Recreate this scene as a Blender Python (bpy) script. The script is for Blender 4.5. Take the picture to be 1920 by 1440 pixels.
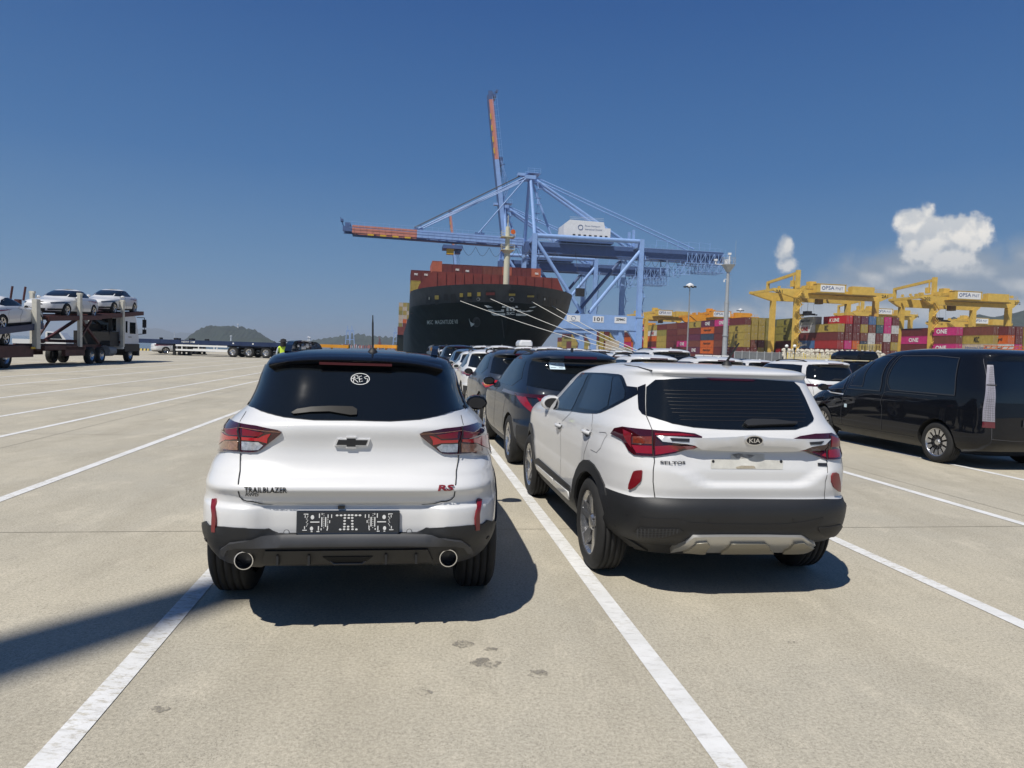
import bpy, bmesh, math, random
import numpy as np
from mathutils import Vector, Matrix
from mathutils.bvhtree import BVHTree
from mathutils.geometry import delaunay_2d_cdt
random.seed(7)
R = math.radians
for o in list(bpy.data.objects): bpy.data.objects.remove(o)
S = bpy.context.scene
C = S.collection
# ---------------------------------------------------------------- camera
F, W0, H0 = 1290.0, 1920.0, 1440.0
CAMH, PITCH, ROLL = 1.57, math.atan(63.2/1290.0), R(1.8)
_f = Vector((0, math.cos(PITCH), -math.sin(PITCH)))
_r0 = Vector((1, 0, 0)); _u0 = Vector((0, math.sin(PITCH), math.cos(PITCH)))
_r = _r0*math.cos(ROLL) + _u0*math.sin(ROLL)
_u = -_r0*math.sin(ROLL) + _u0*math.cos(ROLL)
CAM = Vector((0, 0, CAMH))
cd = bpy.data.cameras.new('camera'); cam = bpy.data.objects.new('camera', cd); C.objects.link(cam)
cam.matrix_world = Matrix(((_r.x, _u.x, -_f.x, CAM.x), (_r.y, _u.y, -_f.y, CAM.y), (_r.z, _u.z, -_f.z, CAM.z), (0, 0, 0, 1)))
cd.sensor_width = 36; cd.lens = 36*F/W0; cd.clip_end = 60000; cd.clip_start = 0.05
S.camera = cam
def ray(px, py):
    d = _r*((px-960)/F) + _u*(-(py-720)/F) + _f
    return d.normalized()
def at(px, py, Y):
    d = ray(px, py); return CAM + d*(Y/d.y)
def G(px, py, z=0.0):
    d = ray(px, py); return CAM + d*((z-CAMH)/d.z)
def proj(p):
    v = Vector(p)-CAM; zc = v.dot(_f); return (960+F*v.dot(_r)/zc, 720-F*v.dot(_u)/zc)
# ---------------------------------------------------------------- light
YAW = R(8.25)                       # the parking lines run this far left of the view
UL = Vector((-math.sin(YAW), math.cos(YAW), 0)); VL = Vector((math.cos(YAW), math.sin(YAW), 0))
SUNV = (VL*0.42 + UL*0.46 + Vector((0, 0, -1))).normalized()      # way the light travels
sd = bpy.data.lights.new('sun', 'SUN'); sun = bpy.data.objects.new('sun', sd); C.objects.link(sun)
sd.energy = 4.2; sd.angle = R(0.53); sd.color = (1.0, 0.955, 0.88)
sun.rotation_euler = SUNV.to_track_quat('-Z', 'Y').to_euler(); sun.location = (0, 0, 60)
sdir = -SUNV
EL = math.asin(sdir.z); AZ = math.atan2(sdir.x, sdir.y)
S.view_settings.view_transform = 'Standard'; S.view_settings.look = 'None'
S.view_settings.exposure = 0.2; S.view_settings.gamma = 1; S.view_settings.use_curve_mapping = False
wd = bpy.data.worlds.new('World'); S.world = wd; wd.use_nodes = True
nt = wd.node_tree; N = nt.nodes; L = nt.links; N.clear()
def nd(t, **k):
    n = N.new(t)
    for a, b in k.items(): setattr(n, a, b)
    return n
def mth(op, a, b=None, c=None, clamp=False):
    n = nd('ShaderNodeMath', operation=op, use_clamp=clamp)
    for i, v in enumerate((a, b, c)):
        if v is None: continue
        if isinstance(v, (int, float)): n.inputs[i].default_value = v
        else: L.new(v, n.inputs[i])
    return n.outputs[0]
sky = nd('ShaderNodeTexSky', sky_type='NISHITA'); sky.sun_disc = False
sky.sun_elevation = EL; sky.sun_rotation = AZ; sky.altitude = 0
sky.air_density = 1.0; sky.dust_density = 0.35; sky.ozone_density = 2.2
SKY_STR = 0.085
tc = nd('ShaderNodeTexCoord'); sep = nd('ShaderNodeSeparateXYZ'); L.new(tc.outputs['Generated'], sep.inputs[0])
dx, dy, dz = sep.outputs
ysafe = mth('MAXIMUM', dy, 0.02)
uu = mth('DIVIDE', dx, ysafe); vv = mth('DIVIDE', dz, ysafe)
front = mth('GREATER_THAN', dy, 0.05)
def uv_of(px, py):
    d = ray(px, py); return d.x/d.y, d.z/d.y
def noise(scale, det, rough, ox=0.0, oy=0.0, ysq=1.0):
    cb = nd('ShaderNodeCombineXYZ'); L.new(mth('ADD', uu, ox), cb.inputs[0]); L.new(mth('MULTIPLY', mth('ADD', vv, oy), ysq), cb.inputs[1])
    n = nd('ShaderNodeTexNoise'); n.inputs['Scale'].default_value = scale; n.inputs['Detail'].default_value = det
    n.inputs['Roughness'].default_value = rough; L.new(cb.outputs[0], n.inputs['Vector']); return n.outputs['Fac']
def blob(px, py, rx, ry, ox=0.0, oy=0.0):       # 1 in the middle, 0 at the rim, negative outside
    u, v = uv_of(px, py)
    a = mth('DIVIDE', mth('SUBTRACT', mth('ADD', uu, ox), u), rx/F); b = mth('DIVIDE', mth('SUBTRACT', mth('ADD', vv, oy), v), ry/F)
    return mth('SUBTRACT', 1.0, mth('SQRT', mth('ADD', mth('MULTIPLY', a, a), mth('MULTIPLY', b, b))))
def field(blobs, ox, oy):
    f = None
    for b in blobs:
        g = blob(*b, ox=ox, oy=oy); g = mth('MULTIPLY', g, min(b[2], b[3])/40.0)
        f = g if f is None else mth('SMOOTH_MAX', f, g, 0.12)
    return f
big = [(1718, 428, 46, 36), (1752, 452, 62, 50), (1800, 440, 56, 44), (1840, 436, 26, 34), (1738, 402, 15, 24), (1775, 475, 60, 34), (1472, 466, 20, 26), (1480, 497, 22, 17), (1712, 455, 34, 36)]
low = [(1600, 575, 150, 30), (1850, 570, 200, 40), (1690, 508, 70, 26), (1640, 520, 60, 24), (1780, 500, 120, 40), (1860, 512, 60, 24), (1925, 485, 34, 30), (1930, 530, 90, 50), (1760, 545, 150, 34), (1590, 545, 60, 30), (1380, 582, 26, 12), (1280, 590, 16, 9), (2150, 470, 160, 90), (2300, 560, 300, 60)]
e = 0.010
def dens(bl, ox, oy, amp, sc):
    n1 = noise(sc, 6.0, 0.62, ox, oy); return mth('ADD', field(bl, ox, oy), mth('MULTIPLY', mth('SUBTRACT', n1, 0.5), amp))
d0 = dens(big, 0, 0, 1.25, 30.0); d1 = dens(big, e*0.45, -e, 1.25, 30.0)
l0 = dens(low, 0, 0, 1.25, 15.0); l1 = dens(low, e*0.3, -e*1.4, 1.25, 15.0)
def sstep(v, a, b):
    m = nd('ShaderNodeMapRange', interpolation_type='SMOOTHSTEP'); L.new(v, m.inputs[0])
    m.inputs[1].default_value = a; m.inputs[2].default_value = b; return m.outputs[0]
mb = mth('MULTIPLY', sstep(d0, -0.05, 0.30), front); ml = mth('MULTIPLY', mth('MULTIPLY', sstep(l0, -0.65, 0.30), front), 0.95)
shb = sstep(mth('SUBTRACT', d1, d0), 0.25, -0.30); shl = sstep(mth('SUBTRACT', l1, l0), 0.3, -0.6)
vb = uv_of(1770, 500)[1]; vt = uv_of(1770, 415)[1]
hb = sstep(vv, vb, vt)
def mix(f, a, b):
    m = nd('ShaderNodeMix', data_type='RGBA')
    L.new(f, m.inputs[0]) if not isinstance(f, float) else setattr(m.inputs[0], 'default_value', f)
    for i, v in ((6, a), (7, b)):
        if isinstance(v, tuple): m.inputs[i].default_value = v+(1,)
        else: L.new(v, m.inputs[i])
    return m.outputs[2]
KSKY = 1.0/SKY_STR
def sc(c): return tuple(x*KSKY for x in c)
cb_ = mix(mth('MULTIPLY_ADD', shb, 0.55, mth('MULTIPLY', hb, 0.45), clamp=True), sc((0.30, 0.36, 0.44)), sc((0.82, 0.79, 0.74)))
cl_ = mix(shl, sc((0.24, 0.30, 0.38)), sc((0.50, 0.52, 0.54)))
hs = nd('ShaderNodeHueSaturation'); hs.inputs['Saturation'].default_value = 1.0; hs.inputs['Value'].default_value = 1.0
L.new(sky.outputs[0], hs.inputs['Color'])
gr = nd('ShaderNodeMix', data_type='RGBA', blend_type='MULTIPLY'); gr.inputs[0].default_value = 1
L.new(hs.outputs[0], gr.inputs[6]); gr.inputs[7].default_value = (1.0, 1.0, 1.0, 1)
SKYTINT = gr.inputs[7]
rp = nd('ShaderNodeValToRGB'); L.new(mth('MULTIPLY_ADD', dz, 0.5, 0.5), rp.inputs[0])
els = [(0.0, (.10, .11, .12)), (0.495, (.13, .16, .20)), (0.50, (.155, .265, .40)), (0.55, (.100, .215, .385)), (0.62, (.045, .140, .330)), (0.72, (.020, .083, .255)), (1.0, (.013, .055, .18))]
cr = rp.color_ramp; cr.elements[0].position = els[0][0]; cr.elements[0].color = sc(els[0][1])+(1,); cr.elements[1].position = els[-1][0]; cr.elements[1].color = sc(els[-1][1])+(1,)
for p_, c_ in els[1:-1]: q_ = cr.elements.new(p_); q_.color = sc(c_)+(1,)
SKYC = mix(0.96, gr.outputs[2], rp.outputs[0])
c1_ = mix(ml, SKYC, cl_); c2_ = mix(mb, c1_, cb_)
bg = nd('ShaderNodeBackground'); bg.inputs['Strength'].default_value = SKY_STR; L.new(c2_, bg.inputs[0])
wo = nd('ShaderNodeOutputWorld'); L.new(bg.outputs[0], wo.inputs[0])
# ---------------------------------------------------------------- materials
M = {}
def mat(name, col, rough=0.5, metal=0.0, coat=0.0, spec=0.5, emit=None, nscale=0, namt=0.0, bump=0.0, bscale=0, alpha=1.0, trans=0.0, detail=5):
    if name in M: return M[name]
    m = bpy.data.materials.new(name); m.use_nodes = True; t = m.node_tree; b = t.nodes['Principled BSDF']
    b.inputs['Base Color'].default_value = tuple(col)+(1,); b.inputs['Roughness'].default_value = rough
    b.inputs['Metallic'].default_value = metal; b.inputs['Coat Weight'].default_value = coat; b.inputs['Coat Roughness'].default_value = 0.03
    b.inputs['Specular IOR Level'].default_value = spec
    b.inputs['Transmission Weight'].default_value = trans
    if emit: b.inputs['Emission Color'].default_value = tuple(col)+(1,); b.inputs['Emission Strength'].default_value = emit
    if nscale:
        g = t.nodes.new('ShaderNodeTexCoord'); n = t.nodes.new('ShaderNodeTexNoise'); n.inputs['Scale'].default_value = nscale; n.inputs['Detail'].default_value = detail
        n.inputs['Roughness'].default_value = 0.65
        t.links.new(g.outputs['Object'], n.inputs['Vector'])
        r = t.nodes.new('ShaderNodeMapRange'); r.inputs[1].default_value = 0.3; r.inputs[2].default_value = 0.7
        r.inputs[3].default_value = 1-namt; r.inputs[4].default_value = 1+namt*0.35; t.links.new(n.outputs['Fac'], r.inputs[0])
        x = t.nodes.new('ShaderNodeMix'); x.data_type = 'RGBA'; x.blend_type = 'MULTIPLY'; x.inputs[0].default_value = 1
        x.inputs[6].default_value = tuple(col)+(1,); t.links.new(r.outputs[0], x.inputs[7]); t.links.new(x.outputs[2], b.inputs['Base Color'])
        rr = t.nodes.new('ShaderNodeMapRange'); rr.inputs[3].default_value = min(1, rough+namt*0.3); rr.inputs[4].default_value = max(0, rough-namt*0.1)
        t.links.new(n.outputs['Fac'], rr.inputs[0]); t.links.new(rr.outputs[0], b.inputs['Roughness'])
    if bump:
        g = t.nodes.new('ShaderNodeTexCoord'); n = t.nodes.new('ShaderNodeTexNoise'); n.inputs['Scale'].default_value = bscale; n.inputs['Detail'].default_value = 3
        t.links.new(g.outputs['Object'], n.inputs['Vector'])
        u = t.nodes.new('ShaderNodeBump'); u.inputs['Strength'].default_value = bump; u.inputs['Distance'].default_value = 0.01
        t.links.new(n.outputs['Fac'], u.inputs['Height']); t.links.new(u.outputs[0], b.inputs['Normal'])
    M[name] = m; return m
mat('white_paint', (0.66, 0.66, 0.655), 0.35, coat=0.8, nscale=3, namt=0.03)
mat('black_paint', (0.004, 0.005, 0.008), 0.5, coat=0.75, spec=.05, nscale=5, namt=0.1)
mat('navy_paint', (0.010, 0.017, 0.032), 0.45, coat=0.7, spec=.1)
mat('grey_paint', (0.030, 0.040, 0.060), 0.4, metal=0.2, coat=0.7, spec=.2)
mat('blue_paint', (0.06, 0.11, 0.19), 0.35, metal=0.3, coat=1.0)
mat('glass', (0.006, 0.008, 0.010), 0.04, spec=0.6, nscale=1.5, namt=0.2)
mat('glass_blue', (0.012, 0.018, 0.028), 0.05, spec=0.7)
mat('plastic', (0.015, 0.016, 0.018), 0.5, bump=0.15, bscale=400, nscale=4, namt=0.2)
mat('plastic_light', (0.045, 0.047, 0.052), 0.5, nscale=6, namt=0.2)
mat('dark', (0.006, 0.006, 0.006), 0.9)
mat('rubber', (0.016, 0.016, 0.016), 0.8, nscale=8, namt=0.35)
mat('alloy', (0.55, 0.55, 0.56), 0.25, metal=0.9)
mat('alloy_dark', (0.05, 0.05, 0.055), 0.35, metal=0.6)
mat('chrome', (0.75, 0.75, 0.76), 0.10, metal=1.0)
mat('silver', (0.55, 0.55, 0.54), 0.38, metal=0.7)
mat('lamp_dark', (0.040, 0.003, 0.006), 0.08, coat=1.0)
mat('lamp_red', (0.22, 0.006, 0.012), 0.12, coat=1.0)
mat('lamp_bright', (0.42, 0.010, 0.016), 0.15, coat=1.0)
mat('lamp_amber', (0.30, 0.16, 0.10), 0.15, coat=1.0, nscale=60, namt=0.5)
mat('lamp_clear', (0.55, 0.56, 0.58), 0.10, metal=0.4, coat=1.0, nscale=45, namt=0.6)
mat('reflector', (0.17, 0.004, 0.010), 0.35, coat=0.5)
mat('white_flat', (0.75, 0.75, 0.73), 0.6)
mat('black_flat', (0.012, 0.012, 0.013), 0.6)
mat('gray_line', (0.10, 0.10, 0.11), 0.6)
mat('seam', (0.01, 0.01, 0.01), 0.8)
mat('defrost', (0.032, 0.024, 0.018), 0.5)
# ---------------------------------------------------------------- objects
def tag(o, label=None, cat=None, group=None, kind=None):
    if label: o['label'] = label
    if cat: o['category'] = cat
    if group: o['group'] = group
    if kind: o['kind'] = kind
    return o
def empty(name, loc=(0, 0, 0), rz=0.0, label=None, cat=None, group=None):
    o = bpy.data.objects.new(name, None); C.objects.link(o); o.location = loc; o.rotation_euler = (0, 0, rz); o.empty_display_size = 0.3
    return tag(o, label, cat, group)
def copy_tree(o, parent=None):
    c = o.copy(); C.objects.link(c); c.parent = parent
    for ch in o.children: copy_tree(ch, c)
    return c
def link(name, me, mats, parent=None, smooth=False):
    if not isinstance(mats, (list, tuple)): mats = [mats]
    if not me.materials:
        for m in mats: me.materials.append(M[m] if isinstance(m, str) else m)
    o = bpy.data.objects.new(name, me); C.objects.link(o)
    if parent: o.parent = parent
    if smooth: me.polygons.foreach_set('use_smooth', [True]*len(me.polygons))
    return o
class MB:
    def __init__(s): s.v = []; s.f = []; s.m = []; s.cur = 0
    def add(s, vs, fs):
        n = len(s.v); s.v += [tuple(v) for v in vs]; s.f += [tuple(i+n for i in f) for f in fs]; s.m += [s.cur]*len(fs); return s
    def box(s, c, d, rz=0.0):
        x, y, z = d[0]/2, d[1]/2, d[2]/2; ca, sa = math.cos(rz), math.sin(rz)
        vs = []
        for a, b, e in ((-x,-y,-z),(x,-y,-z),(x,y,-z),(-x,y,-z),(-x,-y,z),(x,-y,z),(x,y,z),(-x,y,z)):
            vs.append((c[0]+a*ca-b*sa, c[1]+a*sa+b*ca, c[2]+e))
        return s.add(vs, [(3,2,1,0),(4,5,6,7),(0,1,5,4),(1,2,6,5),(2,3,7,6),(3,0,4,7)])
    def beam(s, p, q, w, h=None, up=(0, 0, 1)):
        p = Vector(p); q = Vector(q); h = h or w; d = (q-p).normalized(); u = Vector(up)
        if abs(d.dot(u)) > 0.99: u = Vector((0, 1, 0))
        a = d.cross(u).normalized(); b = a.cross(d)
        vs = [e+a*i*w/2+b*j*h/2 for e in (p, q) for i, j in ((-1,-1),(1,-1),(1,1),(-1,1))]
        return s.add(vs, [(0,3,2,1),(4,5,6,7),(0,1,5,4),(1,2,6,5),(2,3,7,6),(3,0,4,7)])
    def tube(s, p, q, r, r2=None, n=10, cap=True):
        p = Vector(p); q = Vector(q); r2 = r if r2 is None else r2; d = (q-p).normalized(); u = Vector((0, 0, 1))
        if abs(d.dot(u)) > 0.95: u = Vector((1, 0, 0))
        a = d.cross(u).normalized(); b = a.cross(d); vs = []
        for e, rr in ((p, r), (q, r2)):
            for i in range(n):
                t = 2*math.pi*i/n; vs.append(e+(a*math.cos(t)+b*math.sin(t))*rr)
        fs = [(i, (i+1) % n, n+(i+1) % n, n+i) for i in range(n)]
        if cap: fs += [tuple(range(n-1, -1, -1)), tuple(range(n, 2*n))]
        return s.add(vs, fs)
    def path(s, pts, r, n=6):
        for a, b in zip(pts, pts[1:]): s.tube(a, b, r, n=n)
        return s
    def lathe(s, prof, c=(0, 0, 0), ax='x', n=32, close=False):
        vs = []; k = len(prof)
        for i in range(n):
            t = 2*math.pi*i/n; ct, st = math.cos(t), math.sin(t)
            for (a, r) in prof:
                if ax == 'x': v = (a, r*ct, r*st)
                elif ax == 'y': v = (r*ct, a, r*st)
                else: v = (r*ct, r*st, a)
                vs.append((c[0]+v[0], c[1]+v[1], c[2]+v[2]))
        fs = []
        for i in range(n):
            j = (i+1) % n
            for q in range(k if close else k-1):
                q2 = (q+1) % k
                fs.append((i*k+q, j*k+q, j*k+q2, i*k+q2))
        return s.add(vs, fs)
    def prism(s, poly, f0, f1):       # f0, f1 map a 2D point to the two faces
        n = len(poly); vs = [f0(*p) for p in poly]+[f1(*p) for p in poly]
        return s.add(vs, [tuple(range(n)), tuple(range(2*n-1, n-1, -1))]+[((i+1) % n, i, n+i, n+(i+1) % n) for i in range(n)])
    def mesh(s, name='mesh'):
        me = bpy.data.meshes.new(name); me.from_pydata(s.v, [], s.f)
        if any(s.m): me.polygons.foreach_set('material_index', s.m)
        bm = bmesh.new(); bm.from_mesh(me); bmesh.ops.recalc_face_normals(bm, faces=bm.faces[:]); bm.to_mesh(me); bm.free()
        return me
    def build(s, name, mats, parent=None, smooth=False):
        return link(name, s.mesh(name), mats, parent, smooth)
def sharp(o, ang=35):
    me = o.data; bm = bmesh.new(); bm.from_mesh(me)
    for f in bm.faces: f.smooth = True
    for e_ in bm.edges:
        e_.smooth = not (len(e_.link_faces) == 2 and e_.calc_face_angle(0) > R(ang))
    bm.to_mesh(me); bm.free(); return o
def bevel(o, w=0.02, seg=2):
    me = o.data; bm = bmesh.new(); bm.from_mesh(me)
    ed = [e_ for e_ in bm.edges if len(e_.link_faces) == 2 and e_.calc_face_angle(0) > R(30)]
    bmesh.ops.bevel(bm, geom=ed, offset=w, segments=seg, profile=0.5, affect='EDGES'); bm.to_mesh(me); bm.free(); return o
_tx = {}
def text_verts(txt, bold=0.0, ext=0.0):
    k = (txt, bold, ext)
    if k in _tx: return _tx[k]
    cu = bpy.data.curves.new('t', 'FONT'); cu.body = txt; cu.size = 1; cu.offset = bold; cu.resolution_u = 2; cu.extrude = 0
    o = bpy.data.objects.new('t', cu); C.objects.link(o); dg = bpy.context.evaluated_depsgraph_get()
    me = bpy.data.meshes.new_from_object(o.evaluated_get(dg)); vs = [(v.co.x, v.co.y) for v in me.vertices]; fs = [tuple(p.vertices) for p in me.polygons]
    bpy.data.objects.remove(o); bpy.data.curves.remove(cu); bpy.data.meshes.remove(me)
    xs = [v[0] for v in vs]; ys = [v[1] for v in vs]; x0, x1, y0, y1 = min(xs), max(xs), min(ys), max(ys)
    vs = [((x-x0)/(x1-x0), (y-y0)/(y1-y0)) for x, y in vs]
    _tx[k] = (vs, fs, (x1-x0)/(y1-y0)); return _tx[k]
def text_on(txt, org, ux, uz, w, h, m, parent, name='lettering', bold=0.0):      # flat text, org = lower left
    vs, fs, _ = text_verts(txt, bold); org = Vector(org); ux = Vector(ux).normalized(); uz = Vector(uz).normalized()
    me = bpy.data.meshes.new(name); me.from_pydata([org+ux*(a*w)+uz*(b*h) for a, b in vs], [], fs)
    return link(name, me, m, parent)
# ---------------------------------------------------------------- car shells
def pchip(xs, ys):
    xs = np.array(xs, float); ys = np.array(ys, float); h = np.diff(xs); d = np.diff(ys)/h; m = np.zeros(len(xs))
    for i in range(1, len(xs)-1):
        if d[i-1]*d[i] > 0: m[i] = (h[i-1]+h[i])/(h[i-1]/d[i]+h[i]/d[i-1]) if True else 0
    m[0] = d[0]; m[-1] = d[-1]
    xs_, ys_, h_, m_ = xs.tolist(), ys.tolist(), h.tolist(), m.tolist()
    import bisect
    def f(x):
        x = min(max(x, xs_[0]), xs_[-1]); i = min(max(bisect.bisect_right(xs_, x)-1, 0), len(h_)-1)
        t = (x-xs_[i])/h_[i]; t2 = t*t; t3 = t2*t
        return (2*t3-3*t2+1)*ys_[i]+(t3-2*t2+t)*h_[i]*m_[i]+(-2*t3+3*t2)*ys_[i+1]+(t3-t2)*h_[i]*m_[i+1]
    return f
def ss(x, a, b):
    t = min(max((x-a)/(b-a), 0), 1); return t*t*(3-2*t)
class Shell:
    # keys: z, half width, rear y, front y, rear squareness, front squareness
    def __init__(s, keys, yc, disp=None):
        s.yc = yc; s.z0 = keys[0][0]; s.z1 = keys[-1][0]; zs = [k[0] for k in keys]
        s.fn = [pchip(zs, [k[i] for k in keys]) for i in range(1, 6)]; s.keys = keys; s.disp = disp; s.bvh = None
    def par(s, z): return [f(z) for f in s.fn]
    def pos(s, th, z):
        z = min(max(z, s.z0), s.z1); w, r, f, nr, nf = s.par(z); yc = min(s.yc, (r+f)/2)
        c = math.cos(th); sn = math.sin(th)
        if c >= 0: a, n, sg = yc-r, nr, -1
        else: a, n, sg = f-yc, nf, 1
        q = (abs(sn)**n+abs(c)**n)**(-1.0/n); x = w*sn*q; y = yc+sg*a*abs(c)*q
        if s.disp: x, y, z = s.disp(th, x, y, z)
        return Vector((x, y, z))
    def nrm(s, th, z):
        e_ = 0.004; a = s.pos(th+e_, z)-s.pos(th-e_, z); b = s.pos(th, z+e_)-s.pos(th, z-e_)
        n = a.cross(b); return n.normalized() if n.length > 1e-9 else Vector((0, 0, 1))
    def rear(s, x, z):
        w, r, f, nr, nf = s.par(z); t = min(abs(x)/w, 0.9999); c = (1-t**nr)**(1/nr); return (math.copysign(math.atan2(t, c), x), z)
    def side(s, y, z, sg=-1):
        w, r, f, nr, nf = s.par(z); yc = min(s.yc, (r+f)/2)
        if y <= yc: t = min((yc-y)/(yc-r), 0.9999); q = (1-t**nr)**(1/nr); th = math.atan2(q, t)
        else: t = min((y-yc)/(f-yc), 0.9999); q = (1-t**nf)**(1/nf); th = math.pi-math.atan2(q, t)
        return (sg*th, z)
    def inv(s, p):
        w, r, f, nr, nf = s.par(p[2]); yc = min(s.yc, (r+f)/2); dy_ = yc-p[1]
        a = (yc-r) if dy_ >= 0 else (f-yc); return (math.atan2(p[0]/w, dy_/a), p[2])
    def mesh(s, nz=64, nth=120, mats=('white_paint', 'dark', 'black_paint', 'plastic'), black=None, arches=(), ar=0.37, aw=0.30):
        zs = sorted(set([round(z, 4) for z in np.linspace(s.z0, s.z1, nz)]+[k[0] for k in s.keys]))
        zz = [zs[0]]
        for z in zs[1:]:
            if z-zz[-1] > 0.004: zz.append(z)
        ths = [-math.pi+2*math.pi*i/nth for i in range(nth)]
        # bunch samples at the corners
        ths = [t-0.13*math.sin(4*t) for t in ths] if False else [t+0.10*math.sin(4*t) for t in ths]
        vs = []; fs = []; mi = []
        for z in zz:
            for t in ths: vs.append(s.pos(t, z))
        n = nth
        for i in range(len(zz)-1):
            for j in range(n):
                k = (j+1) % n; fs.append((i*n+j, i*n+k, (i+1)*n+k, (i+1)*n+j))
                mi.append(int(black(ths[j], (zz[i]+zz[i+1])/2)) if black else 0)
        fs.append(tuple(range(n-1, -1, -1))); mi.append(1); fs.append(tuple(range((len(zz)-1)*n, len(zz)*n))); mi.append(int(black(0, s.z1)) if black else 0)
        me = bpy.data.meshes.new('body'); me.from_pydata(vs, [], fs); me.polygons.foreach_set('material_index', mi)
        for m in mats: me.materials.append(M[m])
        me.polygons.foreach_set('use_smooth', [True]*len(fs))
        s.bvh = BVHTree.FromPolygons([tuple(v) for v in vs], fs)
        if arches:
            o = bpy.data.objects.new('tmp', me); C.objects.link(o); cut = MB()
            for (ax_, ay, az) in arches:
                for sg in (-1, 1): cut.tube((sg*(ax_-aw), ay, az), (sg*(ax_+0.4), ay, az), ar, n=40)
            cm = cut.mesh(); cm.materials.append(M['white_paint']); cm.materials.append(M['dark']); cm.polygons.foreach_set('material_index', [1]*len(cm.polygons))
            co = bpy.data.objects.new('cut', cm); C.objects.link(co)
            md = o.modifiers.new('b', 'BOOLEAN'); md.operation = 'DIFFERENCE'; md.object = co; md.solver = 'EXACT'
            dg = bpy.context.evaluated_depsgraph_get(); me2 = bpy.data.meshes.new_from_object(o.evaluated_get(dg)); me2.name = 'body'
            bpy.data.objects.remove(o); bpy.data.objects.remove(co); me = me2
            bm = bmesh.new(); bm.from_mesh(me)
            for e_ in bm.edges:
                if len(e_.link_faces) == 2 and (e_.link_faces[0].material_index == 1) != (e_.link_faces[1].material_index == 1): e_.smooth = False
            bm.to_mesh(me); bm.free()
        return me
    # pixel outline -> shell coordinates (used to take shapes off the photograph onto the real surface)
    def px(s, pts, Mw):
        inv = Mw.inverted(); o = inv @ CAM; out = []
        for (x, y) in pts:
            d = (inv.to_3x3() @ ray(x, y)).normalized(); h = s.bvh.ray_cast(o, d)
            if h[0] is None:
                h = s.bvh.find_nearest(o+d*(-o.dot(d)))
            out.append(s.inv(h[0]))
        return out
    def panel(s, outline, name, mats, parent, off=0.004, thick=0.01, res=0.05, mirror=False, curve=False, dome=0.0):
        objs = []
        for sg in ((1, -1) if mirror else (1,)):
            pts = [(sg*t*0.9, z) for t, z in outline]
            if sg < 0: pts = pts[::-1]
            bnd = []
            for i, p in enumerate(pts):
                q = pts[(i+1) % len(pts)]; d = math.hypot(q[0]-p[0], q[1]-p[1]); k = max(1, int(d/res))
                for j in range(k): bnd.append((p[0]+(q[0]-p[0])*j/k, p[1]+(q[1]-p[1])*j/k))
            nb = len(bnd); xs = [p[0] for p in bnd]; ys = [p[1] for p in bnd]
            inner = []
            gx = min(xs)+res/2
            while gx < max(xs):
                gy = min(ys)+res/2
                while gy < max(ys):
                    ins = False; j = nb-1; dm = 9
                    for i in range(nb):
                        if (bnd[i][1] > gy) != (bnd[j][1] > gy) and gx < (bnd[j][0]-bnd[i][0])*(gy-bnd[i][1])/(bnd[j][1]-bnd[i][1])+bnd[i][0]: ins = not ins
                        dm = min(dm, abs(bnd[i][0]-gx)+abs(bnd[i][1]-gy)); j = i
                    if ins and dm > res*0.45: inner.append((gx, gy))
                    gy += res
                gx += res
            r_ = delaunay_2d_cdt([Vector(p) for p in bnd+inner], [], [list(range(nb))], 1, 1e-6)
            v2, fs = r_[0], [list(f) for f in r_[2]]
            vs = []
            for v in v2:
                th, z = v[0]/0.9, v[1]; vs.append(s.pos(th, z)+s.nrm(th, z)*off)
            # orient outward
            if fs:
                a, b, c = [vs[i] for i in fs[0][:3]]; cn = (b-a).cross(c-a); m0 = v2[fs[0][0]]
                if cn.dot(s.nrm(m0[0]/0.9, m0[1])) < 0: fs = [f[::-1] for f in fs]
            cnt = {}
            for f in fs:
                for i in range(len(f)): cnt[(f[i], f[(i+1) % len(f)])] = 1
            be = [e_ for e_ in cnt if (e_[1], e_[0]) not in cnt]
            n0 = len(vs); mp = {}
            for e_ in be:
                for i in e_:
                    if i not in mp:
                        th, z = v2[i][0]/0.9, v2[i][1]; nn = s.nrm(th, z)
                        mp[i] = len(vs); vs.append(vs[i].copy()); vs.append(vs[i]-nn*thick)
            rim = [(mp[b], mp[a], mp[a]+1, mp[b]+1) for a, b in be]
            me = bpy.data.meshes.new(name); me.from_pydata([tuple(v) for v in vs], [], fs+rim)
            objs.append(link(name, me, mats, parent, smooth=True))
        return objs[0] if len(objs) == 1 else objs
    def ribbon(s, line, name, m, parent, w=0.006, off=0.0015, mirror=False):
        for sg in ((1, -1) if mirror else (1,)):
            pts = []
            for i in range(len(line)-1):
                (t0, z0), (t1, z1) = line[i], line[i+1]; d = math.hypot((t1-t0)*0.9, z1-z0); k = max(1, int(d/0.03))
                for j in range(k): pts.append((t0+(t1-t0)*j/k, z0+(z1-z0)*j/k))
            pts.append(line[-1]); P = [s.pos(sg*t, z)+s.nrm(sg*t, z)*off for t, z in pts]; NN = [s.nrm(sg*t, z) for t, z in pts]
            vs = []; fs = []
            for i, p in enumerate(P):
                d = (P[min(i+1, len(P)-1)]-P[max(i-1, 0)]).normalized(); c = d.cross(NN[i]).normalized()*w/2
                vs += [p-c, p+c]
            for i in range(len(P)-1): fs.append((2*i, 2*i+1, 2*i+3, 2*i+2))
            me = bpy.data.meshes.new(name); me.from_pydata([tuple(v) for v in vs], [], fs); ob = link(name, me, m, parent)
        return ob
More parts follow.
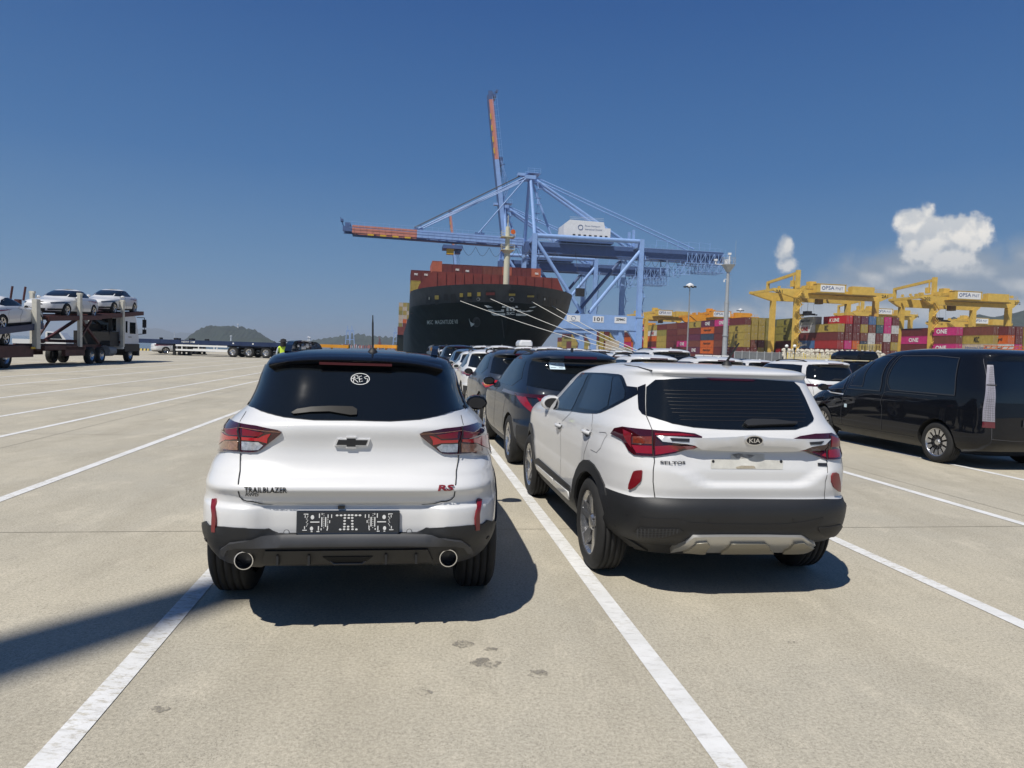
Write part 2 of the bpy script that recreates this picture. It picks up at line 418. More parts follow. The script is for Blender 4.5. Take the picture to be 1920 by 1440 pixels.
    def text(s, txt, x0, z0, w, h, m, parent, off=0.006, bold=0.0, name='lettering', slant=0.0):
        vs, fs, _ = text_verts(txt, bold); out = []
        for a, b in vs:
            z = z0+b*h; x = x0+a*w+slant*b*h; th, _z = s.rear(x, z); out.append(s.pos(th, z)+s.nrm(th, z)*off)
        n = len(out); top = list(out)
        me = bpy.data.meshes.new(name); me.from_pydata([tuple(v) for v in out], [], fs); return link(name, me, m, parent)
def ell(cx, cy, rx, ry, n=20, a0=0): return [(cx+rx*math.cos(a0+2*math.pi*i/n), cy+ry*math.sin(a0+2*math.pi*i/n)) for i in range(n)]
def car_matrix(loc, rz): return Matrix.Translation(Vector(loc)) @ Matrix.Rotation(rz, 4, 'Z')
_wh = {}
def wheel(parent, x, y, r, w, style='five', rr=None, lo=False):
    rr = rr or r*0.70; key = (round(r, 3), w, style, x > 0, lo)
    if key not in _wh:
        sg = 1 if x > 0 else -1; m = MB(); o = w/2
        prof = [(-o+.01, rr*0.98), (-o, rr+.01), (-o-.004, (r+rr)/2), (-o+.012, r-.022), (-o+.03, r-.004)]
        if not lo:
            for g in (-0.27, -0.09, 0.09, 0.27): prof += [(g*w-.006, r), (g*w-.005, r-.012), (g*w+.005, r-.012), (g*w+.006, r)]
        prof += [(o-.03, r-.004), (o-.012, r-.022), (o+.004, (r+rr)/2), (o, rr+.01), (o-.01, rr*0.98)]
        m.lathe([(a, b) for a, b in prof], n=24 if lo else 48); ty = m.mesh('tyre'); ty.materials.append(M['rubber']); ty.polygons.foreach_set('use_smooth', [True]*len(ty.polygons))
        k = MB(); f = sg*(o-.015)       # outer face plane
        k.lathe([(f+sg*.006, rr), (f, rr-.012), (f-sg*.02, rr-.03), (f-sg*.14, rr-.045)], n=32)
        k.cur = 1; k.lathe([(f-sg*.10, rr-.04), (f-sg*.10, 0.001)], n=24)
        def spoke(a, r0, r1, w0, w1, d0, d1, mi):
            k.cur = mi; ca, sa = math.cos(a), math.sin(a); vs = []
            for (rad, ww, dep) in ((r0, w0, d0), (r1, w1, d1)):
                for (t, dd) in ((-ww, 0), (ww, 0), (ww*0.7, -.03), (-ww*0.7, -.03)):
                    px_, pz = rad*ca-t*sa, rad*sa+t*ca; vs.append((f-sg*dep+sg*dd, px_, pz))
            k.add(vs, [(0,1,5,4),(1,2,6,5),(3,0,4,7),(2,3,7,6),(4,5,6,7)])
        if style == 'five':
            for i in range(5):
                a = 2*math.pi*i/5+0.3; spoke(a-.10, .035, rr-.015, .022, .018, .03, .004, 0); spoke(a+.16, .035, rr-.015, .016, .030, .03, .006, 0)
        elif style == 'petal':
            for i in range(12): a = 2*math.pi*i/12; spoke(a, .05, rr-.01, .012, .030, .035, .02, 1); spoke(a, rr*.52, rr-.025, .020, .042, .016, .006, 0)
        elif style == 'truck':
            k.cur = 0; k.lathe([(f-sg*.02, rr-.03), (f-sg*.10, rr*.6), (f-sg*.10, rr*.35), (f+sg*.02, rr*.30), (f+sg*.03, .001)], n=20)
        else:
            for i in range(10): a = 2*math.pi*i/10; spoke(a, .03, rr-.01, .011, .013, .03, .006, 0)
        k.cur = 0; k.lathe([(f-sg*.03, .06), (f-sg*.012, .045), (f-sg*.010, .001)], n=16)
        k.cur = 1
        for i in range(5): a = 2*math.pi*i/5; k.tube((f-sg*.03, .052*math.cos(a), .052*math.sin(a)), (f-sg*.016, .052*math.cos(a), .052*math.sin(a)), .009, n=6)
        rm = k.mesh('wheel')
        for q in ('alloy', 'alloy_dark'): rm.materials.append(M[q])
        _wh[key] = (rm, ty)
    rm, ty = _wh[key]
    a = bpy.data.objects.new('wheel', rm); C.objects.link(a); a.parent = parent; a.location = (x-math.copysign(w/2, x), y, r)
    b = bpy.data.objects.new('tyre', ty); C.objects.link(b); b.parent = a
    return a
def cam_outline(ox, oy, sc_): return lambda pts: [(ox+x/sc_, oy+y/sc_) for x, y in pts]
def ring_arch(sh, y, z, r0, r1, a0, a1, name, m, parent, off=0.012, n=14, sides=(-1, 1), extra=None, res=0.05, thick=0.02):
    for sg in sides:
        pts = [sh.side(y+r1*math.cos(a0+(a1-a0)*i/n), z+r1*math.sin(a0+(a1-a0)*i/n), sg) for i in range(n+1)]
        pts += [sh.side(y+r0*math.cos(a1+(a0-a1)*i/n), z+r0*math.sin(a1+(a0-a1)*i/n), sg) for i in range(n+1)]
        sh.panel(pts, name, m, parent, off=off, thick=thick, res=res)
def mirror_part(parent, x, y, z, m='white_paint', sg=1):
    b = MB(); vs = []
    rings = []
    for (dy_, sx, sz) in ((-.055, .085, .055), (-.05, .10, .068), (0.02, .105, .075), (0.08, .08, .055), (0.115, .03, .02)):
        rings.append([(x+sg*.02+sx*math.cos(t)*1.0, y+dy_-abs(math.cos(t))*.0, z+sz*math.sin(t)) for t in [2*math.pi*i/14 for i in range(14)]])
    vs = [v for r_ in rings for v in r_]; fs = []
    for i in range(4):
        for j in range(14): fs.append((i*14+j, i*14+(j+1) % 14, (i+1)*14+(j+1) % 14, (i+1)*14+j))
    fs.append(tuple(range(13, -1, -1))); fs.append(tuple(range(56, 70))); b.add(vs, fs)
    b.cur = 1; b.prism(ell(x+sg*.02, z, .082, .050, 14), lambda u, v: (u, y-.060, v), lambda u, v: (u, y-.05, v)); b.box((x-sg*.09, y+.03, z-.05), (.12, .05, .03))
    return sharp(b.build('wing_mirror', [m, 'black_flat'], parent), 50)
# ---------------------------------------------------------------- ground
def concrete(name, base, line=False):
    m = bpy.data.materials.new(name); m.use_nodes = True; t = m.node_tree; b = t.nodes['Principled BSDF']; b.inputs['Roughness'].default_value = 0.85
    b.inputs['Specular IOR Level'].default_value = 0.3
    g = t.nodes.new('ShaderNodeTexCoord')
    def nz(scale, det=4, ro=0.6, stretch=None):
        n = t.nodes.new('ShaderNodeTexNoise'); n.inputs['Scale'].default_value = scale; n.inputs['Detail'].default_value = det; n.inputs['Roughness'].default_value = ro
        if stretch:
            mp = t.nodes.new('ShaderNodeMapping'); mp.inputs['Scale'].default_value = stretch; mp.inputs['Rotation'].default_value = (0, 0, YAW+0.2)
            t.links.new(g.outputs['Object'], mp.inputs[0]); t.links.new(mp.outputs[0], n.inputs['Vector'])
        else: t.links.new(g.outputs['Object'], n.inputs['Vector'])
        return n.outputs['Fac']
    def ramp(v, a, b_, lo, hi):
        r = t.nodes.new('ShaderNodeMapRange'); r.inputs[1].default_value = a; r.inputs[2].default_value = b_; r.inputs[3].default_value = lo; r.inputs[4].default_value = hi; t.links.new(v, r.inputs[0]); return r.outputs[0]
    def mx(bt, f, A, B):
        x = t.nodes.new('ShaderNodeMix'); x.data_type = 'RGBA'; x.blend_type = bt
        if isinstance(f, (int, float)): x.inputs[0].default_value = f
        else: t.links.new(f, x.inputs[0])
        for i, v in ((6, A), (7, B)):
            if isinstance(v, tuple): x.inputs[i].default_value = v+(1,)
            else: t.links.new(v, x.inputs[i])
        return x.outputs[2]
    col = mx('MIX', ramp(nz(0.35, 5), .35, .65, 0, 1), base, tuple(c*k for c, k in zip(base, (.84, .86, .90))))
    col = mx('MIX', ramp(nz(1.1, 6, .7, (1, .35, 1)), .46, .70, 0, .9), col, tuple(c*.76 for c in base))
    col = mx('MIX', ramp(nz(2.3, 7, .75, (1, .5, 1)), .52, .66, 0, .55), col, tuple(c*k for c, k in zip(base, (1.14, 1.14, 1.16))))
    col = mx('MIX', ramp(nz(5, 5, .7), .56, .75, 0, .5), col, (base[0]*.72, base[1]*.73, base[2]*.74))
    col = mx('MULTIPLY', 1.0, col, mx('MIX', ramp(nz(60, 3, .7), .3, .7, 0, 1), (.74, .74, .74), (1.18, 1.18, 1.18)))
    col = mx('MULTIPLY', 1.0, col, mx('MIX', ramp(nz(220, 2, .7), .35, .65, 0, 1), (.80, .80, .80), (1.18, 1.18, 1.18)))
    sp = t.nodes.new('ShaderNodeTexVoronoi'); sp.inputs['Scale'].default_value = 75; sp.inputs['Randomness'].default_value = 1
    t.links.new(g.outputs['Object'], sp.inputs['Vector'])
    pit = ramp(sp.outputs['Distance'], .12, .30, .8, 0)
    mm = t.nodes.new('ShaderNodeMath'); mm.operation = 'MULTIPLY'; t.links.new(pit, mm.inputs[0]); t.links.new(ramp(nz(5, 5), .40, .60, .15, 1), mm.inputs[1])
    col = mx('MIX', mm.outputs[0], col, (.19, .17, .135))
    sp2 = t.nodes.new('ShaderNodeTexVoronoi'); sp2.inputs['Scale'].default_value = 7; t.links.new(g.outputs['Object'], sp2.inputs['Vector'])
    col = mx('MIX', ramp(sp2.outputs['Distance'], .015, .035, .7, 0), col, (.10, .09, .08))
    col = mx('MIX', ramp(nz(46, 5, .75), .565, .66, 0, .62), col, (.20, .18, .145))
    col = mx('MIX', ramp(nz(38, 4, .7), .60, .72, 0, .35), col, (.62, .58, .49))
    if line:
        w = ramp(nz(11, 8, .8, (1, 2.6, 1)), .50, .60, 0, .85); lo = ramp(nz(.9, 3), .40, .58, .1, 1)
        m2 = t.nodes.new('ShaderNodeMath'); m2.operation = 'MULTIPLY'; t.links.new(w, m2.inputs[0]); t.links.new(lo, m2.inputs[1])
        wc = mx('MIX', ramp(nz(3, 5), .3, .75, 0, 1), (.74, .74, .73), (.58, .58, .56))
        wc = mx('MIX', ramp(nz(6, 6, .8, (1, 3, 1)), .52, .68, 0, .6), wc, (.35, .34, .32))
        col = mx('MIX', m2.outputs[0], wc, col)
    t.links.new(col, b.inputs['Base Color'])
    bp = t.nodes.new('ShaderNodeBump'); bp.inputs['Strength'].default_value = .35; bp.inputs['Distance'].default_value = .004
    t.links.new(nz(120, 4, .7), bp.inputs['Height']); t.links.new(bp.outputs[0], b.inputs['Normal'])
    M[name] = m; return m
concrete('concrete', (.485, .440, .342)); concrete('line_paint', (.485, .440, .342), True)
def pv(X, D): p = VL*X+UL*D; return (p.x, p.y)
LINES = [1.57*k for k in (-14.2, -12.6, -11.05, -9.5, -7.95, -6.4, -4.95, -3.97, -2.45, -.83, .795, 2.36, 3.86, 5.35, 6.9, 8.4, 9.95)]
def sheet(pts, z, name, m):
    me = bpy.data.meshes.new(name); me.from_pydata([(p[0], p[1], z) for p in pts], [], [tuple(range(len(pts)))]); return link(name, me, m)
qx = lambda D: 2.7-.165*(D-230)
land = [(-400, -60), (900, -60), (900, 1200), (qx(1200), 1200), (qx(150), 150), (20, 116), (-42, 108), (-44, 92), (-400, 78)]
gr = sheet(land, 0, 'ground', 'concrete'); tag(gr, kind='structure')
# quay wall down to the water
qw = MB()
for a, b_ in zip(land[3:], land[4:]): qw.add([(a[0], a[1], 0), (b_[0], b_[1], 0), (b_[0], b_[1], -6), (a[0], a[1], -6)], [(0, 1, 2, 3)])
tag(qw.build('quay_wall', 'plastic_light'), kind='structure')
for i, X in enumerate(LINES):
    d0, d1 = -3, (86 if X < 2 else 90)
    w = .0575; pts = []
    n = 60
    L_ = [pv(X-w+random.uniform(-.002, .002), d0+(d1-d0)*k/n) for k in range(n+1)]; Rr = [pv(X+w+random.uniform(-.002, .002), d0+(d1-d0)*k/n) for k in range(n+1)]
    m_ = MB()
    for k in range(n): m_.add([(L_[k][0], L_[k][1], .004), (Rr[k][0], Rr[k][1], .004), (Rr[k+1][0], Rr[k+1][1], .004), (L_[k+1][0], L_[k+1][1], .004)], [(0, 1, 2, 3)])
    tag(m_.build('parking_line', 'line_paint'), kind='structure')
sea = sheet([(-20000, 40), (20000, 40), (20000, 30000), (-20000, 30000)], -3.2, 'sea', mat('sea_water', (.02, .055, .075), .12, bump=.5, bscale=.35)); tag(sea, kind='structure')
# dark stains on the concrete
def stain(px, py, r_, name='stain'):
    g = G(px, py); n = 22; pts = []
    for i in range(n):
        a = 2*math.pi*i/n; k = r_*(.7+.5*random.random()); pts.append((g.x+k*1.2*math.cos(a), g.y+k*math.sin(a)))
    return sheet(pts, .002, name, 'stain')
mat('stain', (.17, .16, .145), .9, nscale=25, namt=.6)
mat('badge_silver', (.75, .75, .76), .25, metal=.5)
mat('wiper_black', (.004, .004, .004), .35, spec=.2)
mat('reflector_dim', (.06, .004, .006), .3)
# ---- white crossover with black roof (left)
def hero_left():
    g = G(655, 1102); loc = Vector((g.x, g.y, 0))+UL*0.05+VL*0.055; rz = YAW
    root = empty('parked_car', loc, rz, 'white crossover with a glossy black roof, its back to the viewer, nearest on the left', 'car')
    def disp(th, x, y, z):
        if abs(th) < 1.0:
            ax = abs(x)
            rec = ss(ax, .52, .40)*ss(z, .535, .565)*ss(z, .735, .715); y += .045*rec               # plate recess
            ch = ss(ax, .60, .42)*ss(z, .86, 1.0)*ss(z, 1.14, 1.05)*0.012; y += ch
            y += .010*ss(ax, .86, .80)*ss(z, .68, .74)*ss(z, .80, .76)*ss(ax, .60, .7)
        return x, y, z
    K = [(.345, .82, -.66, 3.30, 5.5, 4), (.375, .868, -.76, 3.42, 5.8, 4), (.42, .888, -.80, 3.46, 6, 4), (.48, .90, -.835, 3.48, 6.5, 4), (.54, .905, -.865, 3.48, 6.8, 4),
         (.62, .905, -.875, 3.48, 6.8, 4), (.705, .905, -.87, 3.47, 6.8, 4), (.725, .903, -.845, 3.46, 6.8, 4), (.765, .90, -.85, 3.45, 6.8, 4), (.812, .888, -.877, 3.43, 6.8, 4), (.835, .884, -.862, 3.42, 6.8, 4),
         (.88, .876, -.818, 3.38, 6.8, 4), (.95, .868, -.788, 3.30, 5.3, 3.5), (1.02, .858, -.778, 3.05, 5, 3), (1.08, .838, -.782, 2.60, 4.8, 3), (1.14, .785, -.770, 2.36, 4.5, 3), (1.165, .757, -.745, 2.28, 4.3, 3),
         (1.22, .707, -.700, 2.16, 4.2, 3), (1.32, .662, -.628, 1.90, 4.2, 3), (1.42, .628, -.555, 1.60, 4.2, 3), (1.46, .605, -.52, 1.45, 4.2, 3), (1.49, .585, -.47, 1.30, 4, 3), (1.515, .52, -.38, 1.12, 3.6, 3), (1.535, .40, -.18, .9, 3, 3), (1.545, .15, .25, .6, 2.6, 2.6)]
    K = [(z, w*.955, *r_) for z, w, *r_ in K]; sh = Shell(K, 1.30, disp)
    me = sh.mesh(96, 160, black=lambda th, z: 2 if z > 1.205 else (3 if z < .568 and abs(th) < 1.1 else (3 if z < .33 else 0)), arches=[(.86, 0, .35), (.86, 2.60, .35)], ar=.385)
    body = link('body', me, 'white_paint', root)
    Mw = car_matrix(loc, rz); c1 = cam_outline(360, 560, 2.3233); l4 = cam_outline(390, 770, 7.576)
    P = lambda pts: sh.px(pts, Mw)
    def rz_of(pts):                       # pixel -> (x, z) on the back
        out = []
        for th, z in P(pts): p = sh.pos(th, z); out.append((p.x, p.z))
        return out
    # rear window and its black surround
    lower = P(c1([(700, 531), (600, 531), (530, 530), (400, 517), (300, 490), (262, 466)]))
    up = [sh.rear(-sh.par(1.235)[0]*.985, 1.235), sh.rear(-sh.par(1.33)[0]*.97, 1.33), sh.rear(-.575, 1.435), sh.rear(-.3, 1.447), (0, 1.45)]
    half = lower+up
    full = half+[(-t, z) for t, z in half[::-1]][1:-1]
    sh.panel(full, 'rear_window', 'glass', root, off=.006, thick=.02)
    # spoiler over the window
    sp = MB(); pr = []; n = 24
    for i in range(n+1):
        x = -.49+.98*i/n; c = -0.5+ .13*(abs(x)/.53)**3
        zt = 1.502-.05*(abs(x)/.53)**3
        pr.append([(x*.97, c+.20, zt+.012), (x, c-.06, zt), (x*1.005, c-.085, zt-.016), (x, c-.075, zt-.032), (x*.98, c+.06, zt-.06)])
    vs = [v for r_ in pr for v in r_]; fs = [(i*5+j, (i+1)*5+j, (i+1)*5+j+1, i*5+j+1) for i in range(n) for j in range(4)]
    fs += [tuple(range(5)), tuple(range(n*5+4, n*5-1, -1))]; sp.add(vs, fs); sharp(sp.build('spoiler', 'black_paint', root), 60)
    b = MB(); b.box((0, -.572, 1.464), (.40, .012, .014)); b.build('high_stop_lamp', 'reflector_dim', root)
    # side windows
    for sg in (-1, 1):
        sh.panel([sh.side(y, z, sg) for y, z in ((-.32, 1.20), (2.1, 1.13), (1.72, 1.38), (1.3, 1.44), (.2, 1.44), (-.1, 1.38))], 'side_window', 'glass', root, off=.003, thick=.004)
    for sg in (-1, 1): mirror_part(root, sg*.91, 2.03, 1.06, 'black_paint', sg)
    # tail lamps
    lens = P(l4([(150, 212), (250, 165), (330, 128), (345, 145), (400, 172), (700, 222), (1000, 272), (1052, 300), (1040, 330), (900, 445), (760, 558), (700, 588), (600, 595), (480, 588), (300, 570), (108, 545), (118, 420), (130, 320)]))
    if lens[0][0] > 0: pass
    for t in lens: assert t[0] < 0, t
    sh.panel(lens, 'tail_lamp', 'lamp_dark', root, off=.012, thick=.02, res=.03, mirror=True)
    lamps = [o for o in root.children if o.name.startswith('tail_lamp')]
    def inl(pts, nm, m, off=.015, par=None):
        q = P(l4(pts)); os_ = sh.panel(q, nm, m, root, off=off, thick=.004, res=.03, mirror=True)
        for o, l_ in zip(os_, lamps): o.parent = l_
    inl([(180, 245), (205, 250), (240, 310), (275, 342), (330, 360), (450, 368), (450, 402), (290, 412), (240, 440), (205, 470), (170, 508), (152, 506), (175, 440), (192, 380), (178, 300)], 'light_strip', 'lamp_bright', .017)
    inl([(510, 372), (740, 382), (800, 352), (862, 330), (915, 322), (868, 385), (862, 455), (800, 440), (740, 424), (510, 412)], 'light_strip', 'lamp_bright', .017)
    inl([(262, 262), (450, 268), (450, 350), (340, 345), (290, 318)], 'upper_lens', 'reflector')
    inl([(515, 268), (815, 312), (745, 362), (515, 352)], 'upper_lens', 'reflector')
    inl([(505, 432), (735, 442), (805, 490), (735, 560), (640, 568), (505, 562)], 'reversing_lens', 'lamp_clear')
    inl([(200, 505), (262, 430), (450, 424), (450, 565), (300, 560), (218, 545)], 'indicator_lens', 'lamp_amber')
    sh.ribbon(P(l4([(480, 200), (478, 400), (480, 590)])), 'lamp_seam', 'seam', root, w=.009, off=.019, mirror=True)
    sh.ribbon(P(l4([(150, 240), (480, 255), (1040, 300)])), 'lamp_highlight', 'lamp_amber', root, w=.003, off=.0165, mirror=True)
    # tailgate gap
    gap = P(l4([(545, 8), (500, 80), (455, 155)])); sh.ribbon(gap, 'tailgate_gap', 'seam', root, w=.005, mirror=True)
    gap = P(l4([(466, 605), (463, 720), (460, 850), (445, 930), (434, 1030), (436, 1150), (452, 1215), (500, 1262), (560, 1283), (640, 1290)]))+[(P([(520, 941)])[0][0], .716), (0, .716)]
    sh.ribbon(gap, 'tailgate_gap', 'seam', root, w=.006, off=.004, mirror=True)
    # lower black bumper
    topl = P(c1([(64, 968), (76, 985), (140, 992), (230, 998), (325, 1002), (342, 1000), (360, 1010), (385, 1020), (480, 1022), (600, 1023), (688, 1023)]))
    bump = topl+[(-t, z) for t, z in topl[::-1]][1:]
    dn = [sh.side(-.43, .53, 1), sh.side(-.50, .45, 1)]+[sh.rear(x, z) for x, z in ((.79, .42), (.70, .385), (.58, .375), (.46, .375), (.40, .41), (.3, .408), (0, .405), (-.3, .408), (-.40, .41), (-.46, .375), (-.58, .375), (-.70, .385), (-.79, .42))]+[sh.side(-.50, .45, -1), sh.side(-.43, .53, -1)]
    sh.panel(bump+dn, 'lower_bumper', 'plastic', root, off=.010, thick=.03, res=.04)
    st = [sh.rear(x, z) for x, z in ((-.67, .43), (-.65, .49), (-.60, .530), (-.52, .545), (-.3, .547), (0, .548), (.3, .547), (.52, .545), (.60, .530), (.65, .49), (.67, .43), (.635, .45), (.61, .495), (.56, .512), (.3, .520), (0, .521), (-.3, .520), (-.56, .512), (-.61, .495), (-.635, .45))]
    sh.panel(st, 'bumper_ridge', 'plastic_light', root, off=.026, thick=.025, res=.03)
    sh.panel([sh.rear(x, z) for x, z in ((-.42, .495), (.42, .495), (.45, .415), (-.45, .415))], 'diffuser', 'plastic', root, off=.022, thick=.02)
    for x in (-.36, -.20, .20, .36):
        f = MB(); p = sh.pos(*sh.rear(x, .43)); f.box((x, p.y-.02, .432), (.012, .06, .055)); f.build('diffuser_fin', 'plastic', root)
    hk = [sh.rear(x, z) for x, z in ((-.13, .458), (.13, .458), (.07, .402), (-.07, .402))]
    sh.panel(hk, 'tow_recess', 'dark', root, off=.026, thick=.01)
    hl = MB(); p = sh.pos(*sh.rear(0, .405)); hl.path([(-.13, p.y-.03, .450), (-.075, p.y-.035, .402), (.075, p.y-.035, .402), (.13, p.y-.03, .450)], .005); hl.build('tow_recess_lip', 'plastic_light', root)
    # exhausts
    for i, (cx, cy, r_) in enumerate(((227, 1138, 1), (1124, 1122, 1))):
        (x, z), = rz_of(c1([(cx, cy)])); x = math.copysign(.535, x); z = .425
        p = sh.pos(*sh.rear(x, z)); e_ = MB()
        e_.lathe([(-.0, .049), (-.004, .049), (-.004, .044), (.06, .042)], (x, p.y-.040, z), 'y', 28); e_.cur = 1; e_.lathe([(.0, .049), (.10, .048)], (x, p.y-.045, z), 'y', 28); e_.lathe([(.058, .042), (.06, .001)], (x, p.y-.045, z), 'y', 28)
        sharp(e_.build('exhaust_tip', ['chrome', 'dark'], root), 40)
    # reflectors
    sh.panel(P(c1([(103+(x_-95)*.62, y_) for x_, y_ in [(84, 872), (92, 869), (105, 871), (107, 890), (107, 960), (102, 1015), (79, 1014), (78, 1000), (81, 940)]])), 'reflector', 'reflector', root, off=.012, thick=.02, res=.03, mirror=True)
    # parking sensors
    for x, z in ((-.32, .575), (.32, .575)):
        sh.panel([sh.rear(a, b_) for a, b_ in ell(x, z, .012, .012, 14)], 'parking_sensor', 'white_flat', root, off=.002, thick=.003)
        sh.panel([sh.rear(a, b_) for a, b_ in ell(x, z, .0155, .0155, 14)], 'sensor_ring', 'gray_line', root, off=.0010, thick=.002)
    for x in (-.76, .76):
        sh.panel([sh.rear(a, b_) for a, b_ in ell(x, .50, .012, .012, 12)], 'parking_sensor', 'black_flat', root, off=.013, thick=.003)
    # plate bracket with its mounting pattern
    q = sh.pos(0, .62); y0 = q.y-.012; br = MB(); br.box((0, y0, .625), (.535, .014, .138)); br.cur = 1
    br.box((0, y0-.006, .565), (.52, .016, .022)); pl = bevel(br.build('plate_holder', ['glass_blue', 'plastic_light'], root), .004, 1)
    z8 = lambda x, y: ((x-935)/1400*.533, .625-(y-330)/390*.138)
    wm = MB(); yy = y0-.0085
    def rect(x0, y0_, x1, y1):
        a = z8(x0, y0_); b_ = z8(x1, y1); wm.box(((a[0]+b_[0])/2, yy, (a[1]+b_[1])/2), (abs(b_[0]-a[0]), .002, abs(b_[1]-a[1])))
    def oval(cx, cy, rx, ry):
        a = z8(cx, cy); k = .533/1400; wm.prism(ell(a[0], a[1], rx*k, ry*k, 10), lambda u, v: (u, yy-.001, v), lambda u, v: (u, yy+.001, v))
    for sx in (1, -1):
        X = lambda v: 935+sx*(v-935)
        for cx, cy, rx, ry in ((448, 230, 24, 30), (438, 400, 22, 28), (780, 203, 20, 12), (833, 203, 20, 12), (886, 200, 20, 12), (885, 242, 18, 12), (883, 286, 18, 12), (882, 332, 18, 12), (880, 374, 18, 12), (878, 414, 18, 12), (825, 417, 18, 12)): oval(X(cx), cy, rx, ry)
        for r4 in ((420, 296, 542, 310), (535, 175, 548, 240), (568, 230, 582, 375), (618, 230, 634, 372), (652, 190, 664, 240), (700, 190, 712, 240), (524, 365, 538, 430), (645, 365, 660, 405), (674, 278, 686, 318), (330, 178, 392, 188), (346, 200, 356, 238), (338, 368, 350, 408), (315, 420, 375, 430), (572, 170, 582, 195), (560, 400, 574, 425), (640, 412, 655, 430), (428, 440, 452, 452), (505, 440, 545, 452), (380, 188, 390, 200)): rect(X(r4[0]), r4[1], X(r4[2]), r4[3])
        for i in range(9): oval(X(385-8*(i % 3)), 220+18*i, 6, 5)
        for i in range(8): oval(X(600+ (i % 2)*2), 180+30*i, 5, 5); oval(X(655), 240+24*i, 5, 5)
    for cx, cy in ((940, 200), (938, 242), (932, 374), (932, 414)): oval(cx, cy, 18, 12)
    wm.build('mounting_slots', 'white_flat', pl)
    cm = MB(); cm.box((-.04, sh.pos(0, .72).y-.01, .708), (.035, .03, .014)); cm.build('camera', 'black_flat', root)
    # badge
    bx, bz = 0.0, rz_of(c1([(700, 625)]))[0][1]; yb = sh.pos(0, bz).y
    def cross(s_, d):
        w, h, a, b_ = .088*s_, .019*s_, .027*s_, .031*s_
        k = .008
        return [(-w, -h), (-a, -h), (-a, -b_), (a, -b_), (a, -h), (w-.0, -h), (w+.012, h), (a, h), (a, b_), (-a, b_), (-a, h), (-w+.012, h)]
    e_ = MB(); e_.prism(cross(1.0, 0), lambda u, v: (u, yb-.014, bz+v), lambda u, v: (u, yb+.01, bz+v)); bd = e_.build('badge', 'badge_silver', root)
    e_ = MB(); e_.prism([(x*.88, z*.72) for x, z in cross(1.0, 0)], lambda u, v: (u, yb-.017, bz+v), lambda u, v: (u, yb+.01, bz+v)); e_.build('badge_face', 'black_flat', bd)
    a, b_ = rz_of(c1([(230, 841), (415, 841)])); a2, b2 = rz_of(c1([(233, 857), (292, 857)])); a3, b3 = rz_of(c1([(1070, 836), (1136, 836)]))
    sh.text('TRAILBLAZER', a[0], a[1], b_[0]-a[0], .024, 'black_flat', root, bold=.02); sh.text('AWD', a2[0], a2[1], b2[0]-a2[0], .020, 'black_flat', root, bold=.02)
    sh.text('RS', a3[0], a3[1], b3[0]-a3[0], .026, 'reflector', root, bold=.035, slant=.3); sh.text('RS', a3[0]+.004, a3[1]-.004, b3[0]-a3[0], .026, 'silver', root, off=.004, bold=.035, slant=.3)
    # wiper
    wp = P(c1([(436, 503), (460, 488), (520, 478), (600, 474), (700, 476), (720, 488), (719, 512), (690, 514), (600, 498), (520, 500), (445, 509)]))
    sh.panel(wp, 'wiper', 'wiper_black', root, off=.018, thick=.02, res=.03)
    # chalk scrawl on the glass
    k = P(c1(ell(733, 353, 40, 24, 26))); k.append(k[0]); sh.ribbon(k, 'chalk_mark', 'white_flat', root, w=.0032, off=.008)
    for st_ in ([(704, 366), (707, 340), (722, 338), (724, 350), (708, 353), (724, 368)], [(740, 340), (728, 343), (730, 366), (744, 362)], [(729, 354), (742, 352)], [(768, 340), (750, 346), (756, 352), (766, 352), (762, 368)], [(696, 352), (712, 346)]):
        sh.ribbon(P(c1(st_)), 'chalk_mark', 'white_flat', root, w=.003, off=.008)
    # antenna
    p = sh.pos(*sh.rear(.10, 1.50)); ax_ = Vector((.07, -.20, 1.515)); an = MB(); an.lathe([(0, .038), (.012, .036), (.03, .022), (.042, .012), (.046, .001)], ax_, 'z', 16); an.tube(ax_+Vector((0, 0, .04)), ax_+Vector((-.004, .012, .20)), .006, .0055, 8); an.tube(ax_+Vector((-.004, .012, .20)), ax_+Vector((-.005, .013, .245)), .0045, .003, 8)
    sharp(an.build('antenna', 'black_flat', root), 50)
    # roof rails
    for sg in (-1, 1):
        m_ = MB(); pts = []
        for i in range(15):
            t = i/14; y = -.12+1.5*t; lift = .050*ss(t, 0, .12)*ss(t, 1, .9)-.012; pts.append((sg*(.45+.04*math.sin(math.pi*t)), y, 1.502+.02*math.sin(math.pi*t)+lift))
        for a_, c_ in zip(pts, pts[1:]): m_.beam(a_, c_, .04, .07)
        m_.box((sg*.45, -.04, 1.505), (.035, .10, .03)); m_.build('roof_rail', 'black_paint', root)
    # arches
    for y in (0, 2.60):
        ring_arch(sh, y, .35, .375, .45, R(-8), R(188), 'arch_trim', 'plastic', root)
    for sg in (-1, 1): sh.panel([sh.side(y, z, sg) for y, z in ((.45, .26), (2.15, .26), (2.15, .40), (.45, .40))], 'sill_trim', 'plastic', root, off=.012, thick=.03)
    for (x, y) in ((-.86, 0), (.86, 0), (-.86, 2.6), (.86, 2.6)): wheel(root, x, y, .35, .235, 'five')
    ub = MB(); ub.box((0, 1.3, .30), (1.2, 3.2, .10)); ub.tube((-.6, 0, .33), (.6, 0, .33), .05, n=10); ub.build('underbody', 'dark', root)
    return root, sh, Mw
HL, SHL, MWL = hero_left()
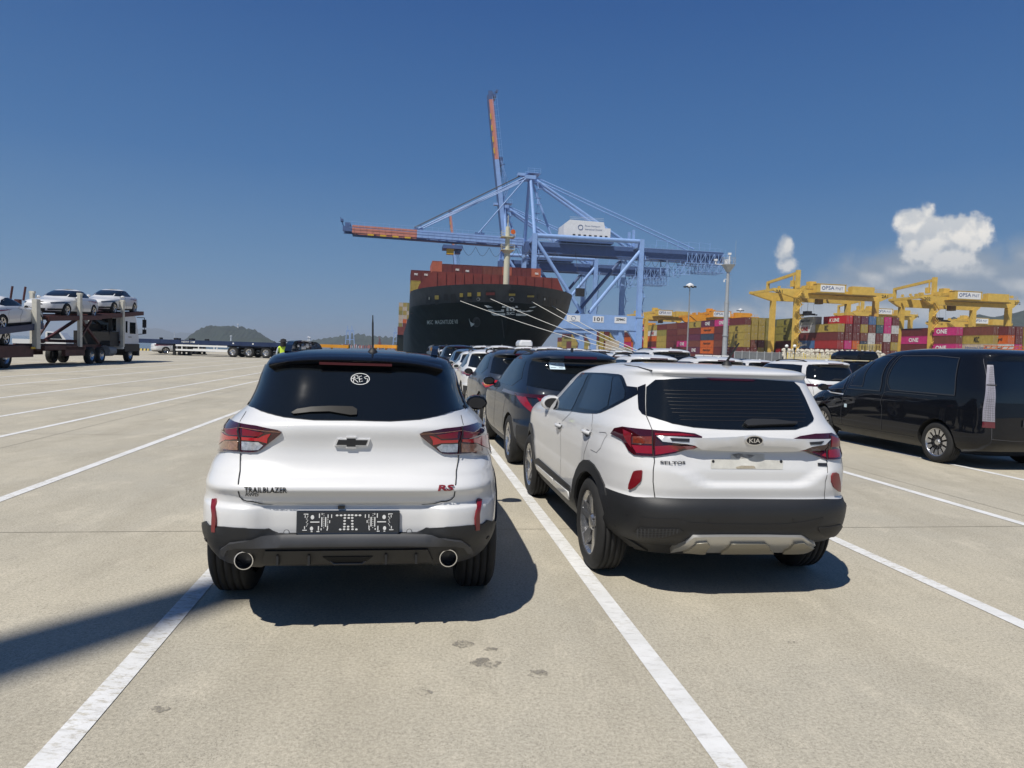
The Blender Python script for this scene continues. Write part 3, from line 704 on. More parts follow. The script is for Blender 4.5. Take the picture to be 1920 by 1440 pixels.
# ---------------------------------------------------------------- white crossover with black lower body (right)
def hero_right():
    gl = G(1126, 1064); gr_ = G(1492, 1062); mid = (gl+gr_)/2; loc = Vector((mid.x, mid.y, 0))+UL*0.04; rz = YAW+R(.3)
    root = empty('parked_car', loc, rz, 'white crossover with white roof and black bumper, nearest on the right', 'car')
    def disp(th, x, y, z):
        if abs(th) < 1.0:
            ax = abs(x-.02)
            lo_ = .80+.0*ax
            rec = ss(ax, .56, .44)*ss(z, .835-.09*ss(ax, .50, .30), .865-.09*ss(ax, .50, .30))*ss(z, 1.005, .98); y += .035*rec
            y += .022*ss(ax, .50, .42)*ss(z, .60, .58)*ss(z, .47, .50)*0
        return x, y, z
    K = [(.24, .80, -.50, 3.25, 5, 4), (.33, .855, -.60, 3.36, 5, 4), (.38, .885, -.70, 3.42, 5.5, 4), (.46, .90, -.77, 3.44, 5.5, 4), (.55, .905, -.795, 3.45, 5.5, 4), (.60, .905, -.803, 3.45, 5.5, 4), (.655, .902, -.775, 3.45, 5.5, 4),
         (.67, .90, -.757, 3.44, 5.5, 4), (.74, .90, -.768, 3.43, 5.5, 4), (.83, .90, -.77, 3.40, 5.5, 4), (.90, .895, -.755, 3.36, 5.5, 4), (.985, .882, -.735, 3.25, 5.3, 3.5), (1.03, .872, -.735, 3.0, 5.2, 3.3), (1.07, .860, -.725, 2.62, 5, 3), (1.11, .842, -.700, 2.42, 4.8, 3),
         (1.15, .820, -.672, 2.32, 4.6, 3), (1.25, .775, -.60, 2.10, 4.6, 3), (1.33, .738, -.545, 1.92, 4.6, 3), (1.385, .712, -.505, 1.74, 4.6, 3), (1.43, .686, -.48, 1.46, 4.6, 2.8), (1.462, .662, -.50, 1.20, 4.8, 2.8), (1.480, .625, -.46, 1.02, 4.6, 2.7), (1.497, .55, -.36, .84, 4, 2.6), (1.509, .42, -.16, .55, 3.2, 2.5), (1.514, .16, .05, .35, 2.6, 2.5)]
    K = [(z, w*.975, *r_) for z, w, *r_ in K]; sh = Shell(K, 1.25, disp)
    Wb = 2.52
    me = sh.mesh(96, 160, black=lambda th, z: 3 if z < .655 and abs(th) < 1.0 else (3 if z < .36 else 0), arches=[(.88, 0, .335), (.88, Wb, .335)], ar=.375)
    body = link('body', me, 'white_paint', root); Mw = car_matrix(loc, rz); c = cam_outline(960, 620, 2.824); f6 = cam_outline(970, 640, 6.4); g6 = cam_outline(970, 860, 6.4)
    P = lambda pts: sh.px(pts, Mw)
    def rz_of(pts):
        out = []
        for th, z in P(pts): p = sh.pos(th, z); out.append((p.x, p.z))
        return out
    pan = lambda pts, nm, m, **k: sh.panel(P(pts), nm, m, root, **k)
    # rear window
    pan(c([(760, 262), (900, 254), (1040, 252), (1300, 258), (1490, 272), (1520, 300), (1550, 360), (1595, 465), (1590, 480), (1560, 505), (1500, 524), (1240, 526), (1100, 522), (960, 512), (850, 493), (780, 470), (712, 450), (713, 300)]), 'rear_window', 'glass', off=.006, thick=.02)
    pan(c([(668, 300), (709, 284), (709, 449), (690, 440), (672, 415)]), 'pillar_panel', 'black_paint', off=.006, thick=.015, res=.03)
    for k in range(9):
        y = 318+k*19.5; xl = 805+k*7; xr = 1512+k*7 if k < 6 else 1555-(k-6)*4
        sh.ribbon(P(c([(xl+ (k > 6)*30, y), ((xl+xr)/2, y+5), (xr, y+9)])), 'heating_wire', 'defrost', root, w=.0015, off=.0085)
    pan(c([(1222, 500), (1232, 484), (1260, 478), (1380, 480), (1500, 494), (1498, 503), (1380, 506), (1240, 512)]), 'wiper', 'plastic', off=.03, thick=.025, res=.03)
    pan(c([(1030, 252), (1290, 262), (1270, 272), (1050, 266)]), 'high_stop_lamp', 'lamp_dark', off=.012, thick=.01, res=.03)
    # lamps
    left = P(c([(528, 546), (548, 518), (590, 511), (745, 529), (880, 538), (965, 547), (1003, 562), (1003, 606), (930, 630), (860, 650), (755, 667), (690, 664), (650, 659), (622, 638), (600, 595), (585, 575), (560, 562)]))
    o1 = sh.panel(left, 'tail_lamp', 'lamp_dark', root, off=.012, thick=.02, res=.03); rmir = [(-t, z) for t, z in left]
    o2 = pan(c([(1490, 572), (1520, 560), (1600, 549), (1685, 545), (1712, 558), (1732, 572), (1734, 600), (1730, 681), (1660, 683), (1600, 662), (1540, 640), (1484, 622)]), 'tail_lamp', 'lamp_dark', off=.012, thick=.02, res=.03)
    def sub(pts, nm, m, par, off=.016): o = sh.panel(P(c(pts)), nm, m, root, off=off, thick=.005, res=.03); o.parent = par
    sub([(640, 608), (745, 610), (745, 655), (665, 650)], 'light_panel', 'lamp_red', o1); sub([(648, 560), (745, 562), (745, 600), (648, 595)], 'indicator_lens', 'lamp_amber_red', o1)
    sub([(760, 612), (830, 606), (990, 606), (860, 642), (762, 660)], 'light_panel', 'lamp_red', o1); sub([(760, 545), (900, 548), (975, 558), (760, 556)], 'light_panel', 'lamp_red', o1)
    sub([(595, 525), (640, 545), (640, 625), (600, 560)], 'light_panel', 'reflector', o1)
    sub([(1510, 622), (1650, 628), (1655, 672), (1605, 655)], 'light_panel', 'lamp_red', o2); sub([(1668, 628), (1724, 626), (1724, 672), (1668, 674)], 'light_panel', 'lamp_red', o2); sub([(1680, 560), (1722, 575), (1722, 612), (1680, 615)], 'indicator_lens', 'reflector', o2)
    sh.ribbon(P(c([(746, 530), (748, 600), (752, 668)])), 'lamp_seam', 'seam', root, w=.006, off=.018); sh.ribbon(P(c([(1676, 548), (1662, 620), (1660, 682)])), 'lamp_seam', 'seam', root, w=.006, off=.018)
    # chrome bar
    pan(c([(768, 561), (860, 565), (1000, 572), (1180, 566), (1268, 556), (1350, 570), (1500, 577), (1672, 577), (1645, 601), (1500, 620), (1268, 622), (1000, 612), (920, 598), (800, 586)]), 'silver_bar', 'bar_silver', off=.026, thick=.03, res=.04)
    for a_ in ([(836, 571), (934, 575), (932, 587), (846, 583)], [(1562, 590), (1635, 586), (1620, 600), (1566, 601)]): pan(c(a_), 'bar_inset', 'alloy_dark', off=.029, thick=.004, res=.03)
    (ex, ez), = rz_of(c([(1268, 578)])); p = sh.pos(*sh.rear(ex, ez)); yb = p.y-.030; e_ = MB()
    e_.prism(ell(ex, ez, .060, .032, 28), lambda u, v: (u, yb-.010, v), lambda u, v: (u, yb+.03, v)); bd = sharp(e_.build('badge', 'chrome', root))
    e_ = MB(); e_.prism(ell(ex, ez, .053, .026, 28), lambda u, v: (u, yb-.012, v), lambda u, v: (u, yb+.03, v)); e_.build('badge_face', 'black_paint', bd)
    text_on('KIA', (ex-.038, yb-.0135, ez-.0135), (1, 0, 0), (0, 0, 1), .076, .027, 'chrome', bd, bold=.02)
    a, b_ = rz_of(c([(785, 705), (922, 705)])); sh.text('SELTOS', a[0], a[1], b_[0]-a[0], .019, 'alloy_dark', root, bold=.03)
    pan(c([(1612, 700), (1663, 701), (1663, 717), (1613, 716)]), 'trim_badge', 'alloy_dark', off=.006, thick=.008, res=.03)
    # bare plate area, old marks
    pan(c([(1055, 682), (1160, 680), (1160, 655), (1230, 648), (1335, 655), (1335, 682), (1432, 690), (1430, 735), (1057, 731)]), 'plate_residue', 'residue', off=.002, thick=.003, res=.03)
    pan(c([(1165, 655), (1200, 650), (1285, 660), (1260, 675), (1190, 676)]), 'old_sticker', 'residue_dark', off=.0035, thick=.002, res=.02)
    pan(c([(1185, 722), (1215, 715), (1280, 716), (1290, 730), (1190, 731)]), 'old_sticker', 'residue_dark2', off=.0035, thick=.002, res=.02)
    for q in ((1068, 692), (1421, 693)):
        pan(c(ell(q[0], q[1], 7, 8, 12)), 'plate_screw', 'black_flat', off=.004, thick=.004, res=.02)
    pan(c([(1285, 622), (1308, 622), (1304, 636), (1290, 636)]), 'camera', 'black_flat', off=.02, thick=.02, res=.02)
    # reflectors
    pan(c([(640, 760), (648, 744), (664, 739), (688, 738), (692, 745), (690, 778), (682, 800), (655, 826), (628, 841), (619, 836), (622, 812)]), 'reflector', 'reflector', off=.010, thick=.015, res=.03)
    pan(c([(1688, 770), (1694, 755), (1710, 750), (1724, 757), (1732, 800), (1733, 853), (1722, 848), (1700, 828), (1688, 800)]), 'reflector', 'reflector', off=.010, thick=.015, res=.03)
    # gaps
    sh.ribbon(P(c([(712, 452), (728, 490), (744, 530)])), 'tailgate_gap', 'seam', root, w=.005)
    sh.ribbon(P(c([(752, 670), (755, 690), (748, 740), (747, 800), (752, 850), (757, 886)])), 'tailgate_gap', 'seam', root, w=.006)
    sh.ribbon(P(c([(1662, 684), (1666, 720), (1658, 800), (1655, 894)])), 'tailgate_gap', 'seam', root, w=.004)
    sh.ribbon(P(c([(757, 888), (1000, 893), (1300, 897), (1655, 896)])), 'bumper_gap', 'seam', root, w=.008)
    # black bumper with inserts and silver skid bar
    top = P(c([(488, 869), (560, 875), (640, 882), (760, 889), (1000, 894), (1300, 898), (1655, 897), (1738, 893)]))
    bot = [sh.side(-.40, .50, 1), sh.rear(.83, .40), sh.rear(.70, .352), sh.rear(.4, .345), sh.rear(-.4, .345), sh.rear(-.70, .352), sh.rear(-.83, .40), sh.side(-.36, .50, -1)]
    sh.panel(top+bot, 'rear_bumper', 'plastic', root, off=.012, thick=.03, res=.04)
    pan(c([(690, 985), (880, 990), (940, 1010), (1100, 1020), (1440, 1020), (1560, 1005), (1640, 985), (1640, 990), (1560, 1030), (1440, 1045), (1100, 1045), (940, 1040), (880, 1055), (800, 1090), (680, 1085), (650, 1062)]), 'bumper_recess', 'black_flat', off=.016, thick=.01, res=.04)
    pan(c([(650, 1060), (685, 1035), (880, 1040), (905, 1055), (800, 1088), (690, 1082)]), 'grille_insert', 'plastic', off=.020, thick=.01, res=.03)
    for i in range(12):
        x = 675+i*18; sh.ribbon(P(c([(x, 1040), (x-4, 1082-max(0, i-7)*5)])), 'grille_bar', 'plastic_light', root, w=.010, off=.023)
    for i in range(3): sh.ribbon(P(c([(665, 1050+i*12), (860-i*20, 1050+i*12)])), 'grille_bar', 'plastic_light', root, w=.004, off=.0235)
    pan(c([(1615, 1038), (1730, 1020), (1738, 1060), (1700, 1082), (1650, 1080), (1620, 1060)]), 'grille_insert', 'black_flat', off=.018, thick=.01, res=.03)
    pan(c([(836, 1151), (880, 1120), (955, 1074), (1100, 1072), (1350, 1072), (1525, 1074), (1560, 1092), (1600, 1138), (1588, 1148), (1500, 1148), (1350, 1150), (1000, 1150), (900, 1140)]), 'skid_plate', 'silver', off=.035, thick=.04, res=.04)
    for a_ in ([(900, 1140), (970, 1095), (1025, 1092), (1040, 1110), (1015, 1150), (985, 1150)], [(1095, 1150), (1150, 1096), (1330, 1096), (1355, 1112), (1375, 1150)], [(1420, 1150), (1480, 1096), (1530, 1092), (1570, 1130), (1540, 1146)]):
        pan(c(a_), 'skid_block', 'skid_dull', off=.048, thick=.02, res=.04)
    for q in ((1035, 997), (1485, 997), (615, 970)): pan(c(ell(q[0], q[1], 6, 7, 12)), 'parking_sensor', 'black_flat', off=.0145, thick=.003, res=.02)
    # left side: glazing, doors, handles
    pan(f6([(778, 378), (890, 376), (1060, 382), (1220, 396), (1262, 410), (1285, 450), (1318, 538), (1440, 552), (1446, 634), (1300, 712), (1150, 790), (1000, 858), (950, 868), (800, 862), (640, 838), (432, 816), (482, 700), (568, 604), (674, 488)]), 'window_frame', 'black_paint', off=.004, thick=.006, res=.04)
    pan(f6([(788, 402), (862, 400), (800, 530), (720, 690), (655, 825), (470, 795), (526, 700), (630, 570)]), 'side_window', 'glass_blue', off=.007, thick=.003, res=.04)
    pan(f6([(912, 400), (1040, 406), (1155, 428), (1130, 580), (1090, 780), (1000, 835), (940, 838), (735, 800), (790, 690), (850, 540)]), 'side_window', 'glass_blue', off=.007, thick=.003, res=.04)
    pan(f6([(1165, 428), (1235, 425), (1262, 480), (1300, 600), (1290, 690), (1105, 790), (1140, 600)]), 'quarter_window', 'glass_blue', off=.007, thick=.003, res=.04)
    for sg in (1,): sh.panel([sh.side(y, z, sg) for y, z in ((-.1, 1.22), (2.1, 1.10), (1.75, 1.36), (1.3, 1.44), (.2, 1.44), (0, 1.40))], 'side_window', 'glass', root, off=.003, thick=.004)
    gd = lambda ln, w=.005: sh.ribbon(P(f6(ln)), 'door_gap', 'gray_line', root, w=w)
    gd([(655, 840), (600, 900), (540, 960), (520, 1100), (520, 1300), (522, 1440)]); gd([(905, 870), (900, 1050), (850, 1200), (800, 1350), (795, 1420)])
    sh.ribbon(P(g6([(522, 0), (518, 150), (510, 280), (512, 380)])), 'door_gap', 'gray_line', root, w=.005)
    sh.ribbon(P(f6([(985, 1090), (1060, 1095), (1080, 1120), (1000, 1280), (950, 1335), (880, 1300)])), 'fuel_flap_gap', 'gray_line', root, w=.004)
    for (hx, hy, k) in ((505, 1010, 1), (838, 1092, 1.25)):
        (th, z), = P(f6([(hx, hy)])); p = sh.pos(th, z); n = sh.nrm(th, z); h_ = MB(); prev = None
        for i in range(9):
            t = (i-4)/4; q = p+Vector((0, t*.10, 0))+n*(.030-.028*t*t)
            ring = [q+Vector((n.x*a1*.010, 0, b1*.016)) for a1, b1 in ((-1, -1), (1, -.7), (1, .7), (-1, 1))]
            if prev: h_.add(prev+ring, [(0, 1, 5, 4), (1, 2, 6, 5), (2, 3, 7, 6), (3, 0, 4, 7)])
            prev = ring
        h_.build('door_handle', 'white_paint', root, smooth=True)
        sh.panel([(th+.9*dx_/2.0, z+dz_) for dx_, dz_ in ell(0, -.006, .055, .028, 16)], 'handle_cup', 'plastic_light', root, off=.0015, thick=.002, res=.02)
    for sg in (-1, 1): mirror_part(root, sg*.80, 1.62, 1.08, 'white_paint', sg)
    # cladding
    for y in (0, Wb): ring_arch(sh, y, .335, .37, .455, R(-12), R(190), 'arch_trim', 'plastic', root)
    for sg in (-1, 1):
        sh.panel([sh.side(y, z, sg) for y, z in ((.43, .27), (2.09, .27), (2.06, .46), (1.9, .50), (.5, .50), (.45, .46))], 'sill_trim', 'plastic', root, off=.012, thick=.03)
        sh.panel([sh.side(y, z, sg) for y, z in ((.52, .385), (1.12, .385), (1.12, .44), (.52, .45))], 'sill_strip', 'white_paint', root, off=.022, thick=.012)
        sh.panel([sh.side(y, z, sg) for y, z in ((1.135, .385), (1.95, .385), (1.99, .43), (1.135, .44))], 'sill_strip', 'white_paint', root, off=.022, thick=.012)
    sh.ribbon(P(f6([(1285, 282), (1450, 305), (1530, 330), (1620, 355)])), 'roof_channel', 'seam', root, w=.012)
    sh.ribbon([(-t, z) for t, z in P(f6([(1285, 282), (1450, 305), (1530, 330), (1620, 355)]))], 'roof_channel', 'seam', root, w=.012)
    ax_ = Vector((.09, -.14, 1.500)); an = MB(); an.lathe([(0, .040), (.015, .034), (.04, .018), (.048, .001)], ax_, 'z', 16); an.tube(ax_+Vector((.0, 0, .04)), ax_+Vector((.035, -.10, .17)), .009, .006, 8)
    sharp(an.build('antenna', 'black_flat', root), 50)
    for (x, y) in ((-.87, 0), (.87, 0), (-.87, Wb), (.87, Wb)): wheel(root, x, y, .335, .215, 'five')
    ub = MB(); ub.box((0, 1.3, .31), (1.2, 3.0, .10)); ub.tube((-.6, 0, .33), (.6, 0, .33), .05, n=10); ub.build('underbody', 'dark', root)
    return root, sh
mat('bar_silver', (.66, .66, .66), .32, metal=.35, coat=.5)
mat('lamp_amber_red', (.20, .03, .012), .2, coat=1.0, nscale=70, namt=.5)
mat('residue', (.60, .59, .54), .6, nscale=9, namt=.25); mat('residue_dark', (.35, .34, .32), .7, nscale=30, namt=.6); mat('residue_dark2', (.42, .37, .28), .7, nscale=30, namt=.5)
mat('skid_dull', (.30, .28, .23), .5, metal=.3)
HR, SHR = hero_right()
# ---------------------------------------------------------------- other cars, one builder, several body styles
STY = {
 'suv': dict(L=4.55, wb=2.68, oh=.92, h=1.66, w=.93, belt=1.03, rr=.35, hood=1.02, cowl=2.62, roofn=4.4, rg=.42, roofy=1.55, rails=True, boxy=5.5),
 'hatch': dict(L=4.2, wb=2.55, oh=.78, h=1.52, w=.88, belt=.98, rr=.32, hood=.96, cowl=2.45, roofn=4.2, rg=.50, roofy=1.45, rails=False, boxy=5),
 'mpv': dict(L=5.0, wb=3.05, oh=1.0, h=1.76, w=.98, belt=1.08, rr=.36, hood=1.06, cowl=3.0, roofn=5, rg=.22, roofy=2.1, rails=True, boxy=6),
 'sedan': dict(L=4.85, wb=2.85, oh=1.05, h=1.46, w=.93, belt=.94, rr=.34, hood=.90, cowl=2.35, roofn=3.6, rg=1.25, roofy=1.35, rails=False, boxy=5),
}
def shell_of(st):
    p = STY[st]; oh, h, w, b = p['oh'], p['h'], p['w'], p['belt']; fr = p['L']-oh; bx = p['boxy']; yc = p['wb']/2; rg = p['rg']; hb = p['hood']
    if st == 'sedan':
        dk = b+.10     # boot lid height
        K = [(.20, w*.90, -oh+.16, fr-.12, bx, 4), (.34, w*.97, -oh+.05, fr-.02, bx, 4), (.50, w, -oh, fr, bx, 4), (.66, w*.995, -oh+.02, fr-.01, bx, 4), (hb-.16, w*.985, -oh+.02, fr-.08, bx, 4), (hb-.04, w*.965, -oh+.03, fr-.35, 4.8, 3.4),
             (b, w*.94, -oh+.06, p['cowl']+.25, 4.5, 3), (dk-.03, w*.90, -oh+.20, p['cowl']-.02, 4.2, 3), (dk+.01, w*.86, -.35, p['cowl']-.12, 4, 3), (dk+.12, w*.80, -.08, p['cowl']-.38, 3.8, 3), (h-.10, w*.68, .38, p['roofy']-.1, 3.6, 3), (h-.05, w*.58, .58, p['roofy']-.32, 3.4, 3), (h-.015, w*.40, .78, p['roofy']-.55, 3, 3), (h, w*.12, .92, p['roofy']-.75, 2.6, 2.6)]
    else:
        K = [(.22, w*.89, -oh+.28, fr-.16, bx, 4), (.36, w*.975, -oh+.06, fr-.03, bx, 4), (.50, w, -oh, fr, bx, 4), (.62, w, -oh, fr-.01, bx, 4), (.68, w*.993, -oh+.035, fr-.03, bx, 4), (.84, w*.99, -oh+.05, fr-.07, bx, 4), (hb-.06, w*.975, -oh+.075, fr-.25, bx-.3, 3.5),
             (hb, w*.96, -oh+.085, p['cowl']+.25, 4.9, 3.2), (b+.07, w*.93, -oh+.13, p['cowl']-.02, 4.8, 3), (b+.12, w*.90, -oh+.18, p['cowl']-.12, 4.6, 3), (h-.30, w*.80, -oh+.20+rg*.55, (p['cowl']+p['roofy'])/2-.08, p['roofn'], 3), (h-.17, w*.73, -oh+.20+rg*.80, p['roofy']+.12, p['roofn'], 3),
             (h-.12, w*.69, -oh+.10+rg*.75, p['roofy']-.02, p['roofn'], 3), (h-.08, w*.64, -oh+.12+rg*.85, p['roofy']-.16, p['roofn']-.2, 3), (h-.045, w*.55, -oh+.24+rg, p['roofy']-.35, 3.6, 3), (h-.012, w*.36, -oh+.5+rg, p['roofy']-.6, 3, 3), (h, w*.12, -oh+.95+rg, p['roofy']-.85, 2.6, 2.6)]
    return Shell(K, yc), p
_base = {}
def base_car(st):
    if st in _base: return _base[st]
    sh, p = shell_of(st); rr = p['rr']; wx = p['w']
    me = sh.mesh(46, 88, black=(lambda th, z: 3 if z < .60 and abs(th) < .9 else (3 if z < .34 else 0)) if st in ('suv', 'mpv') else (lambda th, z: 3 if z < .30 else 0), arches=[(wx, 0, rr), (wx, p['wb'], rr)], ar=rr+.035)
    _base[st] = (sh, p, me); return _base[st]
_var = {}
def make_car(st, paint, label, group=None, tail='block', front=False, sticker=False, rails=None, glass='glass', plate=True):
    """first call of a (style, paint, tail) builds it, the next ones copy the tree"""
    key = (st, paint, tail, front, rails, glass)
    if key in _var and not sticker:
        r = copy_tree(_var[key]); r['label'] = label
        if group: r['group'] = group
        elif 'group' in r: del r['group']
        return r
    sh, p, me = base_car(st); root = empty('parked_car', (0, 0, 0), 0, label, 'car', group)
    body = link('body', me, [], root); body.data.materials  # shared mesh, paint by object slot
    body.material_slots[0].link = 'OBJECT'; body.material_slots[0].material = M[paint]
    oh, h, w, b = p['oh'], p['h'], p['w'], p['belt']; wl = w*.94; rg = p['rg']; fr = p['L']-oh
    if st == 'sedan':
        dk = b+.10
        sh.panel([sh.rear(x, z) for x, z in ((-.56, dk+.05), (.56, dk+.05), (.46, h-.09), (-.46, h-.09))], 'rear_window', glass, root, off=.004, thick=.01, res=.08)
        wz0, wz1 = b+.09, h-.09
        for sg in (-1, 1):
            sh.panel([sh.side(y, z, sg) for y, z in ((.12, wz0+.05), (.35, wz0), (p['cowl']-.25, wz0), (p['cowl']-.55, wz0+.14), (p['roofy']-.12, wz1), (.72, wz1), (.42, wz1-.08))], 'side_window', glass, root, off=.004, thick=.006, res=.08)
            sh.ribbon([sh.side(1.28, z, sg) for z in (.32, .6, .9, h-.1)], 'door_gap', 'seam', root, w=.012, off=.006); sh.ribbon([sh.side(y, z, sg) for y, z in ((.42, .42), (.40, .7), (.30, .95))], 'door_gap', 'seam', root, w=.012)
        ws = [(math.pi*sg_*t, z) for sg_, t, z in ((1, .80, b+.10), (-1, .80, b+.10), (-1, .84, h-.08), (1, .84, h-.08))]
        half = [sh.side(p['cowl']-.42, b+.16, 1), sh.side(p['roofy']-.1, h-.085, 1)]
        t0 = math.pi-.62; t1 = math.pi-.70
        sh.panel([(t0-2*math.pi+.0, 0)] and [(a, z) for a, z in ((t0, b+.13), (t1, h-.09), (math.pi, h-.075))]+[(2*math.pi-t1, h-.09), (2*math.pi-t0, b+.13), (math.pi, b+.11)], 'windscreen', glass, root, off=.004, thick=.01, res=.08)
    else:
        wz0, wz1 = b+.10, h-.16
        sh.panel([sh.rear(x, z) for x, z in ((-w*.80, wz0+.02), (-w*.4, wz0-.03), (w*.4, wz0-.03), (w*.80, wz0+.02), (w*.66, wz1+.01), (w*.3, wz1+.025), (-w*.3, wz1+.025), (-w*.66, wz1+.01))], 'rear_window', glass, root, off=.006, thick=.012, res=.07)
        for sg in (-1, 1):
            sh.panel([sh.side(y, z, sg) for y, z in ((-oh+.62+rg*.3, wz0+.10), (-oh+.9+rg*.3, wz0-.02), (p['cowl']-.20, wz0-.02), (p['cowl']-.50, wz0+.16), (p['roofy']+.10, wz1-.02), (.3, wz1), (-oh+.70+rg*.6, wz1-.02))], 'side_window', glass, root, off=.004, thick=.006, res=.08)
            sh.ribbon([sh.side(p['wb']*.5, z, sg) for z in (.34, .6, .9, wz1)], 'door_gap', 'seam', root, w=.012, off=.006); sh.ribbon([sh.side(y, z, sg) for y, z in ((.45, .42), (.42, .75), (.10, 1.0))], 'door_gap', 'seam', root, w=.010)
        t0 = math.pi-.60; t1 = math.pi-.72
        sh.panel([(t0, b+.18), (t1, h-.16), (math.pi, h-.14), (2*math.pi-t1, h-.16), (2*math.pi-t0, b+.18), (math.pi, b+.15)], 'windscreen', glass, root, off=.004, thick=.01, res=.08)
        sh.panel([sh.rear(x, z) for x, z in ((-w*.25, wz1+.04), (w*.25, wz1+.04), (w*.25, wz1+.06), (-w*.25, wz1+.06))], 'high_stop_lamp', 'lamp_dark', root, off=.01, thick=.01, res=.08)
        if rails if rails is not None else p['rails']:
            for sg in (-1, 1):
                m_ = MB(); pts = []
                for i in range(9):
                    t = i/8; y = -oh+.55+rg+(1.65)*t; pts.append((sg*w*(.60+.03*math.sin(math.pi*t)), y, h-.085+.035*math.sin(math.pi*t)+.035*ss(t, 0, .12)*ss(t, 1, .88)))
                for a_, c_ in zip(pts, pts[1:]): m_.beam(a_, c_, .035, .028)
                m_.build('roof_rail', 'black_flat', root)
        fn = MB(); y = -oh+.45+rg; fn.prism([(y, h-.06), (y+.16, h-.045), (y+.05, h+.03), (y+.01, h+.03)], lambda u, v: (-.012, u, v), lambda u, v: (.012, u, v)); fn.build('fin_antenna', 'black_flat' if paint != 'white_paint' else 'white_paint', root)
        sh.panel([sh.rear(x, z) for x, z in ((-w*.22, wz0-.01), (w*.30, wz0+.0), (w*.28, wz0+.025), (-w*.1, wz0+.03))], 'wiper', 'plastic', root, off=.03, thick=.02, res=.08)
    lz = b-.08 if st != 'sedan' else b-.10
    if tail == 'block':
        for sg in (-1, 1):
            q = [sh.rear(sg*w*.60, lz+.055), sh.rear(sg*w*.86, lz+.08)]+[sh.side(-oh+.42, lz+.07, sg), sh.side(-oh+.40, lz+.0, sg)]+[sh.rear(sg*w*.86, lz-.07), sh.rear(sg*w*.66, lz-.05)]
            o = sh.panel(q, 'tail_lamp', 'lamp_dark', root, off=.010, thick=.015, res=.05)
            q2 = [sh.rear(sg*w*.66, lz+.035), sh.rear(sg*w*.86, lz+.05), sh.rear(sg*w*.96, lz+.04), sh.rear(sg*w*.96, lz-.02), sh.rear(sg*w*.80, lz-.03)]
            sh.panel(q2, 'light_strip', 'lamp_red', root, off=.014, thick=.003, res=.06).parent = o
    elif tail == 'bar':
        sh.panel([sh.rear(x, z) for x, z in ((-w*.97, lz+.055), (-w*.5, lz+.05), (w*.5, lz+.05), (w*.97, lz+.055), (w*.97, lz-.01), (w*.5, lz-.02), (-w*.5, lz-.02), (-w*.97, lz-.01))], 'tail_lamp', 'lamp_dark', root, off=.010, thick=.015, res=.06)
    elif tail == 'claw':
        sh.panel([sh.rear(x, z) for x, z in ((-w*.97, lz+.09), (w*.97, lz+.09), (w*.97, lz+.045), (-w*.97, lz+.045))], 'tail_lamp', 'lamp_dark', root, off=.010, thick=.015, res=.06)
        for sg in (-1, 1):
            for k in (0, 1):
                x0 = .92-k*.22; q = [sh.rear(sg*w*(x0), lz+.05), sh.rear(sg*w*(x0-.09), lz+.05), sh.rear(sg*w*(x0-.22), lz-.15), sh.rear(sg*w*(x0-.15), lz-.15)]
                sh.panel(q, 'tail_lamp', 'lamp_red', root, off=.011, thick=.015, res=.05)
    elif tail == 'amber':
        for sg in (-1, 1):
            q = [sh.rear(sg*w*.55, lz+.05), sh.rear(sg*w*.95, lz+.075)]+[sh.side(-oh+.36, lz+.06, sg)]+[sh.rear(sg*w*.95, lz-.03), sh.rear(sg*w*.90, lz-.11), sh.rear(sg*w*.78, lz-.06)]
            o = sh.panel(q, 'tail_lamp', 'lamp_bright', root, off=.010, thick=.015, res=.05)
            sh.panel([sh.rear(sg*w*.78, lz-.02), sh.rear(sg*w*.92, lz-.0), sh.rear(sg*w*.91, lz-.07), sh.rear(sg*w*.84, lz-.06)], 'indicator_lens', 'amber_lens', root, off=.014, thick=.003, res=.06).parent = o
    sh.ribbon([sh.rear(w*.80, wz0), sh.rear(w*.78, lz), sh.rear(w*.76, .72), sh.rear(w*.6, .70), (0, .70)], 'tailgate_gap', 'seam', root, w=.008, off=.002, mirror=True)
    if plate:
        q = sh.pos(0, .80 if st != 'sedan' else .62); pl = MB(); pl.box((0, q.y-.008, .80 if st != 'sedan' else .62), (.50, .012, .11)); pl.build('plate_holder', 'black_flat', root)
    if front:
        hz = p['hood']-.20
        for sg in (-1, 1):
            rf = lambda x, z: (lambda t: (math.copysign(math.pi-abs(t[0]), sg), z))((math.atan2(abs(x)/sh.par(z)[0], max(1e-4, (1-(min(abs(x)/sh.par(z)[0], .999))**sh.par(z)[4]))**(1/sh.par(z)[4])), z))
            sh.panel([rf(w*.55, hz+.02), rf(w*.90, hz+.08), rf(w*.97, hz+.05), rf(w*.93, hz-.02), rf(w*.60, hz-.05)], 'headlight', 'headlight', root, off=.006, thick=.01, res=.06)
            sh.panel([rf(w*.05, hz+.05), rf(w*.26, hz+.05), rf(w*.24, hz-.10), rf(w*.07, hz-.10)], 'grille', 'black_flat', root, off=.008, thick=.01, res=.08)
            sh.panel([rf(w*.45, .42), rf(w*.90, .44), rf(w*.88, .34), rf(w*.45, .34)], 'air_intake', 'black_flat', root, off=.006, thick=.01, res=.08)
        sh.panel([(math.pi-.35, .43), (math.pi+.35, .43), (math.pi+.33, .30), (math.pi-.33, .30)], 'air_intake', 'black_flat', root, off=.006, thick=.01, res=.08)
    for sg in (-1, 1): mirror_part(root, sg*(w*.97+.01), p['cowl']-.55, b+.06, paint if paint == 'white_paint' else 'black_paint', sg)
    for (x, y) in ((-wx_(p), 0), (wx_(p), 0), (-wx_(p), p['wb']), (wx_(p), p['wb'])): wheel(root, x, y, p['rr'], .225, 'five' if st != 'mpv' else 'multi', lo=True)
    ub = MB(); ub.box((0, p['wb']/2, .32), (1.2, p['wb'], .10)); ub.build('underbody', 'dark', root)
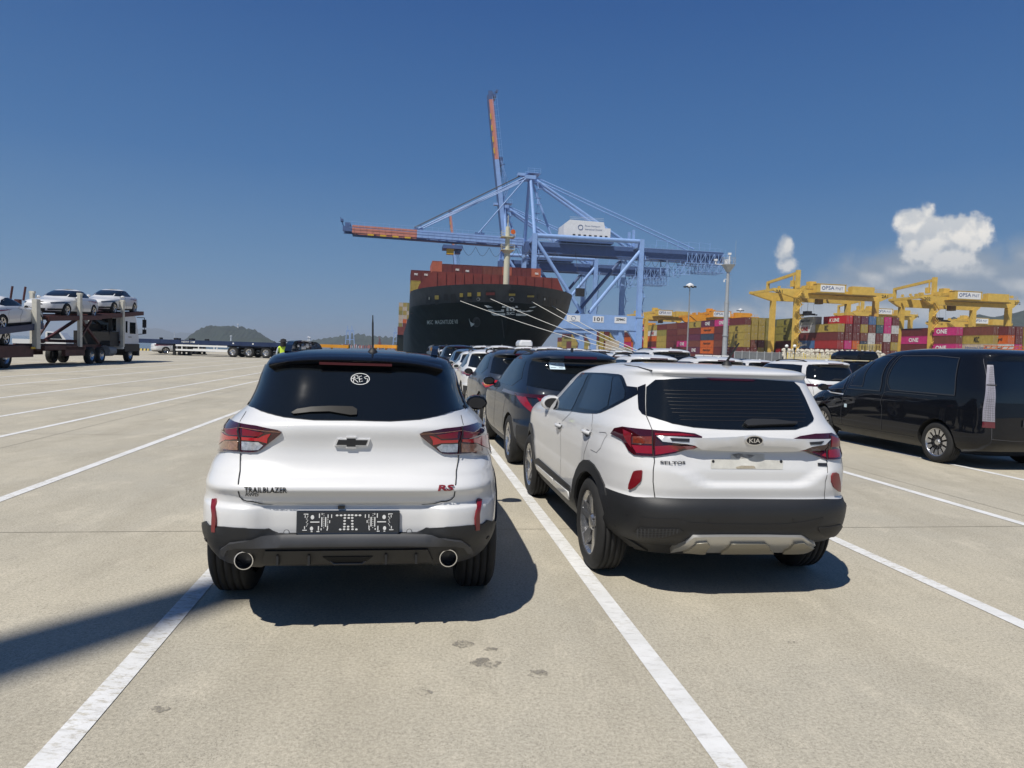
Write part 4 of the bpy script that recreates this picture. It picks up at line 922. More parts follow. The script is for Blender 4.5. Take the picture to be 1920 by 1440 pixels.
    root['kindkey'] = 0; del root['kindkey']
    _var[key] = root; return root
def wx_(p): return p['w']-.015
mat('amber_lens', (.6, .20, .02), .15, coat=1.0); mat('headlight', (.12, .13, .14), .06, coat=1.0, metal=.5)
mat('sticker', (.55, .68, .74), .5); mat('black_soft', (.03, .035, .05), .5)
USED = set()
def put(car, D, px, py=None, rz=YAW, size=1.0, dx=0.0):
    """rear axle of the car goes to depth D on the ground, seen at picture column px"""
    p = at(px, 700, D); car.location = (p.x+dx, p.y, 0); car.rotation_euler = (0, 0, rz); car.scale = (size,)*3
    return car
# the file of cars in the bay in front of the right-hand one
def bay(X, D): return VL*X+UL*D
g_ = HR.location; XB = g_.dot(VL); DB = g_.dot(UL)
c_ = make_car('suv', 'navy_paint', 'dark navy crossover with slanted red lamps and a pale sticker on its rear window', tail='claw', glass='glass')
c_.location = bay(XB+.06, DB+4.65); c_.rotation_euler = (0, 0, YAW+R(1.4)); c_.scale = (.965,)*3
sh_s, p_s, _m = base_car('suv')
sx0, sz0 = -.42, 1.375
sh_s.panel([sh_s.rear(x, z) for x, z in ((sx0, sz0), (sx0+.21, sz0), (sx0+.21, sz0+.095), (sx0, sz0+.095))], 'window_sticker', 'sticker', c_, off=.012, thick=.003, res=.05)
for k_, (a_, b_, w_) in enumerate(((.015, .02, .07), (.02, .055, .06), (.125, .02, .06), (.125, .045, .06), (.125, .07, .05))):
    sh_s.ribbon([sh_s.rear(sx0+a_, sz0+b_), sh_s.rear(sx0+a_+w_, sz0+b_+.004*(k_ % 2))], 'sticker_print', 'gray_line', c_, w=.006, off=.0155)
c_ = make_car('suv', 'grey_paint', 'dark grey metallic crossover with orange and red lamps, behind the navy one', tail='amber')
c_.location = bay(XB+.10, DB+9.45); c_.rotation_euler = (0, 0, YAW+R(1.5)); c_.scale = (.96,)*3
FILE = [('suv', 'white_paint', 14.4, 'white crossover with dark red lamps just beyond the dark grey one', .05), ('hatch', 'white_paint', 19.2, 'white hatchback in front of the white crossover with dark red lamps', .15),
        ('suv', 'blue_paint', 24.0, 'blue car half hidden ahead of two white cars in the same file', .2), ('mpv', 'navy_paint', 29.2, 'dark people carrier with a wide black roof ahead of the blue car', .1), ('hatch', 'white_paint', 34.5, 'small white car seen over the black people carrier roof', -.1), ('mpv', 'black_paint', 40.0, 'black tall van farthest along the left file', -.1)]
for st, pt, d, lb, ox in FILE:
    c_ = make_car(st, pt, lb); c_.location = bay(XB+ox, DB+d); c_.rotation_euler = (0, 0, YAW); c_.scale = (.95 if st == 'suv' else 1.0,)*3
# bays to the right
ROOF = [
 (886, 52, 'mpv', 'white_paint', 'white people carrier, leftmost in the far row under the ship bow'), (905, 44, 'mpv', 'white_paint', 'white people carrier, second from the left in the far row under the bow'), (938, 37, 'mpv', 'white_paint', 'white people carrier with dark rear window below the ship emblem'),
 (985, 40, 'mpv', 'white_paint', 'white people carrier carrying a white roof box under the ship bow'), (1028, 34, 'mpv', 'white_paint', 'white people carrier right of the one with the roof box'), (1056, 24, 'suv', 'grey_paint', 'dark grey crossover roof just over the navy crossover'),
 (1078, 44, 'mpv', 'white_paint', 'white people carrier roof left of the lowest mooring line'), (1122, 47, 'mpv', 'white_paint', 'white people carrier under the mooring lines in the far row'), (1150, 21, 'suv', 'white_paint', 'white crossover with dark rear window just over the near white roof'),
 (1180, 37, 'hatch', 'black_paint', 'black car roof between white ones near the blue crane leg'), (1165, 52, 'mpv', 'white_paint', 'white people carrier in the far row beside the mooring line ends'), (1205, 30, 'suv', 'navy_paint', 'dark blue crossover between white roofs right of the mooring lines'),
 (1222, 17.2, 'suv', 'white_paint', 'white crossover with black roof rails, behind the white crossover roof'), (1250, 24.5, 'mpv', 'white_paint', 'white people carrier with wide dark rear window in front of the lamp post'),
 (1350, 26, 'hatch', 'black_paint', 'black car below the white base of the tall mast'), (1345, 17.5, 'suv', 'white_paint', 'white crossover with a fin antenna behind the antenna of the near car'), (1428, 29, 'hatch', 'white_paint', 'white hatchback in front of the grey mesh fence'),
 (1302, 44, 'hatch', 'navy_paint', 'dark blue car in the far row beside the mast base'), (1400, 40, 'hatch', 'black_paint', 'black car in the far row below the grey fence'), (1040, 56, 'hatch', 'white_paint', 'white hatchback in the farthest row right of the ship bow'), (1215, 52, 'hatch', 'white_paint', 'white hatchback in the farthest row under the crane legs'),
 (1537, 18.6, 'mpv', 'white_paint', 'white people carrier with a full width lamp bar, left of the black van'), (1630, 25, 'suv', 'black_paint', 'black crossover with a black roof box, behind the black van'), (1510, 33, 'hatch', 'white_paint', 'white hatchback far behind the white people carrier')]
for px, D, st, pt, lb in ROOF:
    c_ = make_car(st, pt, lb, tail='bar' if (px == 1537) else 'block', group='cars parked in rows in front of the ship and containers')
    put(c_, D, px, rz=YAW+(R(2.5) if px == 1537 else R(.8*math.sin(px))), size=.95 if st == 'suv' else ((.895 if px > 1500 else 1.03) if st == 'mpv' else .99))
    if px == 985 or px == 1630:
        bxm = MB(); w_ = .40; vs = []
        for (y_, z_, k) in ((-.15, 0, .6), (.0, 0, 1), (1.3, 0, 1), (1.75, 0, .5)):
            for a_, b_ in ((-1, 0), (-1, .55), (-.75, 1), (.75, 1), (1, .55), (1, 0)): vs.append((a_*w_*(.6+.4*k), y_+.15, b_*.34*(.45+.55*k)))
        fs = [(i*6+j, i*6+(j+1) % 6, (i+1)*6+(j+1) % 6, (i+1)*6+j) for i in range(3) for j in range(6)]+[tuple(range(5, -1, -1)), tuple(range(18, 24))]
        bxm.add(vs, fs); rb = bevel(bxm.build('roof_box', 'white_paint' if px == 985 else 'black_paint'), .03)
        z_ = (STY[st]['h']+.03)*c_.scale.x
        rb.location = c_.location+Vector((0, 0, z_)); rb.rotation_euler = (0, 0, YAW)
        tag(rb, ('white' if px == 985 else 'black')+' plastic roof box on the '+('white people carrier below the ship bow' if px == 985 else 'black crossover behind the van'), 'roof box')
# ---------------------------------------------------------------- black van (right)
def van():
    K = [(.22, .86, -.70, 4.20, 6, 4), (.34, .95, -.85, 4.32, 7, 4), (.45, .985, -.93, 4.36, 7, 4), (.60, .99, -.955, 4.35, 7, 4), (.80, .99, -.955, 4.28, 7, 3.6), (.95, .99, -.95, 4.10, 7, 3.2), (1.05, .985, -.945, 3.88, 7, 3), (1.15, .975, -.94, 3.62, 7, 3), (1.25, .962, -.93, 3.36, 7, 2.8),
         (1.45, .93, -.895, 2.98, 6.5, 2.8), (1.65, .885, -.85, 2.55, 6, 2.8), (1.80, .84, -.80, 2.15, 6, 2.8), (1.87, .80, -.80, 1.92, 5.5, 2.8), (1.915, .73, -.72, 1.7, 5, 2.8), (1.95, .60, -.55, 1.4, 4.2, 2.8), (1.975, .40, -.2, 1.1, 3.4, 2.6), (1.985, .15, .2, .8, 2.6, 2.5)]
    sh = Shell(K, 1.6); g1 = G(1752, 864); g2x = 1545
    root = empty('parked_van', (0, 0, 0), 0, 'glossy black van with tall grey rear lamps, parked at the right edge', 'van')
    me = sh.mesh(80, 150, mats=('black_paint', 'dark', 'black_paint', 'plastic'), black=lambda th, z: 0, arches=[(.96, 0, .36), (.96, 3.22, .36)], ar=.40)
    link('body', me, 'black_paint', root)
    for sg in (-1, 1):
        sp = lambda ps: [sh.side(y, z, sg) for y, z in ps]
        sh.panel(sp([(-.35, 1.18), (1.15, 1.18), (1.25, 1.30), (1.05, 1.82), (.2, 1.83), (-.28, 1.80)]), 'side_window', 'van_glass', root, off=.004, thick=.006, res=.06)
        sh.panel(sp([(1.42, 1.14), (2.42, 1.13), (2.30, 1.62), (2.12, 1.80), (1.24, 1.82)]), 'side_window', 'van_glass', root, off=.004, thick=.006, res=.06)
        sh.panel(sp([(1.95, 1.20), (2.36, 1.19), (2.26, 1.60), (2.14, 1.70), (1.86, 1.70)]), 'sliding_pane', 'van_glass2', root, off=.008, thick=.004, res=.06)
        sh.panel(sp([(2.55, 1.12), (3.28, 1.05), (3.20, 1.18), (2.62, 1.62), (2.45, 1.66)]), 'side_window', 'van_glass', root, off=.004, thick=.006, res=.06)
        for fr_ in ([(-.35, 1.18), (1.15, 1.18), (1.25, 1.30), (1.05, 1.82), (.2, 1.83), (-.28, 1.80), (-.35, 1.18)], [(1.42, 1.14), (2.42, 1.13), (2.30, 1.62), (2.12, 1.80), (1.24, 1.82), (1.42, 1.14)], [(1.95, 1.20), (2.36, 1.19), (2.26, 1.60), (2.14, 1.70), (1.86, 1.70), (1.95, 1.20)], [(2.55, 1.12), (3.28, 1.05), (3.20, 1.18), (2.62, 1.62), (2.45, 1.66), (2.55, 1.12)]):
            sh.ribbon(sp(fr_), 'window_seal', 'gray_line2', root, w=.014, off=.010)
        sh.ribbon(sp([(3.36, 1.10), (3.2, 1.04), (3.0, 1.01), (2.5, 1.005)]), 'chrome_strip', 'badge_silver', root, w=.024, off=.012)
        for ln in ([(2.50, .36), (2.50, .9), (2.46, 1.12), (2.38, 1.66)], [(1.32, .40), (1.32, .85), (1.30, 1.1), (1.12, 1.83)], [(3.26, 1.05), (3.30, .9), (3.28, .75)], [(.0, 1.14), (1.2, 1.14), (1.3, 1.12)], [(.5, .38), (2.9, .36)]): sh.ribbon(sp(ln), 'door_gap', 'gray_line2', root, w=.010, off=.006)
        for y in (2.66, 2.34):
            h_ = MB(); x = sh.pos(*sh.side(y, .90, sg)).x; h_.box((x+sg*.02, y, .905), (.03, .20, .035)); bevel(h_.build('door_handle', 'black_paint', root), .008)
        lm = [(-.90, .56), (-.90, .72), (-.885, 1.2), (-.81, 1.74)]
        def L_(t): return sh.par(t)
        def corner(z, a_): return (sg*a_, z)
        o = sh.panel([corner(.80, .635), corner(1.20, .645), corner(1.70, .675), corner(1.70, .735), corner(1.20, .735), corner(.80, .735)], 'tail_lamp', 'lamp_grid', root, off=.008, thick=.012, res=.04)
        sh.panel([corner(1.37, .64), corner(1.37, .73), corner(1.39, .73), corner(1.39, .64)], 'lamp_divider', 'black_flat', root, off=.012, thick=.01, res=.04).parent = o
        sh.panel([corner(.70, .63), corner(.795, .634), corner(.795, .732), corner(.70, .735)], 'lower_lamp', 'lamp_dark_soft', root, off=.008, thick=.012, res=.04)
        for k in range(24): sh.ribbon([corner(.83+k*.036, .638+.0016*k), corner(.83+k*.036, .728-.0008*k)], 'lamp_rib', 'gray_line', root, w=.005, off=.0095)
        for k in range(1, 5): sh.ribbon([corner(.81, .635+.02*k), corner(1.69, .674+.008*k)], 'lamp_rib', 'gray_line', root, w=.004, off=.0095)
        mirror_part(root, sg*1.03, 3.10, 1.12, 'black_paint', sg)
        sh.panel([sh.side(y, z, sg) for y, z in ((3.95, .86), (4.10, .86), (4.16, .70), (4.05, .60))], 'headlight', 'headlight', root, off=.006, thick=.01, res=.06)
    x = sh.pos(*sh.side(2.42, .80, -1)); tg = MB(); tg.box((x.x-.005, 2.40, .78), (.008, .07, .07)); tg.build('door_tag', 'sticker', root)
    sh.panel([sh.rear(a_, z) for a_, z in ((-.80, 1.10), (.80, 1.10), (.72, 1.76), (-.72, 1.76))], 'rear_window', 'van_glass', root, off=.005, thick=.01, res=.07)
    sh.ribbon([sh.rear(.74, 1.80), sh.rear(.76, 1.1), sh.rear(.74, .52), sh.rear(.4, .50), (0, .50)], 'tailgate_gap', 'gray_line', root, w=.005, mirror=True)
    q = MB(); q.box((0, -.97, .78), (.50, .012, .11)); q.build('plate_holder', 'plastic_light', root)
    for (x, y) in ((-.96, 0), (.96, 0), (-.96, 3.22), (.96, 3.22)): wheel(root, x, y, .352, .235, 'petal')
    ub = MB(); ub.box((0, 1.6, .34), (1.3, 3.6, .12)); ub.build('underbody', 'dark', root)
    # place: left rear wheel at the pixel measured, heading through the front wheel's column
    A = G(1757, 867); best = None
    for i in range(-60, 90):
        h_ = R(i*.25); u = Vector((-math.sin(h_), math.cos(h_), 0)); pf = proj(A+u*2.98+Vector((0, 0, .33)))
        if best is None or abs(pf[0]-g2x) < best[0]: best = (abs(pf[0]-g2x), h_)
    h_ = best[1]; rgt = Vector((math.cos(h_), math.sin(h_), 0)); print('van heading', math.degrees(h_), A)
    p = A+rgt*.90*.925; root.scale = (.925,)*3; root.location = (p.x, p.y, 0); root.rotation_euler = (0, 0, h_); return root
mat('gray_line2', (.035, .036, .04), .5); mat('van_glass', (.004, .006, .009), .03, spec=.9); mat('van_glass2', (.006, .008, .012), .12, spec=.5); mat('lamp_grid', (.28, .27, .32), .3, coat=.6, nscale=80, namt=.3); mat('lamp_dark_soft', (.10, .01, .02), .2, coat=.8)
VAN = van()
# ---------------------------------------------------------------- container ship
mat('hull_green', (.004, .010, .008), .55, spec=.2, nscale=.25, namt=.5); mat('hull_grey', (.042, .046, .050), .6, spec=.3, nscale=.4, namt=.3); mat('deck_red', (.17, .028, .020), .6, nscale=.4, namt=.3)
mat('cream', (.55, .53, .40), .5); mat('hull_white', (.75, .75, .71), .6, nscale=1.5, namt=.3); mat('rope', (.62, .60, .55), .8); mat('steel', (.25, .26, .27), .5, nscale=3, namt=.3)
CC = {'maroon': (.13, .022, .020), 'brown': (.16, .045, .028), 'red': (.30, .020, .020), 'crimson': (.45, .012, .022), 'yellow': (.36, .27, .055), 'olive': (.24, .21, .045), 'orange': (.55, .11, .012), 'pink': (.50, .025, .17), 'plum': (.11, .02, .05), 'blue': (.06, .14, .30), 'navy': (.035, .05, .085),  # olive doubles as a shaded tone of yellow
      'white': (.55, .55, .53), 'cream_box': (.48, .40, .30), 'grey': (.33, .33, .29), 'green': (.04, .10, .07), 'teal': (.03, .09, .11), 'salmon': (.42, .11, .06)}
for k_, v_ in CC.items(): mat('box_'+k_, v_, .55, nscale=.9, namt=.25)
Q = Vector((-.163, .9866, 0)); A_ = Vector((.9866, .163, 0)); HQ = math.atan2(.163, .9866)
mat('rod', (.30, .28, .27), .5)
# a shared container mesh per length: ribbed sides, corner posts, doors with lock rods at the near end
_cont = {}
def cont_mesh(Ln, lo=False, hi=2.75):
    key = (Ln, lo, hi)
    if key in _cont: return _cont[key]
    W = 2.44; b = MB(); hw = W/2
    for y in (0.08, Ln-.08):
        for x in (-hw+.08, hw-.08): b.box((x, y, hi/2), (.16, .16, hi))
    for x in (-hw+.06, hw-.06):
        b.box((x, Ln/2, .09), (.12, Ln-.32, .18)); b.box((x, Ln/2, hi-.06), (.12, Ln-.32, .12))
    for y in (.06, Ln-.06):
        b.box((0, y, .09), (W-.32, .12, .18)); b.box((0, y, hi-.06), (W-.32, .12, .12))
    n = int(Ln/ (.9 if lo else .56)); pitch = (Ln-.32)/n; z0, z1 = .18, hi-.12
    for sx in (-1, 1):
        vs = []; fs = []; pts = []
        for i in range(n):
            y = .16+i*pitch
            for f, d in ((0, .02), (.32, .02), (.5, .075), (.82, .075)): pts.append((y+f*pitch, d))
        pts.append((Ln-.16, .02))
        for y, d in pts: vs += [(sx*(hw-d), y, z0), (sx*(hw-d), y, z1)]
        fs = [(2*i, 2*i+2, 2*i+3, 2*i+1) for i in range(len(pts)-1)]; b.add(vs, fs)
    # far end and roof
    b.box((0, Ln-.10, hi/2), (W-.3, .04, hi-.3)); b.box((0, Ln/2, hi-.04), (W-.24, Ln-.24, .03)); b.box((0, Ln/2, .16), (W-.24, Ln-.24, .04))
    body = b.mesh('body'); dr = None
    k = MB(); 
    for sx in (-1, 1):
        k.box((sx*.54, .06, hi/2), (1.05, .05, hi-.32))
    if not lo:
        for sx in (-1, 1):
            for r_ in range(3): k.box((sx*.54, .032, .45+r_*(hi-.9)/2), (.9, .02, .22))
    dr = k.mesh('door')
    rr = MB()
    for x in (-.86, -.32, .32, .86): rr.tube((x, .01, .12), (x, .01, hi-.12), .026, n=5)
    for x in (-.60, .60): rr.box((x, -.0, .95), (.42, .03, .05))
    rr.box((.55, .02, hi-.42), (.42, .01, .30)); rr.box((-.62, .02, hi*.55), (.2, .01, .14))
    rod = rr.mesh('lock_rod'); rod.materials.append(M['rod'])
    _cont[key] = (body, dr, rod); return _cont[key]
def container(loc, rz, color, Ln=12.19, label='', group=None, detail=2, hi=2.75):
    body, dr, rod = cont_mesh(Ln, detail < 2, hi)
    if detail == 0:
        o = link('shipping_container', body, []) if body.materials else link('shipping_container', body, 'box_maroon')
    else:
        o = empty('shipping_container', (0, 0, 0)); 
        bo = link('body', body, 'box_maroon', o); bo.material_slots[0].link = 'OBJECT'; bo.material_slots[0].material = M['box_'+color]
        do = link('door', dr, 'box_maroon', o); do.material_slots[0].link = 'OBJECT'; do.material_slots[0].material = M['box_'+color]
        ro = link('lock_rod', rod, 'rod', o) if detail > 1 else None
    if detail == 0: o.material_slots[0].link = 'OBJECT'; o.material_slots[0].material = M['box_'+color]
    o.location = loc; o.rotation_euler = (0, 0, rz); tag(o, label, 'container', group); return o
def ship():
    O = at(957, 560, 133.0); O = Vector((O.x, O.y, 0)); Qs = Vector((-.1628, .9867, 0)); As = Vector((.9867, .1628, 0))
    root = empty('container_ship', O, math.atan2(.1628, .9867), 'huge dark green container ship seen from the bow, with winged emblem and cream mast', 'ship')
    B = 18.6
    def y0(z): return float(np.interp(z, [-4, 0, 4, 9, 10.8, 14.2], [9.5, 8.5, 6, 2.2, 1.2, 0]))
    def hbr(t, z):
        d = max(0, t-y0(z)); Lz = float(np.interp(z, [-4, 0, 5, 10, 14.2], [90, 75, 55, 34, 30])); p = float(np.interp(z, [-4, 0, 5, 10, 14.2], [.95, .88, .74, .56, .52]))
        return B*math.sin(math.pi/2*min(1, d/Lz))**p
    zt = lambda t: float(np.interp(t, [0, 44, 50, 300], [14.2, 14.2, 9.6, 9.6]))
    ts = [0, .3, .8, 1.5, 2.5, 4, 6, 8, 10, 13, 16, 20, 24, 28, 34, 40, 44, 47, 50, 60, 80, 110, 160, 230, 290]
    zs = [-4, -2, 0, 2, 4, 6, 8, 9.3, 10.8, 12.5, 14.2]
    b = MB(); idx = {}
    for sx in (-1, 1):
        vs = []; fs = []
        for dt in ts:
            for z in zs:
                zz = min(z, zt(dt)); t = y0(zz)+dt*(1 if dt < 40 else 1); vs.append((sx*hbr(t, zz), t, zz))
        m = len(zs)
        for i in range(len(ts)-1):
            for j in range(m-1):
                f = (i*m+j, (i+1)*m+j, (i+1)*m+j+1, i*m+j+1); fs.append(f if sx > 0 else f[::-1])
        n0 = len(b.f); b.add(vs, fs)
        for q in range(len(fs)): b.m[n0+q] = 1 if zs[q % (m-1)] >= 10.7 or (zs[q % (m-1)] >= 9.2 and False) else 0
    me = b.mesh('hull'); hull = link('hull', me, ['hull_green', 'hull_grey'], root, smooth=True)
    bv = BVHTree.FromPolygons([tuple(v.co) for v in me.vertices], [tuple(p.vertices) for p in me.polygons])
    Mw = car_matrix(O, math.atan2(.1628, .9867)); inv = Mw.inverted(); co = inv @ CAM
    def hit(px, py, off=.12):
        d = (inv.to_3x3() @ ray(px, py)).normalized(); h = bv.ray_cast(co, d)
        if h[0] is None: return None
        n = h[1] if h[1].dot(d) < 0 else -h[1]; return h[0]+n*off
    s5 = lambda x, y: (740+x/5.333, 480+y/5.333)
    def decal(pts, name, m, par=hull, off=.12, dens=1):
        hs = [hit(*s5(*p), off) for p in pts]
        if any(h is None for h in hs): print('decal miss', name, pts[:1]); return None
        c = sum(hs, Vector())/len(hs); mb_ = MB(); n = len(hs); vs = hs+[h+(c-CAM).normalized()*0 for h in hs]
        mb_.add(hs, [tuple(range(n))]); return mb_.build(name, m, par)
    def decal_text(txt, x0, y0_, x1, y1, hpx, name, m, bold=.02, off=.15):       # baseline from (x0,y0) to (x1,y1) in the crop
        vs, fs, _ = text_verts(txt, bold); out = []; ok = True
        for a, c in vs:
            h = hit(*s5(x0+(x1-x0)*a, y0_+(y1-y0_)*a-c*hpx), off)
            if h is None: return None
            out.append(tuple(h))
        me2 = bpy.data.meshes.new(name); me2.from_pydata(out, [], fs); return link(name, me2, m, hull)
    # emblem
    c0 = (1158, 545)
    decal(ell(c0[0], c0[1], 62, 52, 24), 'emblem_disc', 'black_flat', off=.10)
    for i, (yy, xl, xr, il, ir) in enumerate(((500, 898, 1418, 1108, 1206), (542, 930, 1385, 1094, 1222), (580, 962, 1345, 1106, 1210))):
        decal([(xl, yy-10), (il, yy-4 if i == 0 else yy-10), (il, yy+14), (xl+30, yy+12)], 'emblem_wing', 'hull_white'); decal([(ir, yy-4 if i == 0 else yy-10), (xr, yy-8+ (10 if i == 0 else 6)), (xr-35, yy+14), (ir, yy+14)], 'emblem_wing', 'hull_white')
    decal_text('m', 1118, 546, 1200, 546, 42, 'lettering', 'hull_white', bold=.05); decal_text('SC', 1118, 584, 1196, 584, 30, 'lettering', 'hull_white', bold=.04)
    decal_text('MSC  MAGNITUDE VII', 328, 680, 634, 672, 42, 'lettering', 'hull_white', bold=.01)
    decal_text('MSC  MAGNITUDE VII', 1490, 700, 1640, 720, 34, 'lettering', 'box_grey', bold=.0)
    # mooring ports
    ports = [(318, 405, 358, 488), (405, 420, 440, 484), (492, 378, 535, 440), (562, 378, 612, 465), (648, 372, 690, 452), (728, 370, 768, 452), (908, 345, 1006, 458), (1138, 340, 1204, 396), (1322, 375, 1392, 460), (1430, 378, 1455, 440), (1485, 402, 1522, 500), (1535, 410, 1565, 508), (1580, 420, 1606, 515), (1620, 432, 1645, 480), (1665, 455, 1690, 545), (1702, 472, 1730, 560)]
    for (x0, ya, x1, yb) in ports:
        f = decal([(x0, ya+8), (x0+8, ya), (x1-8, ya), (x1, ya+8), (x1, yb), (x0, yb)], 'mooring_port', 'black_flat', off=.06)
    for (x0, ya, x1, yb, m_) in ((406, 392, 446, 432, 'yellow'), (654, 370, 688, 408, 'yellow'), (732, 364, 770, 402, 'yellow'), (828, 360, 862, 400, 'yellow'), (915, 362, 1002, 390, 'maroon'), (1142, 374, 1204, 396, 'yellow'), (1322, 392, 1390, 410, 'yellow'), (345, 408, 356, 434, 'grey'), (1490, 418, 1502, 440, 'white')):
        decal([(x0, ya), (x1, ya), (x1, yb), (x0, yb)], 'port_patch', 'box_'+m_, off=.14)  # small coloured patches laid over the mooring ports
    for cx, cy, r_ in ((840, 430, 18), (1170, 432, 24)):
        decal(ell(cx, cy, r_, r_, 16), 'fairlead', 'steel', off=.13); decal(ell(cx-2, cy, r_*.6, r_*.6, 14), 'fairlead_hole', 'black_flat', off=.2)
    # anchor pockets
    decal(ell(822, 655, 40, 52, 18), 'anchor_pocket', 'plastic_light', off=.15); decal(ell(832, 660, 26, 36, 14), 'anchor_recess', 'black_flat', off=.2)
    an = [(752, 600), (768, 640), (790, 655), (812, 660), (800, 675), (778, 692), (768, 660)]; decal(an, 'anchor', 'white_flat', off=.5)
    decal([(1068, 620), (1080, 640), (1098, 800), (1110, 870), (1100, 870), (1088, 800)], 'stain_streak', 'hull_grey', off=.08)
    # breakwater
    bw = MB(); t = 31.0; bw.prism([(-17.4, 14.0), (-16.6, 16.2), (-13.6, 19.4), (16.2, 19.2), (18.3, 15.0), (18.4, 14.0)], lambda u, v: (u, t, v), lambda u, v: (u, t+.8, v)); bw.prism([(-14.2, 9.5), (-13.6, 14.0), (15.2, 14.0), (15.2, 9.5)], lambda u, v: (u, t, v), lambda u, v: (u, t+.8, v))
    br = bw.build('breakwater', 'deck_red', root)
    st = MB()
    for k in range(-6, 8): st.box((k*2.1, t-.12, 16.6), (.10, .20, 5.4))
    st.build('stiffener', 'deck_red', br)
    dk = MB(); dk.add([(-hbr(t_, 13)*.98 if i == 0 else hbr(t_, 13)*.98, t_, 12.6) for i, t_ in ()], []) if False else None
    dk = MB(); ring = [(hbr(t_, 12.6)*.99, t_, 12.6) for t_ in (1.2, 3, 6, 10, 16, 24, 31)]; dk.add(ring+[(-x, y, z) for x, y, z in ring[::-1]], [tuple(range(14))]); dk.build('fore_deck', 'deck_red', root)
    dk = MB(); dk.add([(-B*.99, 31, 9.4), (B*.99, 31, 9.4), (B*.99, 296, 9.4), (-B*.99, 296, 9.4)], [(0, 1, 2, 3)]); dk.build('main_deck', 'deck_red', root)
    # mast
    mt = MB(); mt.tube((0, 6, 12.5), (0, 6, 21.5), .62, .60, n=16); mt.tube((0, 6, 21.5), (0, 6, 26.2), .50, .42, n=14); mt.cur = 0
    mt.tube((0, 6, 20.9), (0, 6, 21.4), .65, 1.15, n=14); mt.box((0, 6, 21.5), (2.6, 2.2, .10)); mt.box((0, 6, 24.1), (2.8, 2.4, .12)); mt.tube((0, 6, 26), (0, 6, 28.5), .12, .05, n=6)
    for zz in (22.1, 22.6, 24.7, 25.2):
        for sx in (-1, 1): mt.box((sx*1.3, 6, zz), (.05, 2.2, .05)); mt.box((0, 6+sx*1.05, zz), (2.6, .05, .05))
    for zz, w_ in ((21.5, 1.3), (24.1, 1.35)):
        for sx in (-1, 0, 1): mt.box((sx*w_, 4.95, zz+.55), (.06, .06, 1.1))
    ms = mt.build('foremast', 'cream', root)
    hr = MB(); hr.tube((.75, 4.6, 24.9), (.75, 3.9, 24.9), .18, .48, n=14); hr.build('horn', 'box_orange', ms)
    return root, O, As, Qs, hit, Mw
SHIP, SO, SA, SQ, SHIT, SMW = ship()
srz = math.atan2(.1628, .9867)
cols = 'maroon maroon brown maroon maroon maroon brown salmon maroon salmon salmon red maroon maroon'.split()
def place_ship_box(cx, t, z, color, lb, Ln=12.19, hi=2.6): return container(SO+SA*cx+SQ*t+Vector((0, 0, z)), srz, color, Ln, lb, 'containers stacked on the ship behind the red breakwater', 1, hi)
ORD = ['first', 'second', 'third', 'fourth', 'fifth', 'sixth', 'seventh', 'eighth', 'ninth', 'tenth', 'eleventh', 'twelfth', 'thirteenth', 'fourteenth', 'fifteenth', 'sixteenth']
wordp = {0: 'at the left end', 1: 'second from the left', 2: 'third from the left'}
for tier in range(5):
    for k, colr in enumerate((('maroon', 'yellow', 'maroon', 'yellow', 'maroon')[tier], ('maroon', 'maroon', 'brown', 'maroon', 'yellow')[tier])):
        place_ship_box(-17.2+k*2.5, 44, 20.9-2.62*(tier+1), colr, '%s container on the ship, %s column behind the bow, %s from the top' % (colr, 'outer' if k == 0 else 'second', ('first', 'second', 'third', 'fourth', 'fifth')[tier]))
top = ['salmon', 'maroon', 'maroon', 'maroon', 'maroon', 'brown', 'brown', 'salmon', 'maroon', 'maroon', 'salmon', 'maroon', 'red']
sec = ['yellow', 'maroon', 'yellow', 'navy', 'maroon', 'maroon', 'brown', 'maroon', 'maroon', 'maroon', 'yellow', 'maroon', 'maroon']
for k in range(13):
    x = -12.1+k*2.5
    if k <= 10:
        place_ship_box(x, 41, 19.85+ (.6 if k == 0 else 0), top[k], '%s container on top of the ship stack, number %d from the left over the breakwater' % (top[k], k+1) if False else '%s container in the top row over the red breakwater, %s from the left' % (top[k], ORD[k]))
    if k <= 11: place_ship_box(x, 39, 17.2, sec[k], '%s container peeping over the red breakwater in the lower row, %s from the left' % (sec[k], ORD[k]))
for k in (): place_ship_box(-12.1+k*2.5, 39, 16.5, 'maroon', 'maroon container at the far right end of the row above the breakwater')
for k, ln in enumerate(('MSC', 'K')): pass
for x, z, t in ((-17.2, 19.6, 44), (-14.7, 19.6, 44), (-7.1, 20.9, 41), (-4.6, 20.7, 41), (13, 20.9, 41)):
    p = SO+SA*(x-.4)+SQ*(t-.08)+Vector((0, 0, z)); o = text_on('msc', p, SA, (0, 0, 1), .9, .5, 'white_flat', None, 'lettering', .03)
    best = min((c for c in C.objects if c.get('category') == 'container'), key=lambda c: (c.location-(SO+SA*x+SQ*t+Vector((0, 0, z-1.3)))).length)
    o.parent = best; o.matrix_parent_inverse = Matrix.Translation(best.location).inverted() if False else (Matrix.Translation(best.location) @ Matrix.Rotation(best.rotation_euler.z, 4, 'Z')).inverted()
